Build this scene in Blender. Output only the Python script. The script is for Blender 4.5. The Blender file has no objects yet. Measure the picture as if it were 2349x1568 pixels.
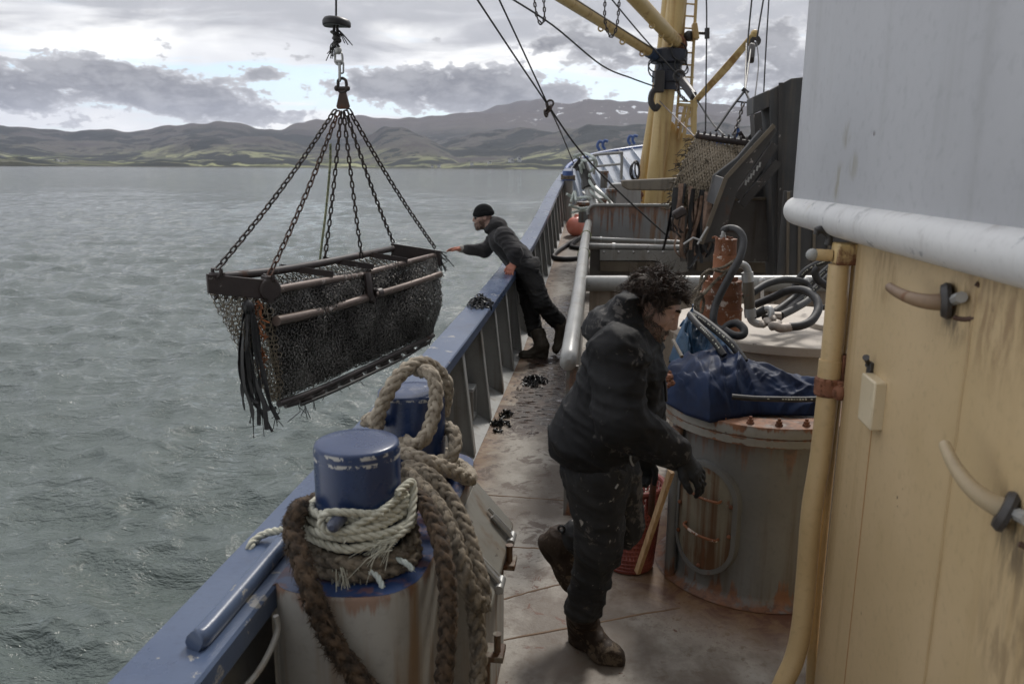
import bpy, bmesh, math, random
import numpy as np
from mathutils import Vector, Matrix
random.seed(7); RNG = np.random.default_rng(7)
sc = bpy.context.scene
# ------------------------------------------------------------------ camera
CAM_Z, PITCH, YAW, ROLL, FPX = 2.05, 12.3, 6.4, 0.4, 1827.0     # FPX: focal length in units of a 2349 px wide frame
_t, _y, _r = map(math.radians, (PITCH, YAW, ROLL))
_fw = np.array([-math.sin(_y)*math.cos(_t), math.cos(_y)*math.cos(_t), -math.sin(_t)])
_rt = np.array([math.cos(_y), math.sin(_y), 0.0]); _up = np.cross(_rt, _fw)
_R = (_rt*math.cos(_r)+_up*math.sin(_r), _up*math.cos(_r)-_rt*math.sin(_r), _fw)
cam = bpy.data.cameras.new("camera"); camo = bpy.data.objects.new("camera", cam); sc.collection.objects.link(camo)
cam.sensor_width = 36.0; cam.lens = 36.0*FPX/2349.0
cam.clip_start = 0.05; cam.clip_end = 30000
cam.dof.use_dof = True; cam.dof.focus_distance = 5.0; cam.dof.aperture_fstop = 4.0
m = Matrix.Identity(4)
for i in range(3):
    m[i][0] = _R[0][i]; m[i][1] = _R[1][i]; m[i][2] = -_R[2][i]
m[0][3], m[1][3], m[2][3] = 0, 0, CAM_Z
camo.matrix_world = m
sc.camera = camo
def at(u, v, X=None, Y=None, Z=None):
    "a point of the place, measured off the photograph and set at a known distance, side or height"
    r = _R[0]*(u-1174.5)/FPX + _R[1]*(784-v)/FPX + _R[2]
    t = X/r[0] if X is not None else Y/r[1] if Y is not None else (Z-CAM_Z)/r[2]
    return np.array([0, 0, CAM_Z]) + t*r
# ------------------------------------------------------------------ render settings
sc.render.engine = 'CYCLES'
sc.cycles.use_denoising = True
sc.cycles.max_bounces = 6; sc.cycles.diffuse_bounces = 3; sc.cycles.glossy_bounces = 3
sc.cycles.transparent_max_bounces = 8; sc.cycles.volume_bounces = 0
sc.cycles.caustics_reflective = False; sc.cycles.caustics_refractive = False
sc.view_settings.view_transform = 'Standard'; sc.view_settings.look = 'None'
sc.view_settings.exposure = 0.64; sc.view_settings.gamma = 1.0; sc.view_settings.use_curve_mapping = False
# ------------------------------------------------------------------ node helper
class NT:
    def __init__(s, tree): s.t = tree; s.n = tree.nodes; s.l = tree.links
    def node(s, typ, **kw):
        n = s.n.new(typ)
        for k, v in kw.items(): setattr(n, k, v)
        return n
    def put(s, sock, v):
        if hasattr(v, 'is_output') or isinstance(v, bpy.types.NodeSocket): s.l.new(v, sock)
        else: sock.default_value = v
    def math(s, op, a, b=None, c=None, clamp=False):
        n = s.node('ShaderNodeMath', operation=op, use_clamp=clamp)
        for i, v in enumerate((a, b, c)):
            if v is not None: s.put(n.inputs[i], v)
        return n.outputs[0]
    def vmath(s, op, a, b=None):
        n = s.node('ShaderNodeVectorMath', operation=op)
        s.put(n.inputs[0], a)
        if b is not None: s.put(n.inputs[1], b)
        return n.outputs[0]
    def noise(s, vec, scale, detail=4, rough=.55, dist=0.0, out=0):
        n = s.node('ShaderNodeTexNoise')
        if vec is not None: s.put(n.inputs['Vector'], vec)
        n.inputs['Scale'].default_value = scale; n.inputs['Detail'].default_value = detail
        n.inputs['Roughness'].default_value = rough; n.inputs['Distortion'].default_value = dist
        return n.outputs[out]
    def voro(s, vec, scale, feature='F1', out='Distance', rand=1.0):
        n = s.node('ShaderNodeTexVoronoi', feature=feature)
        if vec is not None: s.put(n.inputs['Vector'], vec)
        n.inputs['Scale'].default_value = scale; n.inputs['Randomness'].default_value = rand
        return n.outputs[out]
    def ss(s, v, a, b):
        n = s.node('ShaderNodeMapRange', interpolation_type='SMOOTHSTEP')
        s.put(n.inputs[0], v); n.inputs[1].default_value = a; n.inputs[2].default_value = b
        return n.outputs[0]
    def mix(s, f, a, b, mode='MIX'):
        n = s.node('ShaderNodeMix', data_type='RGBA', blend_type=mode)
        s.put(n.inputs[0], f)
        for i, v in ((6, a), (7, b)):
            if isinstance(v, (tuple, list)): v = tuple(v)[:3] + (1,)
            s.put(n.inputs[i], v)
        return n.outputs[2]
    def map(s, vec, sc=(1, 1, 1), loc=(0, 0, 0)):
        n = s.node('ShaderNodeMapping'); s.put(n.inputs[0], vec)
        n.inputs['Scale'].default_value = sc; n.inputs['Location'].default_value = loc
        return n.outputs[0]
    def bump(s, h, strength=.3, dist=.01, prev=None):
        n = s.node('ShaderNodeBump'); s.put(n.inputs['Height'], h)
        n.inputs['Strength'].default_value = strength; n.inputs['Distance'].default_value = dist
        if prev is not None: s.put(n.inputs['Normal'], prev)
        return n.outputs[0]
    def sep(s, v):
        n = s.node('ShaderNodeSeparateXYZ'); s.put(n.inputs[0], v); return n.outputs
# ------------------------------------------------------------------ sky and sun
SUN_EL, SUN_AZ, SUN_W = 46.0, 12.0, 1.5           # azimuth clockwise from the bow (+Y)
world = bpy.data.worlds.new("World"); sc.world = world; world.use_nodes = True
W = NT(world.node_tree); W.n.clear()
wout = W.node('ShaderNodeOutputWorld'); bg = W.node('ShaderNodeBackground'); bg.inputs[1].default_value = 0.1
W.l.new(bg.outputs[0], wout.inputs[0])
sky = W.node('ShaderNodeTexSky', sky_type='NISHITA'); sky.sun_disc = False
sky.sun_elevation = math.radians(SUN_EL); sky.sun_rotation = math.radians(SUN_AZ); sky.air_density = 1.0; sky.dust_density = .6
tc = W.node('ShaderNodeTexCoord'); D = tc.outputs['Generated']; dx, dy, dz = W.sep(D)
az = W.math('MULTIPLY', W.math('ARCTAN2', dx, dy), 57.2958)
el = W.math('MULTIPLY', W.math('ARCSINE', dz), 57.2958)
cmb = W.node('ShaderNodeCombineXYZ'); W.l.new(az, cmb.inputs[0]); W.l.new(W.math('MULTIPLY', el, 1.9), cmb.inputs[1])
AE = cmb.outputs[0]
warp = W.noise(AE, .11, 5, .6, 0, 1)
AEw = W.vmath('ADD', AE, W.vmath('MULTIPLY', W.vmath('SUBTRACT', warp, (.5, .5, .5)), (5, 4, 0)))
blobs = [(40,190,95,40,1),(60,240,75,18,.8),(235,165,105,38,1),(345,195,140,50,1.15),(470,235,130,32,1.1),(590,172,55,20,1),(650,262,95,18,.8),
  (700,140,28,10,.6),(600,135,25,9,.5),(840,198,110,34,1.0),(990,205,140,42,1.05),(1140,190,130,45,1.05),(1270,225,120,26,.9),(1150,250,160,20,.8),
  (1320,85,110,40,1.05),(1230,105,45,18,.8),(1440,130,90,40,.9),(1650,150,110,60,1.0),(1760,60,80,50,.9),(1700,240,120,20,.7),(990,95,24,12,.55),
  (140,288,50,12,.75),(300,20,60,12,.5),(1830,190,120,50,.9),(2000,120,140,60,.9),(2250,200,160,50,.9),(-150,200,120,40,1),(-320,160,120,50,.9)]
tot = None
for (u, v, ru, rv, w) in blobs:
    p = at(u, v, Y=100.0) - np.array([0, 0, CAM_Z]); p /= np.linalg.norm(p)
    a0 = math.degrees(math.atan2(p[0], p[1])); e0 = math.degrees(math.asin(p[2]))
    q = W.vmath('MULTIPLY', W.vmath('SUBTRACT', AEw, (a0, e0*1.9, 0)), (1/(ru*.0315*1.0), 1/(rv*.0315*1.9*.95), 0))
    vm = W.node('ShaderNodeVectorMath', operation='DOT_PRODUCT'); W.l.new(q, vm.inputs[0]); W.l.new(q, vm.inputs[1])
    g = W.math('MULTIPLY', W.math('EXPONENT', W.math('MULTIPLY', vm.outputs[1], -1.0)), w)
    tot = g if tot is None else W.math('ADD', tot, g)
nz = W.noise(AE, .30, 9, .60, .35); nz2 = W.noise(AE, .12, 5, .5)
nz3 = W.noise(W.map(AE, (1, 2.4, 1)), .10, 6, .55, .5)
away = W.ss(W.math('ABSOLUTE', az), 45, 60)                      # behind and beside the camera: free clouds
free = W.math('MULTIPLY', away, W.ss(nz2, .4, .7))
nzb = W.noise(AE, .85, 7, .58, .2); nzm = W.math('ADD', W.math('MULTIPLY', W.math('SUBTRACT', nz, .5), 2.2), W.math('MULTIPLY', W.math('SUBTRACT', nzb, .5), 2.1))
cum = W.math('ADD', W.math('ADD', tot, W.math('MULTIPLY', free, .5)), nzm)
cmask = W.ss(cum, .52, .70)
thick = W.ss(cum, .56, 1.15)
# high stratus sheet and bright breaks
high = W.ss(W.math('ADD', el, W.math('MULTIPLY', W.math('SUBTRACT', nz3, .5), 9.0)), 6.9, 9.6)
strat = W.mix(nz3, (4.0, 4.05, 4.25), (2.7, 2.75, 2.95))
strat = W.mix(W.ss(nz, .4, .8), strat, (4.1, 4.1, 4.3))
bright = W.mix(W.ss(nz2, .35, .65), (8.0, 7.95, 7.75), (6.0, 6.05, 6.2))
gapn = W.noise(W.map(AE, (.55, 2.2, 1)), .16, 5, .55, .3)
gband = W.math('MULTIPLY', W.ss(el, 2.6, 4.0), W.math('SUBTRACT', 1.0, W.ss(el, 6.0, 7.5)))
gap = W.math('MULTIPLY', W.ss(W.math('ADD', gapn, W.math('MULTIPLY', gband, .2)), .56, .72), .85)
bluesky = W.mix(.4, sky.outputs[0], (4.6, 6.3, 8.2))
low = W.mix(gap, bright, bluesky)
col = W.mix(high, low, strat)
ccol = W.mix(thick, (4.4, 4.4, 4.5), W.mix(W.ss(W.math('ADD', W.math('MULTIPLY', nz, .6), W.math('MULTIPLY', nzb, .4)), .38, .62), (1.2, 1.2, 1.3), (2.7, 2.7, 2.8)))
col = W.mix(cmask, col, ccol)
# unseen sky brightened towards the zenith, added to light upward faces
zen = W.math('ADD', 1.0, W.math('MULTIPLY', W.ss(el, 12.0, 50.0), 1.25))
# sky dimmed out of view astern and to starboard, shaped for contrast
side_ = W.math('ADD', W.math('MULTIPLY', dx, -.62), W.math('MULTIPLY', dy, .78)); zen = W.math('MULTIPLY', zen, W.math('ADD', .34, W.math('MULTIPLY', W.ss(side_, -.75, .45), .74)))
cz = W.node('ShaderNodeVectorMath', operation='SCALE'); W.l.new(col, cz.inputs[0]); W.l.new(zen, cz.inputs[3]); col = cz.outputs[0]
W.l.new(col, bg.inputs[0])
sun = bpy.data.lights.new("sun", 'SUN'); suno = bpy.data.objects.new("sun", sun); sc.collection.objects.link(suno)
sun.energy = SUN_W; sun.angle = math.radians(11); sun.color = (1.0, .95, .88)
_sd = Vector((math.sin(math.radians(SUN_AZ))*math.cos(math.radians(SUN_EL)), math.cos(math.radians(SUN_AZ))*math.cos(math.radians(SUN_EL)), math.sin(math.radians(SUN_EL))))
suno.rotation_euler = _sd.to_track_quat('Z', 'Y').to_euler()
# ------------------------------------------------------------------ mesh builder
V3 = lambda *a: np.array(a, float)
def nrm(v): return v/(np.linalg.norm(v)+1e-12)
class MB:
    def __init__(s): s.v = []; s.f = []; s.n = 0
    def add(s, v, f):
        v = np.asarray(v, float).reshape(-1, 3); s.v.append(v)
        s.f.extend([tuple(int(i)+s.n for i in q) for q in f]); s.n += len(v); return s
    def quadgrid(s, g, wrapu=False, wrapv=False):
        g = np.asarray(g, float); a, b = g.shape[:2]; f = []
        for i in range(a if wrapu else a-1):
            for j in range(b if wrapv else b-1):
                f.append((i*b+j, ((i+1) % a)*b+j, ((i+1) % a)*b+(j+1) % b, i*b+(j+1) % b))
        return s.add(g.reshape(-1, 3), f)
    def box(s, lo, hi):
        (x0, y0, z0), (x1, y1, z1) = lo, hi
        v = [(x0,y0,z0),(x1,y0,z0),(x1,y1,z0),(x0,y1,z0),(x0,y0,z1),(x1,y0,z1),(x1,y1,z1),(x0,y1,z1)]
        return s.add(v, [(3,2,1,0),(4,5,6,7),(0,1,5,4),(1,2,6,5),(2,3,7,6),(3,0,4,7)])
    def beam(s, a, b, w, h, up=(0, 0, 1)):
        a, b = V3(*a), V3(*b); d = nrm(b-a); x = nrm(np.cross(d, V3(*up))); z = np.cross(x, d)
        v = [p+x*i*w/2+z*j*h/2 for p in (a, b) for i, j in ((-1,-1),(1,-1),(1,1),(-1,1))]
        return s.add(v, [(0,1,2,3),(7,6,5,4),(0,4,5,1),(1,5,6,2),(2,6,7,3),(3,7,4,0)])
    def prism(s, poly, vec):
        p = np.asarray(poly, float); n = len(p); q = p+np.asarray(vec, float)
        nn = sum(np.cross(p[i]-p[0], p[i+1]-p[0]) for i in range(1, n-1))
        fl = np.dot(nn, np.asarray(vec, float)) > 0
        f = [tuple(range(n)), tuple(range(2*n-1, n-1, -1))]+[(i, n+i, n+(i+1) % n, (i+1) % n) for i in range(n)]
        if fl: f = [t[::-1] for t in f]
        return s.add(np.vstack([p, q]), f)
    def tube(s, pts, r, seg=10, caps=True, closed=False, flat=1.0):
        g = sweep(pts, r, seg, closed, flat); n0 = s.n; a = len(g)
        s.quadgrid(g, wrapu=closed, wrapv=True)
        if caps and not closed:
            s.f.append(tuple(n0+j for j in range(seg-1, -1, -1))); s.f.append(tuple(n0+(a-1)*seg+j for j in range(seg)))
        return s
    def lathe(s, prof, c=(0, 0, 0), seg=32, axis=None, a0=0, a1=2*math.pi):
        full = abs(a1-a0) > 6.28; n = seg if full else seg+1
        an = np.linspace(a0, a1, seg+1)[:n]; g = []
        for (r, z) in prof: g.append([(r*math.cos(t), r*math.sin(t), z) for t in an])
        g = np.array(g)
        if axis is not None:
            z = nrm(V3(*axis)); x = nrm(np.cross(V3(0, 1, 0) if abs(z[1]) < .9 else V3(1, 0, 0), z)); y = np.cross(z, x)
            g = g[..., :1]*x+g[..., 1:2]*y+g[..., 2:]*z
        g = g+np.asarray(c, float)
        return s.quadgrid(g.transpose(1, 0, 2), wrapu=full)
    def torus(s, c, nrmv, R, r, seg=10, rs=5, arc=(0, 2*math.pi), stretch=0.0, along=None):
        z = nrm(np.asarray(nrmv, float)); x = nrm(np.cross(z, along if along is not None else (V3(0, 0, 1) if abs(z[2]) < .9 else V3(1, 0, 0))))
        y = np.cross(z, x); full = arc[1]-arc[0] > 6.2
        t = np.linspace(arc[0], arc[1], seg, endpoint=not full)
        pts = np.asarray(c, float)+R*np.cos(t)[:, None]*x+(R*np.sin(t)+stretch*np.sign(np.sin(t)))[:, None]*y
        return s.tube(pts, r, rs, closed=full)
    def sphere(s, c, r, nu=16, nv=10, sq=(1, 1, 1)):
        th = np.linspace(0.02, math.pi-.02, nv); ph = np.linspace(0, 2*math.pi, nu, endpoint=False)
        g = np.stack([np.sin(th)[:, None]*np.cos(ph), np.sin(th)[:, None]*np.sin(ph), np.cos(th)[:, None]*np.ones(nu)], -1)*r*np.array(sq)+np.asarray(c, float)
        return s.quadgrid(g, wrapv=True)
def crom(pts, n=8, closed=False):
    p = np.asarray(pts, float); N = len(p); out = []
    rng = range(N if closed else N-1)
    for i in rng:
        if closed: a, b, c, d = p[(i-1) % N], p[i], p[(i+1) % N], p[(i+2) % N]
        else: a, b, c, d = p[max(i-1, 0)], p[i], p[i+1], p[min(i+2, N-1)]
        for t in np.linspace(0, 1, n, endpoint=False):
            out.append(.5*((2*b)+(-a+c)*t+(2*a-5*b+4*c-d)*t*t+(-a+3*b-3*c+d)*t**3))
    if not closed: out.append(p[-1])
    return np.array(out)
def frames(p, closed=False):
    p = np.asarray(p, float); n = len(p)
    t = np.roll(p, -1, 0)-np.roll(p, 1, 0) if closed else np.gradient(p, axis=0)
    t /= np.linalg.norm(t, axis=1, keepdims=True)+1e-12
    x = np.zeros_like(p); a = V3(0, 0, 1) if abs(t[0][2]) < .9 else V3(1, 0, 0)
    x[0] = nrm(np.cross(t[0], a))
    for i in range(1, n):
        x[i] = nrm(x[i-1]-t[i]*np.dot(x[i-1], t[i]))
    return t, x, np.cross(t, x)
def sweep(pts, r, seg=10, closed=False, flat=1.0):
    pts = np.asarray(pts, float); t, x, y = frames(pts, closed)
    r = np.broadcast_to(np.asarray(r, float), (len(pts),))
    an = np.linspace(0, 2*math.pi, seg, endpoint=False)
    return pts[:, None]+(r[:, None, None])*(np.cos(an)[None, :, None]*x[:, None]+flat*np.sin(an)[None, :, None]*y[:, None])
def resample(p, step):
    p = np.asarray(p, float); d = np.r_[0, np.cumsum(np.linalg.norm(np.diff(p, axis=0), axis=1))]
    n = max(3, int(d[-1]/step)+1); s = np.linspace(0, d[-1], n)
    return np.stack([np.interp(s, d, p[:, k]) for k in range(3)], -1)
def rope(mb, pts, r, kind='twist', n=8, fuzz=0, closed=False, smooth=True, lay=1.0, fuzzlen=.02):
    "a laid (three-strand) or plaited rope along pts"
    p = resample(crom(pts, n, closed) if smooth else pts, r*.32); 
    t, x, y = frames(p); d = np.r_[0, np.cumsum(np.linalg.norm(np.diff(p, axis=0), axis=1))]
    def strand(ph, hand, mod):
        a = hand*d/(r*lay)*1.05+ph
        rad = r*(.52+(mod*np.cos(2*a*1.0) if mod else 0))
        return p+rad[:, None]*(np.cos(a)[:, None]*x+np.sin(a)[:, None]*y) if mod else p+(r*.5)*(np.cos(a)[:, None]*x+np.sin(a)[:, None]*y)
    if kind == 'twist':
        for k in range(3): mb.tube(strand(k*2.0944, 1, 0), r*.54, 7)
    else:
        for k in range(4):
            mb.tube(strand(k*1.5708, 1, .14), r*.42, 6); mb.tube(strand(k*1.5708+.785, -1, -.14), r*.42, 6)
    for _ in range(int(fuzz*d[-1])):
        i = RNG.integers(1, len(p)-1); a = RNG.uniform(0, 6.28); o = np.cos(a)*x[i]+np.sin(a)*y[i]
        b = p[i]+o*r*.9; l = RNG.uniform(.3, 1)*fuzzlen; q = b+o*l*.6+t[i]*RNG.normal()*l*.8+V3(0, 0, -l*.4); sd = np.cross(o, RNG.normal(size=3))*.0018
        mb.add([b-sd, b+sd, q], [(0, 1, 2)])
def chain(mb, pts, L=.075, r=.0085, wid=.62):
    "welded links along a path"
    p = resample(pts, L*.72); t, x, y = frames(p)
    for i in range(len(p)-1):
        c = (p[i]+p[i+1])/2; d = nrm(p[i+1]-p[i]); n = x[i] if i % 2 else y[i]
        mb.torus(c, n, L*wid*.5-r*.3, r, 12, 5, stretch=L*(1-wid)*.5, along=np.cross(n, d) if False else None) if False else link(mb, c, d, n, L, r, wid)
def link(mb, c, d, n, L, r, wid):
    d = nrm(d); n = nrm(n-d*np.dot(n, d)); s = np.cross(d, n); R = L*wid*.5-r
    t = np.linspace(0, 2*math.pi, 12, endpoint=False)
    pts = c+(R*np.cos(t))[:, None]*s+(R*np.sin(t)+(L*.5-R-r)*np.sign(np.sin(t)+1e-9))[:, None]*d
    mb.tube(pts, r, 5, closed=True)
def mesh_obj(name, mb, mat, parent=None, smooth=40, bevel=0, sub=0, loc=None, arrays=None):
    me = bpy.data.meshes.new(name)
    if arrays is not None: v, f = arrays
    else: v = np.vstack(mb.v); f = mb.f
    o0 = np.array(parent.matrix_world.translation) if parent is not None and parent.parent is None and parent.type == 'EMPTY' else (np.array(parent['org']) if parent is not None and 'org' in parent else np.zeros(3))
    if loc is not None: o0 = np.asarray(loc, float)
    me.from_pydata((v-o0).tolist(), [], f if isinstance(f, list) else f.tolist())
    if smooth is not None:
        me.shade_smooth()
        if smooth < 180: me.set_sharp_from_angle(angle=math.radians(smooth))
    if mat is not None: me.materials.append(mat)
    o = bpy.data.objects.new(name, me); sc.collection.objects.link(o)
    if parent is not None: o.parent = parent
    elif loc is not None: o.location = loc
    o['org'] = [float(a) for a in o0]
    if bevel:
        b = o.modifiers.new('bevel', 'BEVEL'); b.width = bevel; b.segments = 2; b.limit_method = 'ANGLE'; b.angle_limit = math.radians(35); b.harden_normals = False
    if sub:
        b = o.modifiers.new('sub', 'SUBSURF'); b.levels = b.render_levels = sub
    return o
def tag(o, label=None, cat=None, group=None, kind=None):
    for k, v in (('label', label), ('category', cat), ('group', group), ('kind', kind)):
        if v: o[k] = v
    return o
def thing(name, loc, label, cat, group=None):
    o = bpy.data.objects.new(name, None); sc.collection.objects.link(o); o.location = [float(a) for a in loc]
    o.empty_display_size = .1; bpy.context.view_layer.update(); o['org'] = [float(a) for a in loc]
    return tag(o, label, cat, group)
def solo(name, mb, mat, label, cat, loc, group=None, **kw):
    return tag(mesh_obj(name, mb, mat, None, loc=loc, **kw), label, cat, group)
# ------------------------------------------------------------------ materials
MATS = {}
def newmat(name):
    m = bpy.data.materials.new(name); m.use_nodes = True; t = NT(m.node_tree); t.n.clear()
    o = t.node('ShaderNodeOutputMaterial'); b = t.node('ShaderNodeBsdfPrincipled'); t.l.new(b.outputs[0], o.inputs[0])
    return m, t, b, o
def steel(name, c1, c2, rough=.5, rust=0.0, dirt=0.0, dirtcol=(.10, .06, .035), spots=0.0, scale=1.0, bump=.25, metal=0.0, chips=None, chipamt=.0, rustcol=((.085, .034, .016), (.21, .085, .034)), spec=.5, streakz=.55, edges=(), rims=(), blots=(), dent=0.0):
    "worn painted steel: patchy paint, run-down streaks, rust blooms, specks and chipped paint"
    m, t, b, o = newmat(name); tc = t.node('ShaderNodeTexCoord').outputs['Object']
    n1 = t.noise(tc, 2.3*scale, 6, .6); n2 = t.noise(tc, 38*scale, 4, .6)
    col = t.mix(t.ss(n1, .3, .7), c1, c2)
    col = t.mix(t.math('MULTIPLY', t.ss(n2, .5, .75), .25), col, tuple(x*.55 for x in c1))
    rg = t.math('ADD', rough, t.math('MULTIPLY', t.math('SUBTRACT', n1, .5), .35))
    h = t.math('MULTIPLY', n2, .3)
    if dirt > 0:
        st = t.noise(t.map(tc, (11*scale, 11*scale, streakz)), 1.0, 5, .6); big = t.noise(tc, 1.1*scale, 3)
        f = t.math('MULTIPLY', t.ss(t.math('ADD', st, t.math('MULTIPLY', t.math('SUBTRACT', big, .5), .7)), .57-.22*dirt, .82-.22*dirt), min(1, .35+dirt))
        col = t.mix(f, col, dirtcol)
    if rust > 0:
        r1 = t.noise(tc, 3.1*scale, 10, .68, .4); r2 = t.noise(tc, 16*scale, 8, .7); th = .655-.22*rust
        rs_ = t.noise(t.map(tc, (7*scale, 7*scale, .9)), 1.0, 6, .65)
        f = t.ss(t.math('ADD', t.math('MULTIPLY', r1, .6), t.math('MULTIPLY', rs_, .4)), th, th+.07)
        col = t.mix(f, col, t.mix(r2, rustcol[0], rustcol[1]))
        rg = t.math('ADD', rg, t.math('MULTIPLY', f, .3), clamp=True); h = t.math('ADD', h, t.math('MULTIPLY', t.math('MULTIPLY', f, r2), 1.2))
    for (ez, ew, es) in edges:
        oz = t.sep(tc)[2]; er = t.noise(tc, 13*scale, 7, .65, .4); ev = t.noise(t.map(tc, (17*scale, 17*scale, .5)), 1.0, 5, .6)
        dd = t.math('ABSOLUTE', t.math('SUBTRACT', oz, ez)); reach = t.math('MULTIPLY', t.math('ADD', t.ss(ev, .40, .72), t.math('MULTIPLY', t.math('SUBTRACT', er, .35), .8)), ew)
        f = t.math('MULTIPLY', t.math('SUBTRACT', 1.0, t.ss(t.math('SUBTRACT', dd, reach), -.3*ew, .25*ew)), es)
        col = t.mix(f, col, t.mix(t.ss(er, .35, .6), rustcol[0], rustcol[1])); rg = t.math('ADD', rg, t.math('MULTIPLY', f, .2), clamp=True); h = t.math('ADD', h, t.math('MULTIPLY', t.math('MULTIPLY', f, er), .8))
    for (rz, rw) in rims:
        q = t.noise(tc, 24, 5, .7); f = t.math('MULTIPLY', t.ss(q, .50, .54), t.math('SUBTRACT', 1.0, t.ss(t.math('ABSOLUTE', t.math('SUBTRACT', t.sep(tc)[2], rz)), rw*.3, rw))); col = t.mix(f, col, (.42, .41, .38))
    for (bp_, br_, bc_, bs_) in blots:
        vd = t.node('ShaderNodeVectorMath', operation='DISTANCE'); t.l.new(tc, vd.inputs[0]); vd.inputs[1].default_value = tuple(float(a) for a in bp_)
        q = t.noise(t.map(tc, (34, 34, 9)), 1.0, 5, .6, .4); f = t.math('MULTIPLY', t.math('MULTIPLY', t.math('SUBTRACT', 1.0, t.ss(vd.outputs[1], br_*.35, br_)), t.ss(q, .40, .62)), bs_); col = t.mix(f, col, bc_)
    if dent > 0: h = t.math('ADD', h, t.math('MULTIPLY', t.noise(tc, 2.2, 2, .5), dent))
    if spots > 0:
        v = t.voro(tc, 26*scale); vs = t.noise(tc, 9*scale, 3)
        f = t.math('MULTIPLY', t.math('LESS_THAN', v, .18), t.ss(vs, .66-.2*spots, .72-.2*spots))
        col = t.mix(t.math('MULTIPLY', f, .8), col, (.05, .03, .022))
    if chips is not None:
        q = t.noise(tc, 9*scale, 8, .7, .3); f = t.ss(q, .672-.25*chipamt, .686-.25*chipamt); col = t.mix(f, col, chips); h = t.math('SUBTRACT', h, t.math('MULTIPLY', f, .5))
    t.put(b.inputs['Base Color'], col); t.put(b.inputs['Roughness'], rg); b.inputs['Metallic'].default_value = metal
    b.inputs['Specular IOR Level'].default_value = spec
    t.put(b.inputs['Normal'], t.bump(h, bump, .006))
    MATS[name] = m; return m
def cloth(name, c1, c2, rough=.9, stain=None, stainamt=0.0, fine=240, bump=.3, sheen=.0, marks=None, spec=.16):
    m, t, b, o = newmat(name); tc = t.node('ShaderNodeTexCoord').outputs['Object']
    n1 = t.noise(tc, 7, 5, .6); n2 = t.noise(tc, fine, 2); n3 = t.noise(tc, 30, 5, .65, .5)
    col = t.mix(t.ss(n1, .3, .7), c1, c2)
    if stain is not None:
        big = t.noise(tc, 3.2, 3); f = t.ss(t.math('ADD', n3, t.math('MULTIPLY', t.math('SUBTRACT', big, .5), .8)), .70-.2*stainamt, .80-.2*stainamt)
        col = t.mix(t.math('MULTIPLY', f, .75), col, stain)
    if marks is not None:
        v = t.noise(t.map(tc, (40, 40, 26)), 1, 3, .6, .7); v2 = t.noise(tc, 5.0, 2); f = t.math('MULTIPLY', t.ss(v, .655, .69), t.ss(v2, .5, .58))
        col = t.mix(f, col, marks)
    t.put(b.inputs['Base Color'], col); b.inputs['Roughness'].default_value = rough; b.inputs['Specular IOR Level'].default_value = spec
    b.inputs['Sheen Weight'].default_value = sheen; b.inputs['Sheen Roughness'].default_value = .5
    t.put(b.inputs['Normal'], t.bump(t.math('ADD', n2, t.math('MULTIPLY', n3, 1.0)), bump, .003))
    MATS[name] = m; return m
def simple(name, c1, c2, rough=.6, scale=20, bump=.2, metal=0.0, spec=.5, stretch=(1, 1, 1), dist=.004, spread=(.35, .65)):
    m, t, b, o = newmat(name); tc = t.map(t.node('ShaderNodeTexCoord').outputs['Object'], stretch)
    n = t.noise(tc, scale, 6, .6); t.put(b.inputs['Base Color'], t.mix(t.ss(n, *spread), c1, c2))
    t.put(b.inputs['Roughness'], t.math('ADD', rough-.1, t.math('MULTIPLY', n, .25))); b.inputs['Metallic'].default_value = metal
    b.inputs['Specular IOR Level'].default_value = spec
    t.put(b.inputs['Normal'], t.bump(n, bump, dist)); MATS[name] = m; return m
GREY = (.27, .275, .27)
steel('bulwark_grey', (.29, .295, .285), (.36, .365, .35), .42, rust=.10, dirt=.3, dirtcol=(.14, .105, .07))
steel('cap_blue', (.048, .073, .135), (.075, .104, .168), .30, rust=.10, dirt=.1, dirtcol=(.05, .055, .07), chips=(.28, .27, .25), chipamt=.16, bump=.35)
steel('bollard_blue', (.012, .027, .080), (.020, .042, .110), .30, rust=.05, chips=(.36, .35, .33), chipamt=.07, bump=.3, rims=((1.211, .009), (1.186, .009)), edges=((.86, .03, .5),), dent=1.5)
steel('pedestal_grey', (.25, .24, .215), (.31, .30, .27), .55, rust=.16, dirt=.55, dirtcol=(.17, .10, .045), edges=((.85, .075, .65), (0, .1, .7)))
steel('rail_grey', (.215, .215, .20), (.29, .29, .275), .34, rust=.10, dirt=.25, dirtcol=(.15, .12, .09), spots=.5, chips=(.16, .14, .12), chipamt=.22, bump=.5)
steel('panel_grey', (.22, .225, .225), (.27, .275, .27), .5, rust=.2, dirt=.5, dirtcol=(.20, .10, .04), edges=((1.05, .5, .75),))
steel('coaming_tan', (.25, .21, .165), (.33, .285, .23), .55, rust=.2, dirt=.5, dirtcol=(.12, .085, .06))
steel('tank_grey', (.125, .128, .122), (.165, .167, .158), .40, rust=.10, dirt=.4, dirtcol=(.085, .06, .035), bump=.5, edges=((0.0, .13, .85), (.83, .16, .6)))
steel('flange_grey', (.185, .178, .155), (.245, .235, .205), .5, rust=.36, dirt=.45, dirtcol=(.13, .08, .04), spots=.5, edges=((.912, .035, .95), (.858, .014, .8), (.815, .016, .95)))
steel('door_grey', (.165, .15, .11), (.215, .195, .145), .5, rust=.46, dirt=1.0, dirtcol=(.095, .045, .018), scale=1.6)
steel('hatch_tan', (.36, .31, .25), (.46, .41, .345), .55, rust=.2, dirt=.2, spots=.5, dirtcol=(.25, .14, .08))
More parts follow.
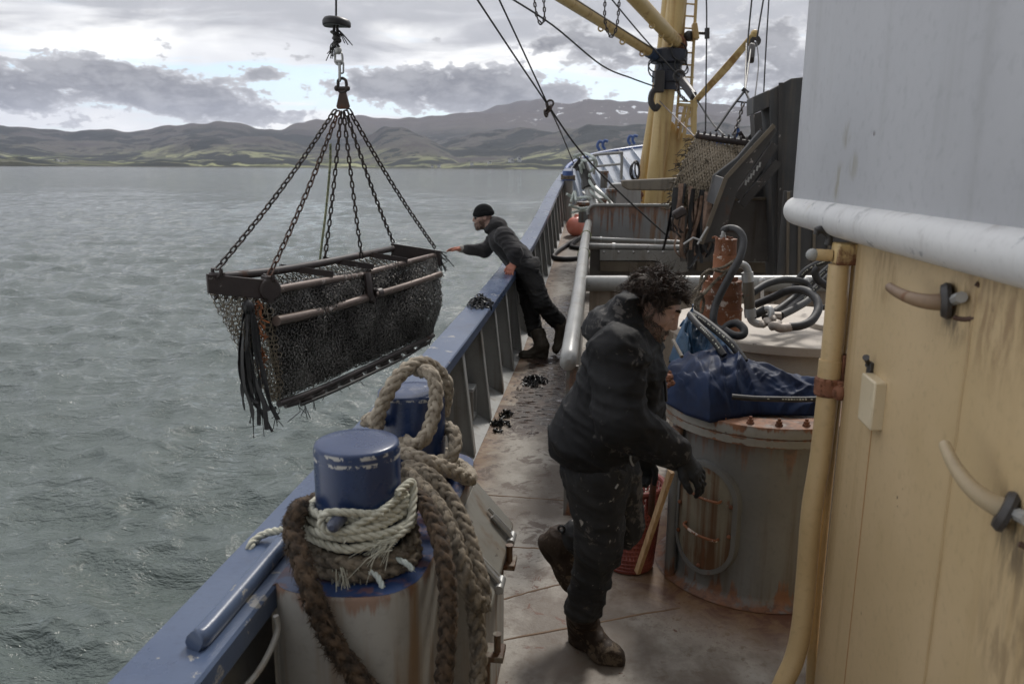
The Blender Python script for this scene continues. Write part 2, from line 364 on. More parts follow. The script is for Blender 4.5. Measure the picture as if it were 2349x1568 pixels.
CRB = [(np.array(p_)-np.array([1.8, 1.6, 0]), r_, c_, s_) for p_, r_, c_, s_ in ((at(2190, 720, X=.86), .10, (.10, .075, .05), .8), (at(2330, 1230, X=.86), .13, (.10, .08, .055), .8), (at(2300, 640, X=.86), .30, (.26, .17, .09), .7), (at(2030, 610, X=.86), .16, (.30, .20, .10), .7), (at(2340, 1500, X=.86), .25, (.25, .18, .10), .6))]
steel('cream', (.50, .375, .205), (.55, .415, .24), .42, blots=CRB, dent=2.0, rust=.03, dirt=.3, dirtcol=(.36, .25, .12), spots=.08, bump=.15, streakz=.3)
steel('cream_pipe', (.52, .375, .19), (.58, .43, .23), .4, rust=.08, dirt=.25, dirtcol=(.36, .21, .08), bump=.2)
steel('yellow_mast', (.53, .385, .165), (.59, .44, .205), .45, rust=.10, dirt=.45, dirtcol=(.27, .14, .04), streakz=.2, scale=.6)
WHB = [(np.array(p_)-np.array([1.8, 1.6, 0]), r_, c_, s_) for p_, r_, c_, s_ in ((at(1945, 310, X=.815), .06, (.22, .20, .15), .7), (at(1925, 420, X=.815), .09, (.24, .22, .16), .75), (at(1960, 380, X=.815), .06, (.24, .22, .16), .6))]
steel('white_paint', (.37, .375, .39), (.42, .425, .44), .42, blots=WHB, dent=1.2, rust=.0, dirt=.12, dirtcol=(.28, .28, .28), spots=.05, bump=.12, scale=.7)
WGB = [(np.array(p_)-np.array([1.8, 1.6, 0]), r_, c_, s_) for p_, r_, c_, s_ in ((at(1912, 478, X=.80), .045, (.20, .21, .21), .9), (at(1945, 500, X=.80), .035, (.20, .21, .21), .9), (at(1985, 500, X=.80), .045, (.22, .23, .23), .9), (at(1870, 470, X=.80), .05, (.45, .42, .35), .7))]
steel('wing_white', (.56, .56, .55), (.64, .635, .62), .4, blots=WGB, rust=.0, dirt=.1, chips=(.34, .35, .36), chipamt=.17, bump=.3)
steel('bow_white', (.50, .54, .60), (.58, .62, .67), .45, rust=.08, dirt=.15)
steel('bow_blue', (.05, .10, .28), (.07, .13, .33), .4, rust=.08)
steel('black_steel', (.03, .028, .027), (.05, .045, .042), .5, rust=.3, rustcol=((.06, .03, .018), (.12, .06, .035)), bump=.5)
steel('dredge_steel', (.026, .019, .018), (.046, .033, .029), .48, rust=.42, rustcol=((.045, .022, .015), (.10, .05, .032)), bump=.6, chips=(.20, .18, .165), chipamt=.16)
steel('bare_bar', (.11, .08, .065), (.17, .13, .11), .4, rust=.3, rustcol=((.06, .03, .02), (.12, .065, .04)), bump=.5, metal=.35, chips=(.38, .34, .31), chipamt=.28)
steel('ring_steel', (.08, .075, .07), (.32, .305, .285), .24, rust=.14, rustcol=((.04, .024, .016), (.10, .055, .03)), bump=.15, metal=1.0)
steel('ring_tan', (.20, .165, .115), (.33, .275, .20), .6, rust=.25, bump=.3)
steel('chain_steel', (.028, .022, .020), (.06, .045, .038), .45, rust=.4, rustcol=((.05, .025, .015), (.11, .055, .03)), bump=.4, metal=.3)
steel('chain_rusty', (.05, .033, .026), (.09, .05, .035), .5, rust=.6, rustcol=((.08, .03, .015), (.17, .07, .035)), bump=.4, metal=.2)
steel('rust_motor', (.13, .048, .02), (.22, .085, .035), .7, rust=.55, rustcol=((.055, .020, .010), (.30, .115, .045)), bump=1.0, scale=2.2, chips=(.50, .42, .36), chipamt=.38)
steel('orange_motor', (.19, .072, .032), (.29, .115, .05), .65, rust=.4, rustcol=((.10, .03, .012), (.20, .07, .025)), bump=.7, scale=2.2, chips=(.55, .47, .41), chipamt=.36)
steel('rust_flake', (.14, .055, .03), (.28, .12, .065), .8, rust=.7, bump=1.0, scale=5)
steel('scraped_wall', (.085, .078, .072), (.135, .125, .115), .5, rust=.3, dirt=.5, dirtcol=(.06, .045, .035), chips=(.20, .19, .175), chipamt=.1)
steel('dark_plate', (.045, .046, .047), (.072, .072, .072), .55, rust=.25, dirt=.5, dirtcol=(.10, .085, .07), rustcol=((.05, .03, .02), (.10, .06, .04)))
steel('chute_steel', (.035, .032, .030), (.060, .055, .050), .5, rust=.35, dirt=.4, dirtcol=(.045, .03, .022), rustcol=((.05, .03, .022), (.10, .06, .045)), chips=(.30, .27, .25), chipamt=.18)
steel('gutter_brown', (.11, .09, .065), (.15, .125, .09), .5, rust=.3, dirt=.4, dirtcol=(.06, .045, .03))
steel('galv', (.33, .33, .32), (.45, .45, .43), .4, rust=.2, metal=.5, bump=.4)
simple('wire', (.012, .012, .013), (.035, .034, .033), .5, 60, .3, stretch=(1, 1, 1))
simple('rubber_black', (.010, .010, .011), (.022, .021, .021), .38, 14, .3)
simple('rubber_tan', (.12, .075, .05), (.30, .20, .145), .6, 9, .4)
simple('hose', (.010, .010, .011), (.024, .023, .022), .55, 30, .25)
simple('buoy_orange', (.90, .29, .21), (.95, .35, .27), .38, 4, .08)
simple('basket_red', (.20, .050, .040), (.28, .080, .062), .5, 10, .2)
simple('wood', (.36, .23, .115), (.50, .34, .19), .6, 7, .25, stretch=(6, 6, 1))
simple('wood_dark', (.05, .022, .015), (.09, .035, .022), .6, 12, .3, stretch=(3, 3, 1))
simple('mussel', (.006, .006, .007), (.028, .027, .026), .28, 40, .5)
simple('rope_tan', (.17, .138, .10), (.39, .34, .265), .9, 30, .7, spread=(.25, .72))
simple('rope_old', (.065, .053, .039), (.25, .21, .155), .95, 30, .8, spread=(.3, .7))
simple('rope_brown', (.024, .017, .011), (.10, .066, .040), .95, 34, .9, spread=(.35, .7))
simple('rope_white', (.40, .39, .31), (.58, .57, .47), .85, 40, .5)
simple('rope_green', (.10, .12, .07), (.35, .36, .22), .85, 30, .5)
simple('rope_sea', (.45, .50, .46), (.60, .64, .60), .85, 30, .5)
simple('tarp_blue', (.003, .009, .032), (.006, .018, .056), .60, 9, .3, spec=.28)
simple('tarp_teal', (.014, .045, .085), (.03, .10, .20), .4, 4, .15)
simple('valve', (.26, .225, .19), (.42, .37, .32), .55, 24, .5, metal=.3)
simple('tarred', (.018, .017, .016), (.045, .042, .038), .5, 20, .4)
simple('flag_blue', (.02, .05, .16), (.05, .10, .25), .8, 12, .1)
simple('house_white', (.7, .7, .68), (.8, .8, .78), .7, 5, 0)
simple('slate', (.08, .08, .09), (.12, .12, .13), .7, 5, 0)
# ------------------------------------------------------------------ sea, shore hills
SEA_Z = -1.7
def grid_obj(name, co, mat):
    a, b = co.shape[:2]; i = np.arange((a-1)*(b-1)); r, c = i//(b-1), i % (b-1)
    q = np.stack([r*b+c, r*b+c+1, (r+1)*b+c+1, (r+1)*b+c], 1).astype(np.int32)
    me = bpy.data.meshes.new(name); me.vertices.add(a*b); me.vertices.foreach_set('co', co.reshape(-1).astype(np.float32))
    me.loops.add(q.size); me.loops.foreach_set('vertex_index', q.reshape(-1)); me.polygons.add(len(q))
    me.polygons.foreach_set('loop_start', np.arange(0, q.size, 4, dtype=np.int32)); me.update(calc_edges=True); me.shade_smooth()
    me.materials.append(mat); o = bpy.data.objects.new(name, me); sc.collection.objects.link(o); return o
m, t, b, o = newmat('sea'); tc = t.node('ShaderNodeTexCoord').outputs['Object']
n1 = t.noise(t.map(tc, (1, 1.7, 1)), 3.2, 5, .6, .4); n2 = t.noise(t.map(tc, (1, 2.2, 1)), .55, 6, .62, .3); n3 = t.noise(t.map(tc, (.5, 1.6, 1)), .05, 4, .5)
n4 = t.noise(t.map(tc, (1, 2.0, 1)), 13, 3, .6, .3)
t.put(b.inputs['Base Color'], t.mix(t.ss(n3, .35, .65), (.096, .118, .108), (.122, .145, .136)))
b.inputs['Roughness'].default_value = .08; b.inputs['IOR'].default_value = 1.333
rdg = lambda n: t.math('POWER', t.math('SUBTRACT', 1.0, t.math('ABSOLUTE', t.math('MULTIPLY', t.math('SUBTRACT', n, .5), 3.2))), 1.6)
bp = t.bump(n4, .32, .014); bp = t.bump(rdg(n1), .55, .034, bp); bp = t.bump(rdg(n2), .45, .11, bp); bp = t.bump(n2, .65, .19, bp); bp = t.bump(n3, .3, .9, bp)
t.put(b.inputs['Normal'], bp); MATS['sea'] = m
na, nr = 620, 980
A = np.radians(np.linspace(-74, 46, na)); Rr = 1.6*np.exp(np.linspace(0, math.log(6500/1.6), nr))
RR, AA = np.meshgrid(Rr, A, indexing='ij'); X, Y = RR*np.sin(AA), RR*np.cos(AA); Zs = np.zeros_like(X); DX = np.zeros_like(X); DY = np.zeros_like(X)
wr = np.random.default_rng(3)
for k in range(84):
    lam = .20*(3.4/.20)**(wr.random()**1.25); th = math.radians(-104)+wr.normal()*.50; kk = 2*math.pi/lam; ph = wr.random()*6.283
    amp = lam*.0122*wr.uniform(.6, 1.3)*(1.15 if lam < 1.0 else .62 if lam > 1.8 else .85)
    att = np.exp(-(RR*.0085*2.2/lam)**2); a_ = kk*(X*math.cos(th)+Y*math.sin(th))+ph+.5*np.sin(X*.31+k)+.5*np.sin(Y*.27+k*2)
    Zs += att*amp*np.cos(a_); s_ = att*amp*.8*np.sin(a_); DX -= s_*math.cos(th); DY -= s_*math.sin(th)
gust = .75+.35*np.sin(X*.12+.6*np.sin(Y*.09))*np.sin(Y*.10+1.3)
Zs *= gust
tag(grid_obj('sea', np.stack([X+DX, Y+DY, SEA_Z+Zs], -1), m), kind='structure')
def prof(pts, a):
    aa, ee = [], []
    for u, v in pts:
        p = at(u, v, Y=1000.0)-np.array([0, 0, CAM_Z]); aa.append(math.atan2(p[0], p[1])); ee.append(p[2]/math.hypot(p[0], p[1]))
    return np.interp(a, aa, ee)
RIDGES = [
 (6500, 2600, 3000, [(-500,305),(-200,298),(0,292),(60,297),(150,300),(250,298),(330,300),(390,290),(440,283),(490,280),(530,285),(590,298),(640,297),(700,281),(760,271),(820,264),(900,270),(960,274),(1010,262),(1060,258),(1110,262),(1180,260),(1400,262),(2600,270)]),
 (7600, 2900, 3000, [(900,330),(1050,292),(1095,258),(1140,241),(1180,234),(1250,229),(1300,236),(1345,231),(1400,229),(1480,235),(1560,238),(1640,239),(1720,243),(1800,245),(2000,252),(2600,262)]),
 (4700, 1700, 1500, [(-500,325),(-200,334),(0,343),(80,350),(150,345),(230,352),(300,345),(360,330),(430,319),(500,318),(560,316),(620,320),(700,331),(800,332),(850,310),(880,295),(920,290),(960,300),(1000,325),(1040,350),(1080,385),(2600,385)]),
 (4100, 1300, 1800, [(-500,395),(860,395),(930,364),(960,346),(1010,326),(1080,311),(1150,302),(1220,297),(1290,298),(1400,291),(1480,284),(1600,290),(1800,300),(2600,310)]),
 (2750, 480, 900, [(-500,366),(-200,368),(0,363),(100,367),(250,371),(400,367),(550,373),(700,369),(900,376),(1050,374),(1150,367),(1250,362),(1300,360),(1400,364),(1600,366),(2600,372)]),
]
def vnoise(x, y, seed=0, octs=5, f0=1/900.):
    r = np.random.default_rng(seed); z = np.zeros_like(x); a = 1.0
    for o_ in range(octs):
        for _ in range(5):
            th = r.random()*6.283; z += a*np.sin((x*math.cos(th)+y*math.sin(th))*f0*6.283*r.uniform(.7, 1.4)+r.random()*6.283+1.2*np.sin((x*math.sin(th)-y*math.cos(th))*f0*4)) / 3
        a *= .5; f0 *= 2
    return z
def terrain(x, y):
    r = np.hypot(x, y); a = np.arctan2(x, y); z = np.full_like(r, -40.0)
    for (rc, wf, wb, pts) in RIDGES:
        e = prof(pts, a); e = e+.0011*np.sin(a*90+rc)+.0006*np.sin(a*231+rc*2); wob = 1+.08*np.sin(a*9+rc)+.05*np.sin(a*23+rc*.3)
        q = r/ wob; crest = (rc*wob*e)+CAM_Z
        s = np.where(q < rc, np.clip((q-(rc-wf))/wf, 0, 1), np.clip(1-(q-rc)/wb*.9, 0, 1)); s = np.where(q < rc, s**1.25*(1.0), s*s*(3-2*s))
        z = np.maximum(z, SEA_Z-4+(crest-SEA_Z+4)*s)
    n = vnoise(x, y, 5); fr = np.clip((z-4)/90, 0, 1)
    inner = np.clip((r-2300)/200, 0, 1)
    return np.where(r > 2270, np.maximum(z+n*13*fr*np.clip(1.2-z/700, .3, 1), SEA_Z-6+8.2*inner+fr), -30.0)
m, t, b, o = newmat('hills'); geo = t.node('ShaderNodeNewGeometry'); pos = geo.outputs['Position']; px, py, pz = t.sep(pos)
h1 = t.noise(pos, .0052, 8, .64, .6); h2 = t.noise(pos, .0013, 6, .6, .4); h3 = t.noise(pos, .035, 6, .65)
vc = t.voro(t.map(pos, (1, .6, 0)), .0085, out='Color'); vr, vg, vb_ = t.sep(vc)
moor = t.mix(t.ss(h1, .36, .62), (.070, .064, .060), (.112, .108, .084)); moor = t.mix(t.ss(h3, .45, .7), moor, (.072, .060, .054))
zz = t.math('ADD', pz, t.math('MULTIPLY', t.math('SUBTRACT', h1, .5), 220))
moor = t.mix(t.ss(zz, 170, 420), moor, t.mix(h3, (.080, .066, .062), (.125, .105, .090)))
field = t.mix(vr, (.12, .125, .070), (.34, .35, .18)); field = t.mix(t.ss(vg, .7, .72), field, (.10, .11, .05))
lowm = t.math('SUBTRACT', 1.0, t.ss(zz, 10, 110)); col = t.mix(t.math('MULTIPLY', lowm, t.ss(h2, .38, .5)), moor, field)
wood = t.math('MULTIPLY', t.ss(t.math('ADD', h1, t.math('MULTIPLY', t.math('SUBTRACT', h2, .5), 1.1)), .475, .52), t.math('SUBTRACT', 1.0, t.ss(pz, 190, 300)))
hedge = t.math('MULTIPLY', t.ss(t.noise(t.map(pos, (1, .5, .3)), .02, 4, .6), .58, .62), t.math('SUBTRACT', 1.0, t.ss(pz, 40, 130)))
col = t.mix(t.math('MAXIMUM', wood, hedge), col, t.mix(h3, (.012, .015, .013), (.030, .034, .026)))
sn = t.noise(t.map(pos, (1, .35, 2.2)), .0065, 6, .6, .8); snow = t.math('MULTIPLY', t.ss(sn, .615, .63), t.ss(pz, 290, 390))
snow = t.math('MULTIPLY', snow, t.ss(px, -900, -300)); col = t.mix(snow, col, (.75, .77, .80))
beach = t.math('SUBTRACT', 1.0, t.ss(pz, -.8, 1.6)); col = t.mix(beach, col, (.075, .072, .055))
t.put(b.inputs['Base Color'], col); b.inputs['Roughness'].default_value = .95; b.inputs['Specular IOR Level'].default_value = .1
t.put(b.inputs['Normal'], t.bump(h3, .5, 14)); MATS['hills'] = m
a_ = np.radians(np.linspace(-62, 45, 620)); r_ = np.r_[np.linspace(2260, 3000, 90), np.linspace(3010, 5200, 130), np.linspace(5220, 10500, 150)]
RR, AA = np.meshgrid(r_, a_, indexing='ij'); X, Y = RR*np.sin(AA), RR*np.cos(AA)
tag(grid_obj('hills', np.stack([X, Y, terrain(X, Y)], -1), m), kind='structure')
# white village houses on the far shore
hm = MB().box((-5, -4, 0), (5, 4, 6)); hm2 = MB().prism([(-5.4, -4.4, 6), (-5.4, 4.4, 6), (-5.4, 0, 9.5)], (10.8, 0, 0)); hr = np.random.default_rng(11); h0 = None
HG = 'white houses of the village on the far shore'
for k in range(46):
    if k < 38: u, R0 = hr.normal(110, 60), hr.uniform(2850, 3500)
    else: u, R0 = hr.uniform(880, 1270), hr.uniform(2420, 2750)
    p = at(u, 370, Y=1000.); a0 = math.atan2(p[0], p[1]); x, y = R0*math.sin(a0), R0*math.cos(a0); z = float(terrain(np.array([x]), np.array([y]))[0])
    if h0 is None:
        h0 = solo('house', hm, MATS['house_white'], 'tiny white house among others at the foot of the far hills', 'house', (0, 0, 0), HG, smooth=None)
        hroof = mesh_obj('roof', hm2, MATS['slate'], h0, smooth=None); hh = h0; hf = hroof
    else:
        hh = h0.copy(); sc.collection.objects.link(hh); hf = hroof.copy(); hf.parent = hh; sc.collection.objects.link(hf)
    hh.location = (x, y, z); hh.rotation_euler = (0, 0, hr.uniform(0, 3)); s_ = hr.uniform(.8, 1.5); hh.scale = (s_, s_, s_)
# ------------------------------------------------------------------ deck
def dz(y): return float(np.interp(y, [0, 8.8, 11, 14, 16.5, 20, 24, 30], [0, 0, .16, .40, .62, .95, 1.25, 1.6]))
m, t, b, o = newmat('deck'); tc = t.node('ShaderNodeTexCoord').outputs['Object']; px, py, pz = t.sep(tc)
n1 = t.noise(tc, 1.7, 6, .6, .3); n2 = t.noise(tc, 22, 6, .7); n3 = t.noise(tc, 7, 7, .68, .6); n5 = t.noise(tc, 70, 3, .6)
col = t.mix(t.ss(n1, .40, .60), (.125, .10, .076), (.29, .265, .225)); col = t.mix(t.math('MULTIPLY', t.math('MULTIPLY', t.ss(n2, .50, .62), .75), t.ss(n3, .42, .62)), col, (.125, .092, .066))
col = t.mix(t.math('MULTIPLY', t.math('MULTIPLY', t.ss(n5, .60, .68), .6), t.ss(n1, .40, .6)), col, (.085, .062, .045))
edge = t.math('ADD', t.math('MULTIPLY', t.math('ADD', px, .88), 2.6), t.math('MULTIPLY', t.math('SUBTRACT', n3, .5), .9))   # ochre grime along the waterway
col = t.mix(t.math('MULTIPLY', t.math('SUBTRACT', 1.0, t.ss(edge, -.05, .72)), t.math('MULTIPLY', t.ss(n3, .3, .5), .85)), col, t.mix(t.ss(n3, .42, .58), (.22, .13, .058), (.14, .055, .022)))
drt = t.math('MULTIPLY', t.ss(n3, .525, .61), t.math('MULTIPLY', t.ss(py, 2.6, 4.6), .85)); col = t.mix(drt, col, (.070, .042, .026))
# dark wet run of mud and mussel juice down the middle of the walkway
wy = t.math('MULTIPLY', t.ss(py, 5.6, 6.6), t.math('SUBTRACT', 1.0, t.ss(py, 9.6, 12.5)))
wx = t.math('SUBTRACT', 1.0, t.math('MULTIPLY', t.math('ABSOLUTE', t.math('ADD', px, .52)), 2.9))
ns = t.noise(t.map(tc, (1.3, .55, 1)), 9, 7, .68, .4)
wet = t.ss(t.math('ADD', t.math('MULTIPLY', wy, t.math('ADD', wx, -.05)), t.math('MULTIPLY', t.math('SUBTRACT', ns, .5), 2.2)), .10, .42)
wet = t.math('MULTIPLY', wet, t.ss(wy, 0.02, .3))
col = t.mix(wet, col, t.mix(t.ss(ns, .4, .62), (.016, .008, .005), (.055, .031, .019)))
# rust around the foot of the tank
dxx = t.math('SUBTRACT', px, .835); dyy = t.math('SUBTRACT', py, 4.02); dist = t.math('SQRT', t.math('ADD', t.math('MULTIPLY', dxx, dxx), t.math('MULTIPLY', dyy, dyy)))
rz = t.math('SUBTRACT', 1.0, t.ss(t.math('ADD', dist, t.math('MULTIPLY', t.math('SUBTRACT', n3, .5), .35)), .42, .98)); rz = t.math('MULTIPLY', rz, t.math('LESS_THAN', px, .95))
col = t.mix(t.math('MULTIPLY', rz, .95), col, t.mix(t.ss(n3, .4, .6), (.095, .032, .014), (.19, .10, .04)))
sp = t.math('MULTIPLY', t.ss(t.noise(tc, 5.5, 7, .7, 1.0), .60, .635), t.math('SUBTRACT', 1.0, t.ss(py, 3.6, 4.4))); col = t.mix(sp, col, (.10, .04, .02))
t.put(b.inputs['Base Color'], col)
wsh = t.math('MULTIPLY', wet, t.ss(t.noise(t.map(tc, (.45, 1.3, 1)), 16, 4, .6), .45, .60))
t.put(b.inputs['Roughness'], t.math('SUBTRACT', t.math('ADD', .62, t.math('MULTIPLY', t.math('SUBTRACT', n2, .5), .3)), t.math('MULTIPLY', wsh, .56), clamp=True))
t.put(b.inputs['Normal'], t.bump(t.math('MULTIPLY', t.math('ADD', t.math('MULTIPLY', n2, .6), t.math('ADD', n5, t.math('MULTIPLY', ns, t.math('MULTIPLY', wet, .8)))), t.math('SUBTRACT', 1.0, t.math('MULTIPLY', wsh, .9))), .32, .006)); MATS['deck'] = m
ys = np.r_[np.linspace(-1.5, 8.8, 40), np.linspace(9, 30, 50)]
g = np.array([[(x, y, dz(y)) for x in np.linspace(-1.1, 4.6, 20)] for y in ys])
tag(mesh_obj('deck', MB().quadgrid(g), MATS['deck']), kind='structure')
# welded plate seams lying on the deck
def seam(x0, y0, x1, y1, w=.007):
    mb = MB(); n = 14; xs = np.linspace(x0, x1, n); yy = np.linspace(y0, y1, n)+RNG.normal(size=n)*.003
    mb.tube(np.stack([xs, yy, np.full(n, .0)], 1), w*RNG.uniform(.7, 1.2, n), 6, flat=.5); return mb
sm = steel('seam_rust', (.12, .075, .045), (.20, .13, .08), .8, rust=.4)
for k, (x0, y0, x1, y1) in enumerate([(-.86, 4.75, -.18, 4.72), (-.50, 4.05, -.12, 4.05), (-.62, 3.05, .42, 3.53), (-.6, 2.58, .75, 2.62), (-.5, 3.45, -.1, 3.72)]):
    tag(mesh_obj('deck_seam', seam(x0, y0, x1, y1), sm), kind='structure')
M = MATS
# ------------------------------------------------------------------ port bulwark
capc = crom([(-1.13, .2, .80), (-1.13, 2.6, .80), (-1.13, 5.1, .82), (-1.13, 7.2, .86), (-1.13, 9.1, .92), (-1.13, 11.35, 1.03), (-1.13, 14.2, 1.28), (-1.13, 17.1, 1.58), (-1.11, 20, 1.82), (-1.06, 22.3, 2.02)], 6)
bul = thing('bulwark', (-1.13, 0, 0), 'long grey bulwark with blue cap rail running along the port side', 'bulwark')
mb = MB(); w = .20; th = .035
mb.quadgrid(np.array([[p+V3(-.02, 0, 0), p+V3(-.02, 0, th), p+V3(-.012, 0, th+.008), p+V3(w-.008, 0, th+.008), p+V3(w, 0, th), p+V3(w, 0, -.03), p+V3(w-.012, 0, -.03), p+V3(w-.012, 0, 0)] for p in capc]), wrapv=True)
mesh_obj('cap', mb, M['cap_blue'], bul, smooth=30)
mb = MB(); mb.quadgrid(np.array([[p, (p[0], p[1], dz(p[1])-.05)] for p in capc])+V3(.012, 0, 0)); mb.quadgrid(np.array([[p, (p[0], p[1], SEA_Z-1)] for p in capc])+V3(-.004, 0, 0))
mesh_obj('plate', mb, M['bulwark_grey'], bul)
mb = MB(); mb.quadgrid(np.array([[(-1.11, y, dz(y)+.12), (-.865, y, dz(y)+.004)] for y in np.linspace(3.2, 20, 40)]))
mesh_obj('waterway', mb, M['bulwark_grey'], bul)
def capz(y): return float(np.interp(y, capc[:, 1], capc[:, 2]))
sy = [4.55, 5.40]+[5.40+.84*k for k in range(1, 19)]
for k, y in enumerate(sy):
    z1 = capz(y)-.004; z0 = dz(y)+.01; mb = MB()
    mb.prism([(-1.112, y, z1), (-.962, y, z1), (-.872, y, z0), (-1.112, y, z0)], (0, .012, 0))
    a = V3(-.962, y+.006, z1-.002); c = V3(-.872, y+.006, z0+.01)
    mb.beam(a, c, .075, .012, up=(1, 0, .1))
    mesh_obj('stay', mb, M['bulwark_grey'], bul, bevel=.003)
fy = 6.0; mb = MB()
for (a, c) in (((-1.02, fy-.02, .10), (-1.02, fy-.02, .33)), ((-1.02, fy+.16, .10), (-1.02, fy+.16, .33)), ((-1.02, fy-.02, .33), (-1.02, fy+.16, .33)), ((-1.02, fy-.02, .10), (-1.02, fy+.16, .10))):
    mb.beam(a, c, .03, .09, up=(1, 0, .01))
mb2 = MB().box((-1.06, fy, .115), (-1.05, fy+.14, .315))
q = mesh_obj('scupper_frame', mb, M['bulwark_grey'], bul, bevel=.006); mesh_obj('scupper_black', mb2, M['rubber_black'], bul)  # solid black plate painted in as the dark of the opening
mb = MB(); mb.tube(crom([(-1.005, 1.74, .86), (-1.0, 1.8, .857), (-1.0, 2.4, .858), (-1.0, 3.1, .86)], 6), [.012]+[.036]*17+[.03], 12, flat=.8)
mesh_obj('chafing_bar', mb, M['cap_blue'], bul)
mb = MB(); mb.tube(crom([(-.93, 1.62, .74), (-.915, 1.74, .70), (-.90, 1.86, .70), (-.895, 1.97, .74), (-.9, 1.98, .79)], 6), .009, 8); mesh_obj('weld_bracket', mb, M['pedestal_grey'], bul)
# ------------------------------------------------------------------ bow
bow = thing('bow_bulwark', (0, 26, 1.4), 'pale ribbed bulwark of the bow with a blue top rail ahead of the mast', 'bulwark')
topc = crom([(-1.06, 22.3, 2.02), (-.98, 23.4, 2.17), (-.70, 24.8, 2.36), (-.18, 26.3, 2.53), (.55, 27.5, 2.68), (1.5, 28.3, 2.82), (2.8, 28.8, 2.9), (4.2, 29.0, 2.95)], 6)
basc = topc+np.array([V3(.15+.06*i*.12, -1.0-.014*i, -(p[2]-dz(p[1]))-.05) for i, p in enumerate(topc)]); basc[:, 0] += np.linspace(0, .9, len(basc))
mb = MB().quadgrid(np.stack([topc, (topc*.5+basc*.5)+V3(.02, -.02, 0), basc], 1)); mb.quadgrid(np.stack([topc+V3(-.05, .05, 0), topc+V3(0, .3, -5)], 1)); mesh_obj('plate', mb, M['bow_white'], bow)
mb = MB().tube(topc, .055, 8); mesh_obj('top_rail', mb, M['bow_blue'], bow)
for i in range(2, len(topc)-2, 3):
    a, c = topc[i], basc[i]; d = nrm(V3(.35, -1, .12)); mesh_obj('rib', MB().prism([a, c, c+d*.40, a+d*.10], nrm(topc[i+1]-topc[i])*.02), M['bow_white'], bow)
for p in (at(1378, 336, Y=25.2), at(1390, 334, Y=25.4), at(1448, 323, Y=26.9), at(1458, 322, Y=27.1)):
    mb = MB().tube(crom([p+V3(-.02, 0, -.12), p+V3(-.1, 0, .02), p+V3(-.04, 0, .15), p+V3(.06, 0, .12)], 5), .045, 7); mesh_obj('roller_horn', mb, M['bow_blue'], bow)
# ------------------------------------------------------------------ bollard pair on its pedestal
BP = [V3(-.735, 2.27, .84), V3(-.728, 2.95, .84)]; BR = .132
bol = thing('double_bollard', (-.73, 2.6, 0), 'pair of blue mooring bollards on a rust streaked grey pedestal in the foreground', 'bollard')
out = []
for (x, y) in [(-.945, 2.16), (-.93, 2.06), (-.86, 2.015), (-.73, 2.005), (-.60, 2.03), (-.535, 2.09), (-.505, 2.2), (-.50, 2.6), (-.50, 3.05), (-.54, 3.2), (-.7, 3.26), (-.95, 3.26)]: out.append((x, y))
oc = crom([(x, y, 0) for x, y in out], 5, True)
def pin(p, s): 
    c = oc.mean(0); q = c+(p-c)*s; return q
rings = [np.array([pin(p, 1.0)+V3(0, 0, 0) for p in oc]), np.array([pin(p, 1.0)+V3(0, 0, .83) for p in oc]), np.array([pin(p, .985)+V3(0, 0, .842) for p in oc])]
mb = MB().quadgrid(np.array(rings), wrapv=True); mesh_obj('pedestal', mb, M['pedestal_grey'], bol, smooth=50)
mb = MB(); tr = np.array([pin(p, .985)+V3(0, 0, .843) for p in oc]); mb.quadgrid(np.array([tr, np.array([pin(p, .3)+V3(0, 0, .846) for p in oc]), np.array([pin(p, .01)+V3(0, 0, .846) for p in oc])]), wrapv=True); mesh_obj('top_plate', mb, M['bollard_blue'], bol)
mb = MB().beam((-.515, 2.06, 0.0), (-.515, 2.06, .80), .012, .04); mesh_obj('weld_seam', mb, M['pedestal_grey'], bol, bevel=.004)
for k, p in enumerate(BP):
    h = .385 if k == 0 else .36
    mb = MB().lathe([(BR*1.12, 0), (BR*1.12, .012), (BR, .02), (BR, h-.014), (BR-.004, h-.004), (BR-.012, h), (BR*.5, h+.003), (.001, h+.004)], p, 48); o = mesh_obj('post', mb, M['bollard_blue'], bol, smooth=60)
    a = V3(-.05, -1, .0) if k == 0 else V3(.02, -1, 0); z = p+V3(0, 0, .20 if k == 0 else .20); d = nrm(a)
    mb = MB().tube([z-d*.2, z-d*.19, z+d*.19, z+d*.215, z+d*.225], [.012, .021, .021, .019, .008], 14); mesh_obj('cross_pin', mb, M['bollard_blue'] if k else steel('pin_worn', (.05, .06, .10), (.10, .11, .14), .35, chips=(.32, .30, .28), chipamt=.45, bump=.4), o)
# small locker on the inboard side of the pedestal
lk = thing('deck_locker', (-.43, 2.85, 0), 'small grey deck locker with a hinged sloping lid and clamp beside the bollards', 'locker')
mb = MB().prism([(-.495, 2.44, 0), (-.495, 2.44, .76), (-.37, 2.44, .60), (-.37, 2.44, 0)], (0, .62, 0)); mesh_obj('body', mb, M['pedestal_grey'], lk, bevel=.006)
mb = MB().prism([(-.495, 2.42, .768), (-.495, 2.42, .785), (-.335, 2.42, .60), (-.335, 2.42, .575)], (0, .66, 0)); lid = mesh_obj('lid', mb, M['flange_grey'], lk, bevel=.005)
for y in (2.92, 2.56):
    mb = MB().tube([(-.40, y-.0, .70), (-.335, y, .625), (-.32, y, .60)], [.012, .012, .01], 8); mb.tube([(-.42, y+.025, .72), (-.33, y+.025, .625)], .007, 6); mb.tube([(-.325, y-.03, .60), (-.325, y+.05, .60)], .017, 10); mesh_obj('hinge', mb, M['galv'], lid)
for y, z in ((2.86, .52), (2.5, .36)):
    mb = MB().box((-.37, y-.04, z), (-.30, y+.05, z+.022)); mb.box((-.37, y-.01, z-.12), (-.35, y+.015, z)); mb.tube([(-.325, y, z+.02), (-.325, y, z+.09)], .013, 8); mesh_obj('clamp', mb, M['door_grey'], lk, bevel=.003)
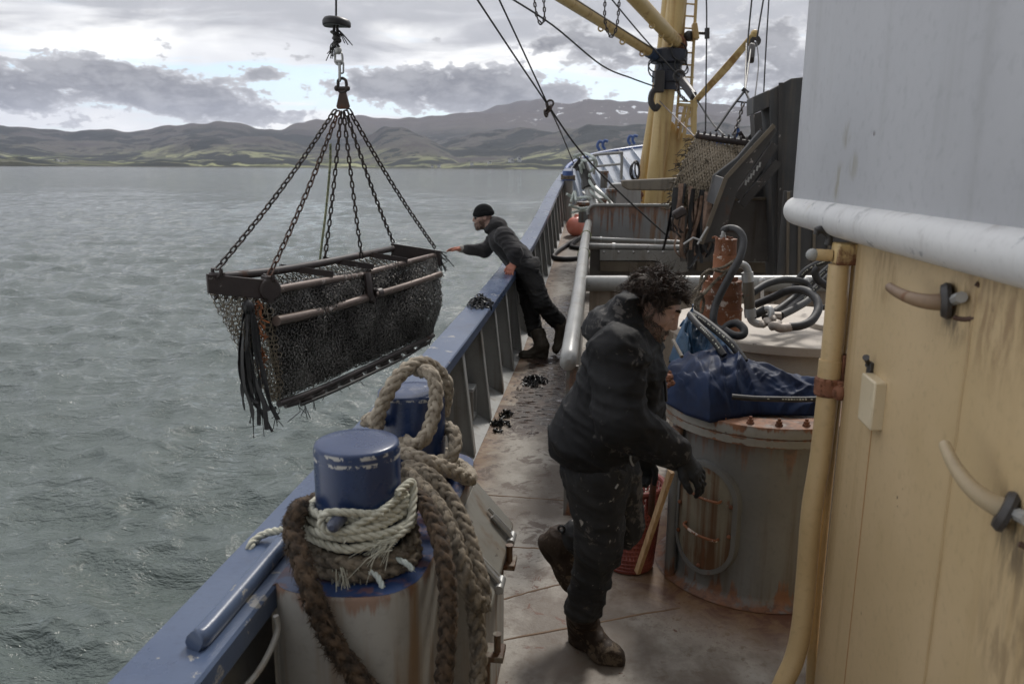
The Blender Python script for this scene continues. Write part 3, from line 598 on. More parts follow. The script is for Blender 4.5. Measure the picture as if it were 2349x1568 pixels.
# ------------------------------------------------------------------ hopper rail and its coamings
rl = thing('hopper_rail', (-.16, 4.6, 0), 'scuffed grey pipe rail along the inboard edge of the walkway', 'rail')
rp = [at(1303, 835, Y=4.50), at(1306, 812, Y=4.53), at(1316, 745, Y=5.1), at(1326, 680, Y=6.3), at(1334, 620, Y=8.0), at(1341, 560, Y=10.6), at(1346, 530, Y=12.4), at(1350, 511, Y=13.8)]
rpc = crom(rp, 8); rr = np.interp(rpc[:, 1], [4.5, 6, 9, 14], [.050, .052, .060, .062]); rr[0] *= .5; rr[1] *= .85
mesh_obj('pipe', MB().tube(rpc, rr, 16), M['rail_grey'], rl)
mb = MB().quadgrid(np.array([[p+V3(.02, .02, -.03), (p[0]+.02, p[1]+.02, dz(p[1]))] for p in rpc])); mb.box((-.185, 4.5, 0), (-.115, 4.53, .93)); mesh_obj('coaming_plate', mb, M['tank_grey'], rl)
for (u, v, Y) in ((1339, 583, 9.6), (1345, 540, 11.8)):
    p = at(u, v, Y=Y); mesh_obj('lashing', MB().torus(p, (0, 1, .02), .068, .012, 14, 6), M['rope_green'], rl)
def wallbox(name, u0, v0, u1, v1, Y, mat, parent, t_=.03, bev=.004):
    a, c = at(u0, v1, Y=Y), at(u1, v0, Y=Y)
    return mesh_obj(name, MB().box((a[0], Y, a[2]), (c[0], Y+t_, c[2])), mat, parent, bevel=bev)
hp = thing('hopper_coaming', (1, 7.7, 0), 'tan steel coaming topped by a thick horizontal grey pipe behind the curly haired man', 'coaming')
a, c = at(1344, 650, Y=7.45), at(1905, 650, Y=7.45); mesh_obj('pipe', MB().tube([a, (a+c)/2, c], .075, 20), M['rail_grey'], hp)
wallbox('plate', 1346, 655, 1905, 900, 7.5, M['coaming_tan'], hp)
for u in (1432, 1440, 1760, 1830): wallbox('stiffener', u, 662, u+9, 890, 7.44, M['coaming_tan'], hp, .07)
h2 = thing('conveyor_coaming', (1, 12, 0), 'twin grey pipes above a notched pale plate across the hopper', 'coaming')
for (v, r, u1, Y) in ((549, .034, 1560, 12.3), (566, .048, 1778, 12.0)):
    a, c = at(1350, v-1, Y=Y), at(u1, v+7, Y=Y); o = mesh_obj('pipe', MB().tube([a, (a+c)/2, c], r, 14), M['rail_grey'], h2)
    for q in (.13, .72): mesh_obj('clamp', MB().tube([a+(c-a)*q, a+(c-a)*(q+.016)], r*1.28, 12), M['galv'], o)
Y = 11.9; P_ = lambda u, v: at(u, v, Y=Y)
arc = [P_(1550+46*math.cos(t_), 598+29*math.sin(t_)) for t_ in np.linspace(math.pi, 0, 12)]
mesh_obj('notched_plate', MB().prism([P_(1376, 573), P_(1376, 597)]+[P_(1495, 597)]+list(arc[::-1])[::-1]+[P_(1610, 598), P_(1776, 603), P_(1776, 577)], (0, .02, 0)), M['rail_grey'], h2)
wallbox('lower_plate', 1352, 575, 1776, 640, 12.02, M['scraped_wall'], h2)
for u0, u1 in ((1376, 1502), (1597, 1776)): wallbox('liner', u0, 601, u1, 622, 11.92, M['gutter_brown'], h2, .05)
for u in range(1385, 1760, 34): mesh_obj('bolt', MB().sphere(P_(u, 578), .018, 8, 6), M['galv'], h2)
bk = thing('deck_bulkhead', (.1, 14.3, .4), 'rust streaked grey steel bulkhead with a rounded corner under the mast', 'bulkhead')
Y = 13.9; rc = [P_(1349, 560), P_(1349, 492)]+[P_(1365-16*math.cos(t_), 487-17*math.sin(t_)) for t_ in np.linspace(.15, 1.57, 6)]+[P_(1800, 472), P_(1800, 565)]
mesh_obj('plate', MB().prism(rc, (0, .03, 0)), M['panel_grey'], bk)
mesh_obj('edge_pipe', MB().tube(np.array(rc[1:-1])+V3(0, .0, 0), .028, 10), M['rail_grey'], bk)
# ------------------------------------------------------------------ mast with its booms, ladder and derrick
MY = 19.5; P_ = lambda u, v, Y=MY: at(u, v, Y=Y)
ms = thing('mast', P_(1500, 470), 'thick yellow mast standing ahead of the hopper', 'mast')
mesh_obj('tube', MB().tube(crom([P_(1560, -120), P_(1552, 0), P_(1534, 150), P_(1516, 306), P_(1494, 500)], 8), [.212]*33, 28), M['yellow_mast'], ms)
mesh_obj('support_leg', MB().tube(crom([P_(1538, -60, MY+.5), P_(1518, 130, MY+.5), P_(1498, 270, MY+.4), P_(1478, 395, MY+.35), P_(1463, 520, MY+.3)], 6), .135, 18), M['yellow_mast'], ms)
mesh_obj('gusset', MB().prism([P_(1522, 250, MY+.1), P_(1541, 278, MY+.1), P_(1568, 308, MY+.1), P_(1596, 309, MY+.1), P_(1596, 500, MY+.1), P_(1500, 500, MY+.1)], (0, .08, 0)), M['yellow_mast'], ms, bevel=.01)
c0, c1 = P_(1530, 208), P_(1536, 112); ax = nrm(c1-c0); L = np.linalg.norm(c1-c0)
col_ = mesh_obj('swivel_collar', MB().lathe([(.26, 0), (.30, .0), (.30, .18*L), (.36, .2*L), (.36, .45*L), (.30, .47*L), (.30, .62*L), (.42, .66*L), (.42, .95*L), (.27, L)], c0, 28, ax), steel('collar_dark', (.016, .018, .026), (.03, .035, .055), .45, rust=.35, rustcol=((.03, .02, .015), (.06, .03, .02)), bump=.6), ms, smooth=30)
for (u, v, r) in ((1505, 160, .2), (1500, 150, .14), (1562, 150, .16), (1568, 158, .12), (1558, 118, .2)):
    mesh_obj('hose_loop', MB().torus(P_(u, v, MY-.35), (.5, -1, .2), r, .016, 18, 5), M['hose'], ms)
mesh_obj('hinge_lug', MB().box(P_(1512, 200, MY-.4)-.12, P_(1512, 175, MY-.4)+.12), M['black_steel'], ms, bevel=.03)
hk = MB().tube(crom([P_(1513, 205, MY-.45), P_(1498, 210, MY-.45), P_(1493, 232, MY-.45), P_(1503, 250, MY-.45), P_(1512, 240, MY-.45)], 6), .07, 10); mesh_obj('sheave_guard', hk, M['black_steel'], ms)
# ladder
ld = mesh_obj('ladder', MB().tube([P_(1600, -120), P_(1597, 0), P_(1586, 200), P_(1588, 300)], .035, 8).tube([P_(1577, -120), P_(1573, 0), P_(1558, 200), P_(1550, 300)], .03, 8), M['yellow_mast'], ms)
for k in range(14):
    f = -.25+k*.093; a = P_(1573-23*f, 300*f); c = P_(1597-9*f, 300*f+2); mesh_obj('rung', MB().tube([a, c], .02, 6), M['yellow_mast'], ld)
mesh_obj('brace', MB().beam(P_(1556, 240), P_(1600, 243), .1, .07), M['yellow_mast'], ms)
for u0, u1 in ((1566, 1561), (1575, 1572)): mesh_obj('brace', MB().tube([P_(u0+6, 245), P_(u1-5, 320)], .04, 8), M['yellow_mast'], ms)
mesh_obj('brace', MB().beam(P_(1594, 218), P_(1592, 312), .13, .1), M['yellow_mast'], ms)
mesh_obj('brace', MB().tube([P_(1588, 262), P_(1556, 285)], .035, 8), M['yellow_mast'], ms)
# floodlight
fl = mesh_obj('floodlight', MB().prism([P_(1589, 52, MY-.2), P_(1600, 52, MY-.2), P_(1605, 88, MY-.2), P_(1590, 90, MY-.2)], (0, .3, 0)), M['yellow_mast'], ms, bevel=.02)
mesh_obj('bracket', MB().tube([P_(1602, 76), P_(1622, 77)], .035, 8).beam(P_(1622, 65), P_(1622, 89), .1, .1).sphere(P_(1580, 83), .12, 10, 8), M['black_steel'], fl)
mesh_obj('valve_stub', MB().tube([P_(1469, 462, MY-1.2), P_(1468, 430, MY-1.2)], [.05, .03], 10).sphere(P_(1469, 447, MY-1.2), .075, 10, 8), M['rust_motor'], ms)
mesh_obj('cable_coil', MB().torus(P_(1458, 390, MY-.3), (1, -.5, 0), .21, .02, 18, 5).torus(P_(1461, 388, MY-.3), (1, -.3, .1), .18, .02, 18, 5).torus(P_(1456, 394, MY-.3), (1, -.7, .1), .2, .02, 18, 5), M['hose'], ms)
for k, pts in enumerate(((P_(1515, 135), P_(1404, 66, 17.5), P_(1298, 0, 15.5), P_(1200, -62, 14)), (P_(1556, 102), P_(1507, 50, 18), P_(1460, -1, 17), P_(1400, -66, 16)))):
    bm_ = thing('boom', pts[0], ['long yellow boom slanting from the mast collar over the port side, blue sleeve', 'second yellow boom rising steeply beside the top of the mast'][k], 'boom', 'derrick booms of the mast')
    r = (.105, .15)[k]; mesh_obj('tube', MB().tube(crom(pts, 5), r, 18), M['yellow_mast'], bm_)
    off = V3(.02, -.06, .03); mesh_obj('hydraulic_pipe', MB().tube(crom(np.array(pts)+V3(-.0, -r, .02), 5), .02, 6).tube(crom(np.array(pts)+V3(.05, -r, .06), 5), .02, 6), M['gutter_brown'], bm_)
    d = nrm(pts[1]-pts[0]); mesh_obj('sleeve', MB().tube([pts[0]-d*.1, pts[0]+d*(.62 if k == 0 else .2)], r*1.25, 18), steel('sleeve%d' % k, (.03, .05, .10), (.05, .08, .14), .5, rust=.2) if k == 0 else M['rust_flake'], bm_)
    for q in (.25, .5, .75):
        pp = pts[0]+(pts[1]-pts[0])*q*1.6; mesh_obj('lug', MB().torus(pp-V3(0, .02, r+.03), (0, 1, 0), .05, .018, 10, 5), M['yellow_mast'], bm_)
dk = thing('derrick', P_(1600, 230, 16), 'slender yellow derrick arm rising to the right of the mast', 'derrick')
a, c = P_(1596, 232, 16), P_(1733, 76, 14.5); x = nrm(np.cross(c-a, V3(0, 1, 0)))
mid = a+(c-a)*.55
mesh_obj('arm', MB().prism([a-x*.055, mid-x*.085, c-x*.05, c+x*.05, mid+x*.05, a+x*.055], (0, .16, 0)), M['yellow_mast'], dk, bevel=.01)
mesh_obj('head', MB().sphere(c+V3(0, .08, 0), .07, 14, 10, (1, .8, 1)), M['yellow_mast'], dk)
mesh_obj('sheave', MB().lathe([(.02, -.03), (.09, -.03), (.07, 0), (.09, .03), (.02, .03)], c+V3(.02, .08, -.12), 16, (0, 1, 0)), M['black_steel'], dk)
# ------------------------------------------------------------------ wires and running rigging
def line(name, pts, r, label, cat='wire', mat='wire', sag=True, group='rigging wires'):
    p = crom(pts, 6) if len(pts) > 2 else np.array(pts); o = solo(name, MB().tube(p, r, 6), M[mat], label, cat, p[0], group); return o
KY = 10.5; K = at(1258, 243, Y=KY)
line('rigging_wire', [at(1092, -5, Y=8.5), at(1180, 128, Y=9.6), K], .011, 'taut black wire from the top edge down to the shackle knot, outer one of two', group='rigging wires')
line('rigging_wire', [at(1143, -5, Y=8.9), at(1205, 128, Y=9.8), K], .011, 'taut black wire meeting the shackle knot, inner one of two')
line('rigging_wire', [K, at(1285, 300, Y=13), at(1318, 380, Y=17.3)], .012, 'short black wire from the shackle knot down to the fender post on the cap')
line('rigging_wire', [K, at(1330, 345, Y=11.3), at(1420, 440, Y=12.2), at(1535, 545, Y=12.9)], .013, 'long black wire from the shackle knot down past the bulkhead to the twin pipes')
line('slack_wire', [at(1170, -5, Y=14), at(1270, 60, Y=15), at(1380, 150, Y=16.6), at(1450, 180, Y=18), at(1500, 198, Y=19)], .016, 'slack black wire curving from the top edge to the mast collar')
line('rigging_wire', [at(1400, -5, Y=16), at(1475, 85, Y=16.5), at(1560, 178, Y=17)], .014, 'black wire running down across the boom to the block at the mast')
line('rigging_wire', [at(1572, 185, Y=17), at(1625, 270, Y=15), at(1662, 312, Y=13)], .016, 'black wire from the block at the mast down to the hanging net')
line('rigging_wire', [at(1513, 232, Y=19), at(1555, 275, Y=15), at(1598, 318, Y=12)], .012, 'thin brown wire from the mast guard down to the bar of the hanging net', mat='chain_rusty')
line('rigging_wire', [at(1620, -5, Y=15), at(1621, 60, Y=15), at(1618, 330, Y=15)], .014, 'thin vertical wire just right of the ladder')
line('rigging_wire', [at(1725, -5, Y=14), at(1716, 90, Y=14), at(1709, 200, Y=13)], .014, 'thin wire dropping from the top edge past the derrick head, left one')
line('rigging_wire', [at(1752, -5, Y=14), at(1736, 90, Y=14)], .014, 'thin wire leaning from the top edge to the derrick head')
line('rigging_wire', [at(1764, -5, Y=13), at(1755, 150, Y=13), at(1748, 300, Y=13)], .011, 'thin near vertical wire closest to the white wheelhouse')
line('rigging_wire', [at(1735, 95, Y=14), at(1740, 150, Y=13.5), at(1727, 260, Y=12.5), at(1722, 325, Y=12)], .009, 'thin grey wire hanging slack below the derrick head')
kn = MB()
for k in range(5): kn.torus(K+V3(RNG.normal()*.02, RNG.normal()*.02, -.03*k+.03), (RNG.normal(), RNG.normal(), .3), .042, .014, 12, 6)
solo('shackle_knot', kn, M['chain_steel'], 'black shackle knot where four wires meet over the water', 'shackle', K)
blk = thing('rigging_block', at(1560, 178, Y=17), 'dark pulley block on the wire beside the mast collar', 'pulley')
mesh_obj('cheek', MB().beam(at(1562, 182, Y=17), at(1592, 222, Y=16.4), .11, .17), M['black_steel'], blk, bevel=.03); mesh_obj('shackle', MB().torus(at(1558, 174, Y=17), (0, 1, 0), .1, .03, 14, 6), M['black_steel'], blk)
mb = MB(); chain(mb, crom([at(1553, 190, Y=17), at(1558, 215, Y=16.8), at(1575, 232, Y=16.5)], 6), .13, .015); mesh_obj('chain', mb, M['chain_steel'], blk)
def hangchain(pts, label, L=.10):
    mb = MB(); chain(mb, crom(pts, 10), L, L*.13); solo('slack_chain', mb, M['chain_steel'], label, 'chain', pts[0], 'loops of slack chain under the booms')
hangchain([at(1225, -5, Y=14.6), at(1232, 40, Y=14.6), at(1243, 57, Y=14.6), at(1249, 40, Y=14.6), at(1247, -5, Y=14.6)], 'loop of slack chain hanging from the top edge over the wire left of the booms')
hangchain([at(1388, -5, Y=15.5), at(1388, 50, Y=15.5), at(1401, 86, Y=15.5), at(1415, 60, Y=15.5), at(1421, -5, Y=15.5)], 'loop of slack chain hung round the long yellow boom')
# triangle spreader over the hanging net
sp = thing('lifting_spreader', at(1709, 215, Y=12), 'black wire triangle lifting the hanging net under the derrick', 'lifting gear')
T_ = at(1709, 208, Y=12)
for (u, v) in ((1642, 300), (1729, 290)):
    mesh_obj('leg_wire', MB().tube(crom([T_, (T_+at(u, v, Y=11.4))/2+V3(.03 if u > 1700 else 0, 0, .02), at(u, v, Y=11.4)], 6), .018, 6), M['wire'], sp)
mesh_obj('spreader_bar', MB().tube([at(1690, 233, Y=11.8), at(1719, 236, Y=11.8)], .012, 6).tube([at(1703, 204, Y=12), at(1716, 214, Y=12)], .03, 6), M['wire'], sp)
mb = MB(); chain(mb, [at(1705, 235, Y=11.8), at(1697, 270, Y=11.6), at(1683, 310, Y=11.3)], .10, .012); mesh_obj('chain', mb, M['chain_steel'], sp)
mesh_obj('hook_block', MB().beam(at(1726, 105, Y=13.5), at(1722, 140, Y=13.3), .1, .12), M['chute_steel'], sp, bevel=.02); mesh_obj('hoist_wire', MB().tube([at(1724, 100, Y=13.6), T_], .014, 6).tube([at(1712, 100, Y=13.6), T_], .011, 6), M['wire'], sp)
# ------------------------------------------------------------------ tipping chute, dark housings, second net
ho = thing('dark_housing', at(1780, 600, Y=10.8), 'tall dark steel housing between the hanging net and the white wheelhouse', 'housing')
Y0 = 10.9; Q = lambda u, v, Y=10.9: at(u, v, Y=Y)
mesh_obj('side_plate', MB().prism([Q(1764, 208), Q(1815, 180), Q(1900, 170), Q(1900, 640), Q(1776, 640)], (0, .6, 0)), M['dark_plate'], ho, bevel=.01)
mesh_obj('upper_box', MB().prism([Q(1728, 222), Q(1764, 206), Q(1766, 245), Q(1728, 262)], (0, .5, 0)), M['dark_plate'], ho, bevel=.01)
mesh_obj('post', MB().prism([Q(1729, 262), Q(1746, 256), Q(1752, 330), Q(1734, 330)], (0, .3, 0)), M['chute_steel'], ho)
for u in (1791, ): mesh_obj('corner_bar', MB().beam(Q(u, 190, 10.85), Q(u-4, 640, 10.85), .03, .05), M['chute_steel'], ho)
lw = thing('ribbed_screen', Q(1840, 620, 9.6), 'dark ribbed steel screen under the white rounded rail', 'screen')
a, c = Q(1783, 632, 9.4), Q(1990, 440, 9.4); mesh_obj('plate', MB().box((a[0], 9.4, a[2]), (c[0], 9.43, c[2])), M['dark_plate'], lw)
for u in (1806, 1832, 1866, 1900): mesh_obj('rib', MB().beam(Q(u, 632, 9.37), Q(u+3, 440, 9.37), .022, .03), M['gutter_brown'], lw)
fp = thing('hopper_end_wall', Q(1700, 600, 11.3), 'dark scraped steel wall behind the tipping chute', 'wall')
mesh_obj('plate', MB().prism([Q(1560, 470, 11.3), Q(1640, 458, 11.3), Q(1785, 455, 11.3), Q(1785, 600, 11.3), Q(1560, 600, 11.3)], (0, .05, 0)), M['scraped_wall'], fp)
mesh_obj('upper_plate', MB().prism([Q(1700, 330, 11.5), Q(1790, 240, 11.5), Q(1790, 470, 11.5), Q(1660, 470, 11.5)], (0, .05, 0)), M['dark_plate'], fp)
mesh_obj('edge_bar', MB().tube([Q(1640, 457, 11.28), Q(1785, 455, 11.28)], .02, 8), M['gutter_brown'], fp)
ch = thing('tipping_chute', Q(1640, 570, 10.4), 'dark bent steel tipping chute arms leaning up to the right of the hanging net', 'chute')
C_ = lambda u, v, Y=10.0: at(u, v, Y=Y)
mesh_obj('arm', MB().prism([C_(1776, 288), C_(1783, 300), C_(1694, 432), C_(1657, 552), C_(1607, 560), C_(1640, 480), C_(1664, 410)], (0, .14, 0)), M['chute_steel'], ch, bevel=.012)
mesh_obj('edge_flange', MB().beam(C_(1776, 287, 9.95), C_(1665, 408, 9.95), .022, .05).beam(C_(1665, 408, 9.95), C_(1609, 560, 9.95), .022, .05), M['gutter_brown'], ch)
mesh_obj('arm', MB().prism([C_(1744, 298, 10.6), C_(1752, 303, 10.6), C_(1668, 402, 10.6), C_(1640, 470, 10.6), C_(1622, 460, 10.6), C_(1637, 402, 10.6), C_(1690, 362, 10.6)], (0, .12, 0)), M['dark_plate'], ch, bevel=.012)
mesh_obj('slide_plate', MB().prism([C_(1664, 410, 10.12), C_(1640, 470, 10.12), C_(1622, 462, 10.5), C_(1640, 402, 10.5)], (.02, .02, .0)), M['dark_plate'], ch)
for u0, v0, u1, v1 in ((1778, 330, 1690, 455), (1785, 372, 1700, 470)): mesh_obj('strut', MB().beam(C_(u0, v0, 10.7), C_(u1, v1, 10.7), .09, .1), M['chute_steel'], ch)
for u, v in ((1710, 425), (1716, 418), (1722, 410), (1728, 402), (1736, 392), (1742, 384)): mesh_obj('grip_tooth', MB().beam(C_(u, v, 10.4), C_(u+2, v-12, 10.4), .015, .02), M['galv'], ch)
mesh_obj('lever', MB().beam(C_(1545, 497, 10.2), C_(1572, 480, 10.2), .13, .12), M['dredge_steel'], ch, bevel=.03)
mb = MB(); chain(mb, crom([C_(1541, 500, 10.2), C_(1545, 520, 10.2), C_(1556, 540, 10.2), C_(1562, 545, 10.2)], 5), .11, .014); mesh_obj('chain', mb, M['chain_steel'], ch)
for pts in (((1609, 552), (1590, 545), (1568, 560)), ((1624, 520), (1600, 560))): mesh_obj('stay_rod', MB().tube([C_(u, v, 9.9) for u, v in pts], .014, 6), M['galv'], ch)
gt = solo('gutter', MB().prism([at(1424, 414, Y=13.2), at(1572, 407, Y=12.6), at(1572, 437, Y=12.6), at(1545, 438, Y=12.7), at(1440, 436, Y=13.15), at(1427, 428, Y=13.2)], (0, .3, 0)), M['gutter_brown'], 'brown steel trough pointing left below the hanging net', 'trough', at(1500, 430, Y=13), bevel=.02)
# ------------------------------------------------------------------ ring mail
def ringmail(C, N, U, R, r, ns=9, rs=4):
    "many small steel rings: centres C, normals N, in-plane hints U -> one mesh"
    N = N/np.linalg.norm(N, axis=1, keepdims=True); x = np.cross(U, N); x /= np.linalg.norm(x, axis=1, keepdims=True)+1e-9; y = np.cross(N, x)
    t = np.linspace(0, 2*math.pi, ns, endpoint=False); p = np.linspace(0, 2*math.pi, rs, endpoint=False); n = len(C)
    rad = (np.cos(t)[None, :, None]*x[:, None]+np.sin(t)[None, :, None]*y[:, None])
    R = np.broadcast_to(np.asarray(R, float), (n,))
    g = C[:, None, None]+rad[:, :, None]*(R[:, None, None, None]+r*np.cos(p)[None, None, :, None])+N[:, None, None]*(r*np.sin(p))[None, None, :, None]
    i = np.arange(ns)[:, None]; j = np.arange(rs)[None]; q = np.stack([i*rs+j, ((i+1) % ns)*rs+j, ((i+1) % ns)*rs+(j+1) % rs, i*rs+(j+1) % rs], -1).reshape(-1, 4)
    f = (np.arange(n)[:, None, None]*ns*rs+q[None]).reshape(-1, 4)
    return g.reshape(-1, 3), f
def fast_obj(name, v, f, mat, parent, smooth=True):
    o0 = np.array(parent['org']); me = bpy.data.meshes.new(name); me.vertices.add(len(v)); me.vertices.foreach_set('co', (v-o0).astype(np.float32).reshape(-1))
    f = np.asarray(f, np.int32); me.loops.add(f.size); me.loops.foreach_set('vertex_index', f.reshape(-1)); me.polygons.add(len(f)); me.polygons.foreach_set('loop_start', np.arange(0, f.size, f.shape[1], dtype=np.int32))
    me.update(calc_edges=True); me.validate()
    if smooth: me.shade_smooth()
    me.materials.append(mat); o = bpy.data.objects.new(name, me); sc.collection.objects.link(o); o.parent = parent; o['org'] = [float(a) for a in o0]; return o
def mailface(surf, nu, nv, R, r, jit=.3, layers=2, tmin=0.0, keep=1.0):
    "interlinked ring face over surf(s,t)"
    Cs, Ns, Us = [], [], []
    for L in range(layers):
        for j in range(nv):
            for i in range(nu):
                s = (i+.5*(j % 2)+.5*L)/nu; t = (j+.5*L*.9)/nv
                if s > 1 or t > 1 or t < tmin or RNG.random() > keep: continue
                e = 1e-3; p = surf(s, t); du = surf(min(s+e, 1), t)-surf(max(s-e, 0), t); dv = surf(s, min(t+e, 1))-surf(s, max(t-e, 0))
                n = nrm(np.cross(du, dv)); d = nrm(du)
                th = (.35 if (i+j+L) % 2 else -.9)+RNG.normal()*jit; ax = nrm(dv)
                nn = n*math.cos(th)+d*math.sin(th)+ax*RNG.normal()*jit
                Cs.append(p+n*RNG.normal()*.004+n*(.006*L)+RNG.normal(size=3)*.0035); Ns.append(nn); Us.append(d)
    return ringmail(np.array(Cs), np.array(Ns), np.array(Us), R*RNG.uniform(.85, 1.15, len(Cs)), r)
# ------------------------------------------------------------------ the hoisted dredge
dr = thing('mussel_dredge', at(760, 640, Y=6.9), 'black ring mail shellfish dredge hoisted on chains over the water', 'dredge')
FL, FR, BL, BR_ = at(612, 641, Y=5.6), at(1003, 574, Y=8.4), at(478, 628, Y=5.28), at(900, 558, Y=8.08)
dz_ = V3(0, 0, 1.0)
def plate(a, b, h0, h1, th=.03):
    d = nrm(b-a); n = nrm(np.cross(d, dz_)); mb = MB(); mb.prism([a+d*-.02, b+d*.03, b+d*.03-dz_*h1, a-d*.02-dz_*h0], n*th); return mb
pl = mesh_obj('end_plate', plate(BL, FL, .135, .15), M['dredge_steel'], dr, bevel=.005)
for q in (.22, .62): c = BL+(FL-BL)*q-dz_*.075; n = nrm(np.cross(FL-BL, dz_)); mesh_obj('bolt', MB().lathe([(.001, .012), (.011, .01), (.011, 0)], c-n*.0, 8, -n if n[1] > 0 else n), M['galv'], pl)
mesh_obj('bolt', MB().lathe([(.001, .02), (.03, .02), (.036, 0)], BL+(FL-BL)*.08-dz_*.075, 6, -n if n[1] > 0 else n), M['dredge_steel'], pl)
mesh_obj('end_plate', plate(BR_, FR, .15, .16), M['dredge_steel'], dr, bevel=.005)
cp = MB().lathe([(.001, -.03), (.075, -.03), (.085, -.02), (.085, .02), (.075, .03), (.001, .03)], FL+V3(.02, -.01, -.07), 18, np.cross(FL-BL, dz_)); cp.beam(FL+V3(.0, 0, .03), FL+V3(0.0, 0, -.17), .10, .05, up=(FL-BL)); mesh_obj('corner_casting', cp, M['dredge_steel'], dr, bevel=.008)
for k in range(6):
    q = BL+(FL-BL)*(.1+.17*k)-dz_*(.145); mesh_obj('link_lug', MB().torus(q, FL-BL, .022, .009, 10, 5), M['dredge_steel'], pl)
def bar(name, pix, r, mat, Ys=None):
    pts = [at(u, v, Y=y) for u, v, y in pix]; return mesh_obj(name, MB().tube(crom(pts, 6), r, 14), M[mat], dr)
bar('top_bar', [(634, 664, 5.66), (740, 645, 6.3), (835, 630, 7.0), (858, 622, 7.15), (930, 603, 7.75), (999, 585, 8.4)], .030, 'bare_bar')
bar('belly_bar', [(634, 736, 5.55), (740, 713, 6.22), (848, 681, 6.95)], .038, 'bare_bar')
bar('belly_bar', [(858, 677, 7.0), (930, 656, 7.6), (1010, 629, 8.3)], .036, 'bare_bar')
bar('back_bar', [(492, 636, 5.3), (640, 620, 6.0), (770, 597, 6.8), (900, 570, 8.05)], .032, 'dredge_steel')
bo = [(640, 926, 5.6), (730, 893, 6.1), (830, 848, 6.75), (920, 805, 7.4), (993, 769, 8.15)]
bar('bottom_bar', bo, .026, 'dredge_steel')
bar('ground_rope', [(690, 928, 5.85), (770, 895, 6.25), (850, 857, 6.8), (930, 818, 7.45), (985, 783, 8.1)], .014, 'tarred')
for k in range(11):
    f = .08+.085*k; u = 640+353*f; i = np.interp(u, [a[0] for a in bo], [a[1] for a in bo]); y = np.interp(u, [a[0] for a in bo], [a[2] for a in bo]); c = at(u, i+9, Y=y)
    mesh_obj('roller', MB().tube([c-V3(.03, .05, 0), c+V3(.03, .05, .0)], .028, 8), M['dredge_steel'], dr)
for f in (.30, .53, .76):
    a = BL+(BR_-BL)*f; c = FL+(FR-FL)*f; mesh_obj('cross_bar', MB().beam(a-dz_*.04, c-dz_*.05, .035, .05), M['dredge_steel'], dr)
mesh_obj('coupling', MB().lathe([(.036, -.04), (.045, -.03), (.045, .03), (.036, .04)], at(868, 672, Y=6.98), 12, at(868, 672, Y=6.98)-at(840, 681, Y=6.8)).tube(crom([at(842, 628, Y=6.95), at(846, 650, Y=6.92), at(848, 678, Y=6.9), at(856, 690, Y=6.95)], 5), .035, 8), M['dredge_steel'], dr)
BOT0, BOT1 = at(638, 922, Y=5.62), at(993, 766, Y=8.15)
FL0 = at(600, 662, Y=5.6); FR0 = at(1000, 588, Y=8.4)
nf = nrm(np.cross(FR0-FL0, BOT0-FL0)); nf = nf if nf[1] < 0 else -nf
def front(s, t):
    a = FL0+(FR0-FL0)*s; c = BOT0+(BOT1-BOT0)*s; return a+(c-a)*t+nf*(.07*math.sin(math.pi*t)+.02*math.sin(7*s+3*t)*math.sin(math.pi*t)+.012*math.sin(21*s+9*t))
def back(s, t):
    a = BL+(BR_-BL)*s-dz_*.13; c = BOT0+(BOT1-BOT0)*s-nf*.05; return a+(c-a)*t-nf*((.015+.07*min(1, s*2))*math.sin(math.pi*t)+.015*math.sin(9*s)*s)
def side(s, t):
    return back(0, t)*(1-s)+front(0, t)*s
v, f = mailface(front, 96, 34, .0178, .0032, jit=.22); fast_obj('chain_mail_front', v, f, M['ring_steel'], dr)
v, f = mailface(back, 84, 28, .021, .0032, layers=1); fast_obj('chain_mail_back', v, f, M['ring_steel'], dr)
v, f = mailface(side, 13, 26, .021, .0028, layers=1, jit=.2); fast_obj('chain_mail_end', v, f, M['ring_tan'], dr)
# dark sheet added inside the bag, standing in for shade behind the rings
lin = MB().quadgrid(np.array([[front(s, t)*.72+back(s, t)*.28+nf*(.03*math.sin(31*s)*math.sin(17*t)-.02) for t in np.linspace(.10+.04*math.sin(17*s)+.03*math.sin(41*s), .99, 20)] for s in np.linspace(.01, .99, 70)]))
mesh_obj('dark_backing', lin, M['mussel'], dr)
# rope netting seen through the open top
nt = MB()
for k in range(26):
    for sgn in (1, -1):
        p0 = V3(0, 0, 0); pts = []
        for q in np.linspace(0, 1, 7):
            s = .03+.94*((k/26+sgn*.10*q) % 1.0); pts.append((BL+(BR_-BL)*s)*(1-q)+(FL+(FR-FL)*s)*q-dz_*(.10+.10*math.sin(math.pi*q)))
        if max(np.linalg.norm(np.diff(pts, axis=0), axis=1)) < .5: nt.tube(pts, .0045, 4)
mesh_obj('top_netting', nt, M['rope_old'], dr)
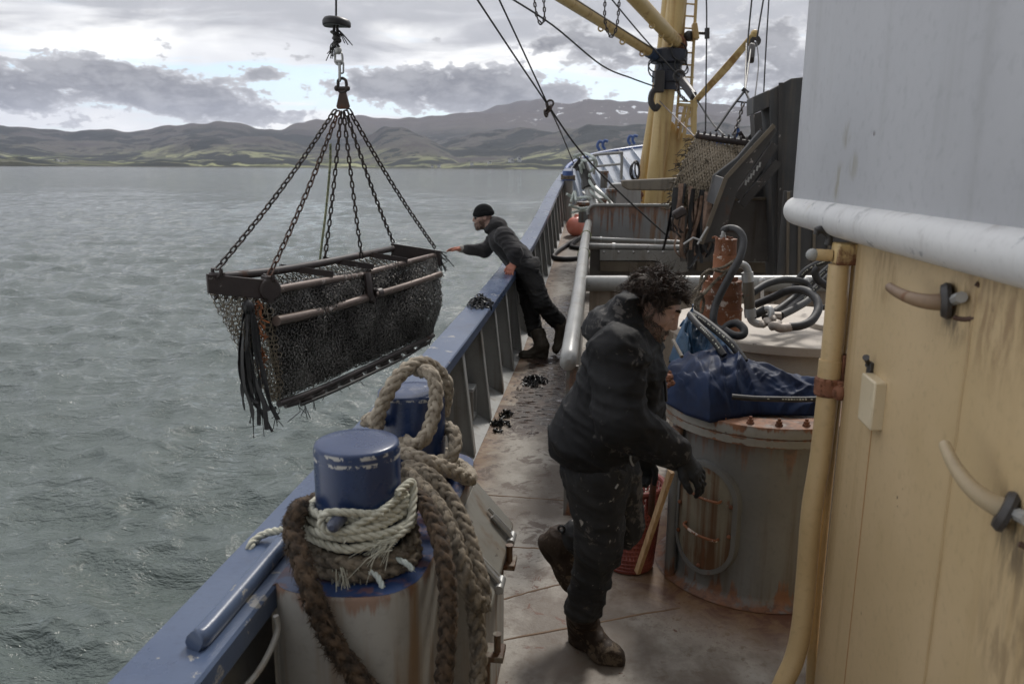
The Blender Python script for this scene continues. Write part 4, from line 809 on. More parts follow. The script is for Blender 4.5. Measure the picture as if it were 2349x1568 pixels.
# rubber strips
sb = [((566, 702), (556, 800), (560, 880), (578, 940), (582, 1003)), ((570, 702), (574, 800), (590, 880), (606, 930), (612, 985)), ((575, 705), (582, 780), (592, 850), (600, 905), (618, 942)),
      ((563, 706), (553, 760), (550, 840), (566, 900), (590, 925)), ((572, 704), (566, 780), (572, 860), (580, 920), (573, 970)), ((577, 706), (588, 790), (606, 860), (618, 920), (638, 962)),
      ((568, 704), (570, 820), (583, 890), (598, 935), (606, 1000)), ((574, 708), (590, 760), (598, 830), (604, 880)), ((570, 704), (563, 820), (575, 905), (600, 945), (625, 990)), ((576, 706), (578, 850), (592, 920), (594, 975)), ((566, 706), (559, 840), (556, 900), (561, 940))]
mb = MB().sphere(at(570, 704, Y=5.42), .055, 12, 8, (.8, .8, 1)); stp = mesh_obj('strip_lashing', mb, M['rubber_black'], dr)
for k, pts in enumerate(sb):
    c = crom([at(u, v_, Y=5.38+.012*k) for u, v_ in pts], 8); t_, x, y = frames(c); tw = np.cumsum(RNG.normal(size=len(c))*.15)+RNG.uniform(0, 3); w = .017
    sd = np.cos(tw)[:, None]*V3(1, .2, 0)+np.sin(tw)[:, None]*V3(.2, 1, 0)*.7
    nn = np.cross(t_, sd); g = np.stack([c-sd*w+nn*.003, c+sd*w+nn*.003, c+sd*w-nn*.003, c-sd*w-nn*.003], 1); mesh_obj('rubber_strip', MB().quadgrid(g, wrapv=True), M['rubber_black'], dr)
fr = MB()
for k in range(26):
    f = RNG.random()**1.9; u = 630+365*f; y = 5.6+2.5*f; v0 = np.interp(u, [a[0] for a in bo], [a[1] for a in bo]); c = at(u, v0+6, Y=y); L_ = RNG.uniform(.04, .2)*(1 if f < .3 else .6)
    fr.tube([c, c+V3(RNG.normal()*.02, 0, -L_*.5), c+V3(RNG.normal()*.035, 0, -L_)], .0035, 4)
for k in range(16):
    c = at(1003+RNG.normal()*3, 590+RNG.normal()*12, Y=8.4); fr.tube([c, c+V3(.05+RNG.normal()*.03, 0, -.02), c+V3(.08+RNG.normal()*.04, 0, -.12+RNG.normal()*.06)], .005, 4)
mesh_obj('weed_fringe', fr, M['mussel'], dr)['kind'] = 'stuff'
og = MB()
for k in range(40):
    u, v_ = 592+RNG.normal()*4+.10*(k*4), 690+k*4.1; c = at(u-k*.12, v_, Y=5.5); og.tube([c, c+RNG.normal(size=3)*.02, c+RNG.normal(size=3)*.03-V3(0, 0, .03)], .006, 4)
mesh_obj('rope_lacing', og, simple('rope_orange', (.40, .13, .045), (.22, .11, .06), .9), dr)
mesh_obj('hanging_strap', MB().tube(crom([at(992, 640, Y=8.35), at(996, 700, Y=8.35), at(993, 760, Y=8.3), at(984, 790, Y=8.3)], 6), .012, 6), M['rubber_black'], dr)
# ------------------------------------------------------------------ lifting bridle
AP = at(785, 238, Y=6.86)
br = thing('chain_bridle', AP, 'six spread lifting chains gathered on a triangular plate above the dredge', 'chain')
a, b_, c = at(779, 205, Y=6.86), at(772, 248, Y=6.86), at(800, 246, Y=6.86)
mesh_obj('bridle_plate', MB().prism([at(780, 202, Y=6.85), at(790, 202, Y=6.85), at(801, 244, Y=6.85), at(797, 250, Y=6.85), at(774, 250, Y=6.85), at(771, 244, Y=6.85)], (0, .03, 0)), M['chain_rusty'], br, bevel=.004)
ends = [(at(497, 618, Y=5.3), (769, 252), 'chain_steel', .078), (at(617, 632, Y=5.6), (776, 255), 'chain_rusty', .078), (at(744, 603, Y=6.75), (783, 256), 'chain_steel', .066), (at(830, 592, Y=7.1), (788, 256), 'chain_steel', .066), (at(902, 556, Y=8.05), (793, 254), 'chain_steel', .07), (at(998, 568, Y=8.38), (799, 250), 'chain_steel', .078)]
for e, (u, v_), mt, L_ in ends:
    p0 = at(u, v_, Y=6.86); n_ = 12; q = np.linspace(0, 1, n_)[:, None]; pts = p0*(1-q)+e*q-dz_*(.045*np.sin(math.pi*q)); mb = MB(); chain(mb, pts, L_*1.14, .0074, .58); mesh_obj('chain', mb, M[mt], br)
for e in (ends[0][0], ends[1][0]):
    mesh_obj('shackle', MB().torus(e+V3(0, 0, -.01), (.4, 1, 0), .042, .014, 14, 6, arc=(-.4, 3.6)).tube([e+V3(-.055, 0, -.035), e+V3(.055, 0, -.035)], .014, 8), M['dredge_steel'], br)
mb = MB(); rope(mb, [at(758, 330, Y=6.85), at(757, 380, Y=6.84), at(748, 480, Y=6.82), at(738, 560, Y=6.8), at(733, 604, Y=6.78)], .011, 'twist'); mesh_obj('safety_rope', mb, M['rope_green'], br)
sh = MB().torus(at(785, 196, Y=6.86), (0, 1, 0), .038, .014, 14, 7, stretch=.02).tube([at(773, 203, Y=6.86), at(797, 203, Y=6.86)], .017, 10).sphere(at(773, 203, Y=6.86), .025, 10, 8).sphere(at(797, 203, Y=6.86), .024, 10, 8); mesh_obj('shackle', sh, M['chain_steel'], br)
# hoist
hs = thing('hoist_hook', at(775, 60, Y=6.86), 'steel swivel hook with frayed lashing hanging under a black rubber disc', 'hook')
mesh_obj('hoist_wire', MB().tube([at(771, -60, Y=6.86), at(771, 40, Y=6.86)], .009, 8), M['wire'], hs)
dc = at(772, 46, Y=6.86); g = []
for r_, z_ in ((.001, .022), (.05, .024), (.105, .016), (.118, -.004), (.117, -.035), (.108, -.045), (.06, -.034), (.001, -.032)):
    g.append([dc+V3(r_*math.cos(t_), r_*math.sin(t_), z_-.016*(r_/.118)**2*(.5+.5*math.cos(2*t_+.4))-r_*math.cos(t_)*.05) for t_ in np.linspace(0, 6.283, 32, endpoint=False)])
mesh_obj('rubber_disc', MB().quadgrid(np.array(g), wrapv=True), M['rubber_black'], hs, smooth=60)
mb = MB(); rope(mb, [at(766, 58, Y=6.86), at(767, 80, Y=6.86), at(771, 100, Y=6.84)], .013); rope(mb, [at(773, 58, Y=6.86), at(774, 80, Y=6.86), at(770, 98, Y=6.85)], .013)
for k in range(7): mb.torus(at(771+RNG.normal()*2, 76+k*5, Y=6.86), (RNG.normal()*.4, RNG.normal()*.4, 1), .026, .012, 10, 5)
for k in range(14):
    c0 = at(776, 62+RNG.random()*10, Y=6.85) if k < 5 else at(765, 95+RNG.random()*12, Y=6.85); s_ = 1 if k < 5 else -.35; mb.tube(crom([c0, c0+V3(.03*s_+RNG.normal()*.008, 0, -.03), c0+V3(.09*s_+RNG.normal()*.02, 0, -.09+RNG.normal()*.02)], 4), .004, 4)
mesh_obj('lashing', mb, M['tarred'], hs)
sw = MB().sphere(at(776, 116, Y=6.86), .030, 14, 10, (1, 1, 1.1)).torus(at(777, 134, Y=6.86), (0, 1, 0), .033, .010, 14, 7, stretch=.018).tube([at(768, 141, Y=6.86), at(787, 141, Y=6.86)], .014, 8); mesh_obj('swivel', sw, M['galv'], hs)
mb = MB(); link(mb, at(779, 165, Y=6.86), V3(.02, 0, 1), V3(.9, .4, 0), .17, .011, .42); link(mb, at(784, 155, Y=6.86), V3(.02, 0, 1), V3(.2, 1, 0), .11, .008, .45); mesh_obj('long_link', mb, M['galv'], hs)
# ------------------------------------------------------------------ the second net, hung on its frame
n2 = thing('hanging_net', at(1650, 320, Y=11.2), 'tan weed covered ring net with rubber strips hanging over the tipping chute', 'net')
A0, A1 = at(1595, 312, Y=11.3), at(1722, 330, Y=11.3)
mesh_obj('head_bar', MB().tube([A0, A1], .045, 12).tube([A0+V3(.6, .15, .06), A1+V3(-.05, .15, .04)], .03, 10), M['dredge_steel'], n2)
for k in range(9): mesh_obj('bar_lug', MB().torus(A0+(A1-A0)*(.05+.11*k)+V3(0, 0, .05), (1, 0, 0), .03, .012, 8, 5), M['dredge_steel'], n2)
def netf(s, t):
    a = A0+(A1-A0)*s; l = at(1547, 480, Y=11.0); r_ = at(1640, 480, Y=11.0); c = l+(r_-l)*s; return a+(c-a)*t+V3(0, -.18*math.sin(math.pi*t)*(.6+.4*math.sin(3*s)), -.06*math.sin(math.pi*s))+V3(-.10*(1-s)*math.sin(math.pi*t*.8), 0, 0)
mb = MB()
for k in range(-12, 27):
    for sg in (1, -1):
        pts = [netf(s_, q)+V3(.012*math.sin(40*q+k), -.008*sg, 0) for q in np.linspace(0, 1, 34) for s_ in [(k/26 if sg > 0 else 1-k/26)+sg*q*.42] if 0 <= s_ <= 1]
        if len(pts) > 3: mb.tube(np.array(pts), .0105, 5)
for k in range(14):
    for j in range(22):
        mb.sphere(netf((k+.5*(j % 2))/14, j/22)+V3(0, -.01, 0), .019, 6, 4)
mesh_obj('ring_net', mb, M['ring_tan'], n2)
bkp = MB().quadgrid(np.array([[netf(s, t_)+V3(0, .12, 0) for t_ in np.linspace(0.03, 1, 12)] for s in np.linspace(.02, .98, 14)])); mesh_obj('dark_backdrop', bkp, M['mussel'], n2)  # dark sheet added behind the net so its lines stand out
wf = MB()
for k in range(120):
    t_ = RNG.random(); s = 0.0 if RNG.random() < .7 else RNG.random(); c = netf(s, t_)+V3(-.02, -.03, 0); wf.tube([c, c+V3(RNG.normal()*.035-(.03 if s == 0 else 0), -.02, RNG.normal()*.02), c+V3(RNG.normal()*.05-(.04 if s == 0 else 0), -.02, -.05*RNG.random())], RNG.uniform(.003, .007), 4)
mesh_obj('weed', wf, simple('weed', (.055, .045, .03), (.16, .125, .085), .85, 12), n2)['kind'] = 'stuff'
for k in range(46):
    s = RNG.random(); t0 = RNG.uniform(.6, .95); c = netf(s, t0)+V3(0, -.08-.10*RNG.random(), 0); L_ = RNG.uniform(.5, .85); d = V3(RNG.normal()*.05-.06, -.02, -1); pts = crom([c, c+d*L_*.4, c+d*L_*.8+V3(RNG.normal()*.03, 0, 0), c+d*L_+V3(RNG.normal()*.05, 0, 0)], 4); w = RNG.uniform(.022, .042)
    tt, x, y = frames(pts); sd = V3(math.cos(k), math.sin(k)*.6, 0); g = np.stack([pts-sd*w, pts+V3(0, -.006, 0), pts+sd*w, pts+V3(0, .006, 0)], 1); mesh_obj('rubber_strip', MB().quadgrid(g, wrapv=True), M['rubber_tan' if k % 5 in (0, 2) else 'rubber_black'], n2)
# ------------------------------------------------------------------ ropes on the bollards
def ropeobj(name, segs, mat, label, r=.02, kind='twist', fuzz=0, loc=None, cat='rope', fl=.02, lay=1.0):
    mb = MB()
    for s in segs: rope(mb, s, r, kind, 10, fuzz, fuzzlen=fl, lay=lay)
    return solo(name, mb, M[mat], label, cat, segs[0][0] if loc is None else loc, smooth=60)
def coil(c, R, z0, z1, turns, a0=0, wob=.006, n=14):
    N = int(turns*n); return [c+V3((R+wob*math.sin(i*1.7))*math.cos(a0+6.283*i/n), (R+wob*math.cos(i*2.1))*math.sin(a0+6.283*i/n), z0+(z1-z0)*i/N+.006*math.sin(i*.9)) for i in range(N+1)]
p0, p1 = BP
G = at
# braided rope loop over the far post, its turns round the post foot and its bight hanging over the pedestal
loop = [G(862, 985, Y=2.78), G(872, 940, Y=2.78), G(905, 875, Y=2.80), G(938, 842, Y=2.86), G(972, 832, Y=2.92), G(1004, 850, Y=2.98), G(1017, 890, Y=2.98)+V3(.01, .02, 0), G(1015, 950, Y=3.02)]
inner = [G(958, 850, Y=2.90), G(988, 856, Y=2.84), G(1000, 893, Y=2.80), G(996, 945, Y=2.76), G(976, 1000, Y=2.72), G(948, 1022, Y=2.72), G(926, 1010, Y=2.76)]
wrap = coil(p1, BR+.03, .05, .06, 1.0, 2.2)
bulge = [G(905, 1030, Y=2.70), G(960, 1050, Y=2.66), G(1015, 1070, Y=2.68), G(1058, 1090, Y=2.74), G(1078, 1098, Y=2.80), G(1070, 1080, Y=2.95), G(1035, 1060, Y=3.05), G(960, 1050, Y=3.12)]
up2 = [G(1000, 1060, Y=2.85), G(1030, 1052, Y=2.86), G(1044, 1020, Y=2.9), G(1040, 990, Y=2.95), G(1015, 975, Y=3.0)]
ropeobj('mooring_rope', [loop, inner, wrap, bulge, up2, [G(840, 968, Y=2.9), G(855, 960, Y=2.86), G(868, 972, Y=2.8)]], 'rope_tan', 'thick plaited tan rope looped over the far blue bollard', r=.0285, kind='braid', fuzz=60)
ropeobj('mooring_rope', [[G(930, 1070, Y=2.62), G(985, 1090, Y=2.56), G(1030, 1140, Y=2.50), G(1062, 1200, Y=2.42), G(1085, 1270, Y=2.34), G(1102, 1330, Y=2.28), G(1108, 1375, Y=2.25), G(1098, 1386, Y=2.22), G(1078, 1350, Y=2.2), G(1058, 1290, Y=2.22), G(1036, 1225, Y=2.28), G(1005, 1165, Y=2.36), G(965, 1118, Y=2.44), G(930, 1085, Y=2.5)]], 'rope_old', 'thick weathered rope whose bight hangs down over the inboard side of the pedestal', r=.030, kind='braid', fuzz=260, fl=.016)
ropeobj('mooring_rope', [[G(1084, 1370, Y=2.27), G(1092, 1430, Y=2.24), G(1098, 1500, Y=2.2), G(1094, 1600, Y=2.15), G(1090, 1700, Y=2.1)]], 'rope_old', 'frayed rope end hanging straight down from the bight beside the deck', r=.028, kind='braid', fuzz=300, fl=.016)
ropeobj('mooring_rope', [[G(940, 1130, Y=2.42), G(975, 1155, Y=2.3), G(1003, 1215, Y=2.20), G(1020, 1290, Y=2.12), G(1028, 1370, Y=2.08), G(1026, 1470, Y=2.04), G(1016, 1580, Y=2.0), G(1012, 1680, Y=1.98)]], 'rope_brown', 'dark brown rope hanging down the corner of the pedestal', r=.029, kind='braid', fuzz=420, fl=.014)
turn = coil(p0, BR+.034, .056, .066, 1.15, -2.9, .004)
ropeobj('mooring_rope', [turn, coil(p0, BR+.040, .022, .024, .9, -2.4, .004)], 'rope_old', 'old grey brown rope turned once round the foot of the near bollard', r=.027, kind='braid', fuzz=160, fl=.014)
ropeobj('hairy_rope', [[p0+V3(.02, .19, .10), p0+V3(-.11, .17, .14), p0+V3(-.19, .06, .135), G(684, 1170, Y=2.16), G(672, 1215, Y=2.10), G(690, 1280, Y=2.02), G(712, 1350, Y=1.965), G(738, 1420, Y=1.955), G(775, 1490, Y=1.955), G(828, 1560, Y=1.95), G(875, 1620, Y=1.95)]], 'rope_brown', 'shaggy brown weed grown rope slung across the front of the pedestal', r=.031, kind='braid', fuzz=2600, fl=.032)
wz = [coil(p0, BR+.015, .105, .195, 3.2, -1.2+.4, .003, 18), coil(p0, BR+.036, .100, .150, 2.1, .6, .005, 18),
      [p0+V3(.145, .03, .20), p0+V3(.10, -.105, .20), p0+V3(.02, -.165, .222), p0+V3(-.035, -.185, .228), p0+V3(-.055, -.19, .20), p0+V3(-.03, -.19, .172), p0+V3(.04, -.165, .168), p0+V3(.11, -.11, .165), p0+V3(.15, -.02, .17)],
      [p0+V3(.148, .0, .225), p0+V3(.12, -.09, .215), p0+V3(.06, -.15, .19), p0+V3(.0, -.17, .165), p0+V3(-.03, -.165, .165)],
      [p0+V3(.14, -.06, .245), p0+V3(.165, .02, .25), p0+V3(.175, .0, .2), p0+V3(.17, -.06, .14), p0+V3(.13, -.12, .115)]]
wr_ = MB()
for s in wz[:2]: rope(wr_, s, .0145, 'twist', 8, 25)
for s in wz[2:]: rope(wr_, s, .0125, 'twist', 8, 25)
for c0, n_, dr_ in ((p0+V3(.13, -.13, .12), 70, V3(-.55, -.15, -.35)), (p0+V3(.0, -.17, .055), 60, V3(.0, -.12, -1))):
    for k in range(n_):
        d = dr_+RNG.normal(size=3)*.22; l = RNG.uniform(.06, .15) if dr_[0] else RNG.uniform(.04, .10); b_ = c0+RNG.normal(size=3)*.014; wr_.tube([b_, b_+d*l*.5+V3(0, 0, .006), b_+d*l+V3(0, 0, -.015)], [.0016, .0014, .0008], 4, caps=False)
solo('white_line', wr_, M['rope_white'], 'pale thin line wound round the near bollard and over its pin, ends unlaid', 'rope', p0, smooth=60)
ropeobj('rope_tail', [[p0+V3(.06, -.165, .045), p0+V3(.10, -.17, .03), p0+V3(.125, -.19, .0)], [p0+V3(.14, -.11, .055), p0+V3(.175, -.12, .05), p0+V3(.20, -.125, .03)]], 'rope_sea', 'two short pale green rope tails poking out below the coil on the near bollard', r=.009, kind='twist', fuzz=80)
ropeobj('rope_tail', [[p0+V3(-.12, .02, .09), G(650, 1215, Y=2.32), G(612, 1222, Y=2.33), G(583, 1240, Y=2.3), G(572, 1262, Y=2.27), G(560, 1340, Y=2.3)]], 'rope_white', 'pale rope leading over the outer edge of the blue cap', r=.0135, kind='twist', fuzz=60)
def ondeck(u, v, lift=0.0):
    y = 5.0
    for _ in range(30):
        p = at(u, v, Z=dz(y)+lift); y = .5*y+.5*p[1]
    return p
KY7 = .865
def c7(x, y, Y):
    Y = Y*KY7 if Y > 4.4 else Y
    return at((1550+x/2.6127)/1.0643, (500+y/2.6133)/1.0643, Y=Y)
# ------------------------------------------------------------------ round tank with flange, door, bolts
TC = V3(.835, 4.02, 0); TR = .440
tk = thing('round_tank', TC, 'large round grey steel tank with a bolted rim and an oval door beside the man', 'tank')
mesh_obj('shell', MB().lathe([(TR+.06, .004), (TR+.02, .015), (TR, .05), (TR, .5), (TR, .85)], TC, 96), M['tank_grey'], tk, smooth=50)
mesh_obj('flange', MB().lathe([(TR, .815), (TR+.04, .815), (TR+.05, .82), (TR+.05, .855), (TR+.043, .859), (TR+.05, .863), (TR+.05, .905), (TR+.046, .912), (TR-.10, .912), (TR-.11, .90), (.01, .898)], TC, 96), M['flange_grey'], tk, smooth=40)
for k in range(22):
    a = k*6.2832/22+.12; c = TC+V3((TR+.0)*math.cos(a), (TR+.0)*math.sin(a), .912)
    mesh_obj('bolt', MB().lathe([(.018, 0), (.018, .008), (.014, .009), (.0135, .022), (.008, .023), (.008, .034), (.001, .035)], c, 6), M['rust_flake'], tk, smooth=30)
def cyl(u, v, R=TR):
    d = at(u, v, Y=10.)-V3(0, 0, CAM_Z); o = V3(0, 0, CAM_Z)-TC; a = d[0]**2+d[1]**2; b_ = o[0]*d[0]+o[1]*d[1]; c = o[0]**2+o[1]**2-R*R; disc = max(b_*b_-a*c, 0); t_ = (-b_-math.sqrt(disc))/a; p = o+t_*d
    return math.atan2(p[1], p[0]), p[2]
aL, _ = cyl(1561, 1190); aR, _ = cyl(1694, 1190); aC, zT = cyl(1628, 1062); _, zB = cyl(1640, 1316); aC = (aL+aR)/2; hw = abs(aR-aL)/2*TR; zc, hh = (zT+zB)/2, (zT-zB)/2
def dpt(x, z, R): a = aC+x/R*(1 if aR > aL else -1); return TC+V3(R*math.cos(a), R*math.sin(a), z)
def stad(w, h, R, n=14):
    pts = []; rr_ = w
    for t_ in np.linspace(0, math.pi, n): pts.append(dpt(rr_*math.cos(t_), zc+(h-rr_*1.0)+rr_*math.sin(t_), R))
    for t_ in np.linspace(math.pi, 2*math.pi, n): pts.append(dpt(rr_*math.cos(t_), zc-(h-rr_*1.0)+rr_*math.sin(t_), R))
    return np.array(pts)
g = [stad(hw+.012, hh+.012, TR-.004), stad(hw+.010, hh+.010, TR+.032), stad(hw-.012, hh-.012, TR+.032), stad(hw-.014, hh-.014, TR+.008)]
mesh_obj('door_frame', MB().quadgrid(np.array(g), wrapv=True), M['tank_grey'], tk, smooth=35)
g = [stad(hw-.006, hh-.006, TR+.012), stad(hw-.008, hh-.008, TR+.024), stad(hw*.5, hh*.75, TR+.025)]; mb = MB().quadgrid(np.array(g), wrapv=True)
ins = g[2]; mb.add(ins, [tuple(range(len(ins)))]); dr_ = mesh_obj('oval_door', mb, M['door_grey'], tk, smooth=30)
for zz in (zc+.12, zc-.075):
    w_ = hw*.55; mesh_obj('grab_rod', MB().tube(crom([dpt(-w_, zz+.02, TR+.02), dpt(-w_*.95, zz+.012, TR+.05), dpt(0, zz-.004, TR+.055), dpt(w_*.95, zz-.006, TR+.05), dpt(w_, zz-.004, TR+.02)], 5), .007, 8), M['rust_motor'], dr_)
for x_, z_ in ((0.0, zc-hh+.03), (-hw+.02, zc+.03), (hw-.022, zc+.1), (hw-.022, zc-.05), (-hw+.02, zc-.12)): mesh_obj('door_bolt', MB().sphere(dpt(x_, z_, TR+.03), .011, 8, 6), M['rust_flake'], dr_)
mesh_obj('pipe_stub', MB().tube([TC+V3(-TR*.99, -.18, .0), TC+V3(-TR*.99, -.18, .80)], .03, 10), M['tank_grey'], tk)
# second, further hatch
hc = V3(1.20, 5.25, 0); h3 = thing('winch_hatch', hc, 'round tan topped hatch carrying the rusty hydraulic motor', 'hatch')
mesh_obj('drum', MB().lathe([(.71, 0), (.71, 1.03)], hc, 72), M['hatch_tan'], h3); mesh_obj('lid', MB().lathe([(.71, 1.025), (.75, 1.025), (.755, 1.03), (.755, 1.075), (.75, 1.08), (.01, 1.08)], hc, 72), M['hatch_tan'], h3, smooth=35)
mesh_obj('cover_disc', MB().lathe([(.22, 1.08), (.22, 1.11), (.21, 1.115), (.01, 1.115)], hc+V3(.34, -.08, 0), 40), M['hatch_tan'], h3, smooth=35)
# rusty motor
MYY = 5.55; mc = c7(545, 800, MYY); mc[2] = 1.08; mt = thing('hydraulic_motor', mc, 'rust covered hydraulic winch motor standing on the round hatch', 'motor')
sx = 1/2.6127/1.0643/FPX*MYY*KY7*1.02
zof = lambda y: c7(545, y, MYY)[2]
def cylp(name, y0, y1, r0, r1, mat, cx=545):
    x = c7(cx, 600, MYY)[0]; z0, z1 = zof(y1), zof(y0)
    yy_ = MYY*KY7; return mesh_obj(name, MB().lathe([(r0, 0), (r0, .01), (r0*.97, .02), ((r0+r1)/2*.98, (z1-z0)*.5), (r1*.97, z1-z0-.02), (r1, z1-z0-.012), (r1, z1-z0), (.001, z1-z0+.002)], (x, yy_, z0), 32), M[mat], mt, smooth=40)
cylp('motor_base', 655, 815, 140*sx, 138*sx, 'orange_motor'); cylp('gear_housing', 560, 660, 132*sx, 130*sx, 'rust_motor'); cylp('gear_collar', 480, 562, 122*sx, 118*sx, 'rust_motor', 550); cylp('neck', 410, 484, 62*sx, 58*sx, 'rust_motor', 552); cylp('motor_body', 318, 412, 70*sx, 70*sx, 'orange_motor', 556); cylp('motor_head', 216, 320, 68*sx, 66*sx, 'rust_motor', 558)
for k in range(10):
    a = k*.628; x = c7(550, 480, MYY); mesh_obj('bolt', MB().lathe([(.013, 0), (.013, .02), (.001, .021)], (x[0]+.085*math.cos(a), MYY*KY7+.085*math.sin(a), zof(480)), 6), M['rust_flake'], mt)
for k in range(8):
    a = k*.785; mesh_obj('bolt', MB().lathe([(.009, 0), (.009, .012), (.001, .013)], (c7(558, 216, MYY)[0]+.052*math.cos(a), MYY*KY7+.052*math.sin(a), zof(216)), 6), M['rust_flake'], mt)
mesh_obj('fitting', MB().tube([c7(562, 216, MYY), c7(562, 195, MYY)], .018, 8).tube([c7(562, 195, MYY), c7(565, 170, MYY)], .012, 8), M['galv'], mt)
mb = MB()
for pts in (((640, 352), (560, 400), (480, 420), (440, 480), (360, 575)), ((640, 372), (570, 440), (500, 500), (430, 580), (400, 640)), ((630, 360), (600, 420), (520, 480), (450, 560), (380, 620), (400, 690)), ((480, 410), (430, 450), (415, 520), (400, 600), (410, 690)), ((430, 580), (390, 600), (380, 640)), ((500, 412), (560, 425), (620, 400)), ((420, 560), (440, 620), (425, 690))):
    rope(mb, [c7(x, y, MYY-.20+.04*math.sin(i)) for i, (x, y) in enumerate(pts)], .009, 'twist', 8)
solo('lashing_rope', mb, M['rope_old'], 'thin tan rope knotted round the rusty motor', 'rope', c7(480, 500, MYY-.2), smooth=60)
def hose(name, pts, r, label, mat='hose', n=8, marks=None):
    P3 = [c7(*p) for p in pts]; c = crom(P3, n); r = r*(KY7 if pts[0][2] > 4.4 else 1); o = solo(name, MB().tube(c, r, 12), M[mat], label, 'hose', P3[0])
    if marks: 
        i0, i1 = int(len(c)*marks[0]), int(len(c)*marks[1]); cc = resample(c[i0:i1], .012); t_, x, y = frames(cc); mb = MB()
        for i in range(1, len(cc)-1):
            if RNG.random() < .75:
                d = nrm(V3(0, 0, CAM_Z)-cc[i]); d = nrm(d-t_[i]*np.dot(d, t_[i])); q = cc[i]+d*(r+.0006); s = np.cross(t_[i], d); a = .004; w = .004*RNG.uniform(.5, 1)
                mb.add([q-t_[i]*a-s*w, q+t_[i]*a-s*w, q+t_[i]*a+s*w, q-t_[i]*a+s*w], [(0, 1, 2, 3)])
        mesh_obj('printed_marks', mb, M['rope_white'], o)
    return o
hose('hydraulic_hose', [(565, 170, 5.5), (575, 158, 5.5), (610, 150, 5.5), (660, 165, 5.45), (692, 225, 5.4), (672, 330, 5.32), (620, 430, 5.28), (560, 540, 5.26), (515, 640, 5.24), (500, 720, 5.2), (512, 775, 5.18), (560, 795, 5.15), (600, 765, 5.15), (650, 755, 5.12), (695, 790, 5.08), (690, 828, 5.05), (640, 832, 5.05), (575, 800, 5.1)], .025, 'black hydraulic hose arching from the top of the rusty motor down in front of it')
hose('hydraulic_hose', [(365, 690, 4.9), (430, 730, 4.8), (520, 800, 4.7), (600, 870, 4.6), (650, 930, 4.55), (700, 1000, 4.5)], .024, 'black hose with white print running down over the teal cloth', marks=(.05, .80))
hose('hydraulic_hose', [(350, 700, 4.8), (400, 760, 4.7), (470, 830, 4.6), (520, 890, 4.55), (570, 960, 4.5)], .02, 'shorter black hose lying under the printed hose on the teal cloth', marks=(.3, .9))
hose('hydraulic_hose', [(985, 778, 5.2), (1060, 770, 5.2), (1130, 735, 5.25), (1170, 660, 5.35), (1150, 590, 5.45), (1080, 545, 5.6), (980, 548, 5.7), (880, 590, 5.75), (760, 640, 5.75)], .028, 'black hydraulic hose making a wide loop right of the valve block')
hose('hydraulic_hose', [(690, 590, 5.6), (750, 560, 5.6), (840, 505, 5.7), (950, 478, 5.8), (1060, 490, 5.9), (1110, 530, 5.9), (1110, 600, 5.8), (1030, 655, 5.6), (930, 705, 5.4)], .026, 'black hydraulic hose arching highest over the hatch')
hose('hydraulic_hose', [(830, 720, 5.6), (940, 650, 5.8), (1080, 540, 6.0), (1240, 400, 6.1), (1330, 330, 6.1)], .026, 'straight black hose slanting up to the right towards the cream pipe', marks=(.5, .8))
hose('hydraulic_hose', [(900, 740, 5.5), (1000, 650, 5.7), (1120, 560, 5.9), (1250, 440, 6.0)], .024, 'second straight black hose slanting up to the right, just below its neighbour', marks=(.5, .9))
hose('hydraulic_hose', [(1010, 560, 6.0), (1030, 500, 6.0), (1080, 430, 6.0), (1150, 385, 6.0), (1250, 345, 5.9)], .026, 'black hose bending up behind the loops to the bracket of the cream wall', marks=(.4, .95))
hose('hydraulic_hose', [(1170, 400, 5.6), (1150, 430, 5.6), (1170, 480, 5.6), (1230, 520, 5.6), (1260, 530, 5.6)], .026, 'short black hose bulging beside the top of the cream pipe')
hose('hydraulic_hose', [(1180, 655, 5.9), (1240, 655, 5.9), (1300, 660, 5.9)], .02, 'short level black hose behind the cream pipe')
hose('hydraulic_hose', [(740, 705, 5.45), (790, 690, 5.45), (835, 665, 5.45)], .030, 'short stout black hose ending in the elbow on the valve block')
pp = solo('hydraulic_pipe', MB().tube(crom([c7(x, y, 5.4) for x, y in ((610, 385), (660, 380), (700, 388), (722, 430), (728, 520), (735, 640), (738, 720), (770, 755), (815, 762))], 6), .022, 12), M['galv'], 'rigid grey pipe bent down the right side of the rusty motor', 'pipe', c7(728, 520, 5.4))
for a, b_ in (((716, 430), (722, 490)), ((732, 660), (738, 715))): mesh_obj('coupling', MB().tube([c7(*a, 5.4), c7(*b_, 5.4)], .034, 12), M['galv'], pp)
mesh_obj('sleeve', MB().tube([c7(724, 490, 5.4), c7(732, 660, 5.4)], .031, 12), M['gutter_brown'], pp)
vb = thing('valve_block', c7(880, 770, 5.25), 'pale crusted hydraulic valve block between the hoses on the hatch', 'valve')
mb = MB()
for x, y, w, h in ((850, 745, 34, 26), (900, 760, 40, 30), (945, 765, 30, 18), (815, 760, 22, 22), (880, 720, 20, 20)): 
    c = c7(x, y, 5.25); mb.sphere(c, .1, 10, 8, (w*sx*10, .5, h*sx*10))
mesh_obj('body', mb, M['valve'], vb); mesh_obj('elbow', MB().tube(crom([c7(835, 662, 5.3), c7(862, 662, 5.28), c7(872, 690, 5.26), c7(870, 730, 5.25)], 5), .017, 10), M['galv'], vb); mesh_obj('elbow', MB().tube(crom([c7(870, 775, 5.2), c7(895, 770, 5.18), c7(930, 785, 5.18), c7(990, 780, 5.2)], 5), .026, 10), M['valve'], vb); mesh_obj('union', MB().tube([c7(880, 712, 5.3), c7(930, 712, 5.3)], .028, 8), M['valve'], vb)
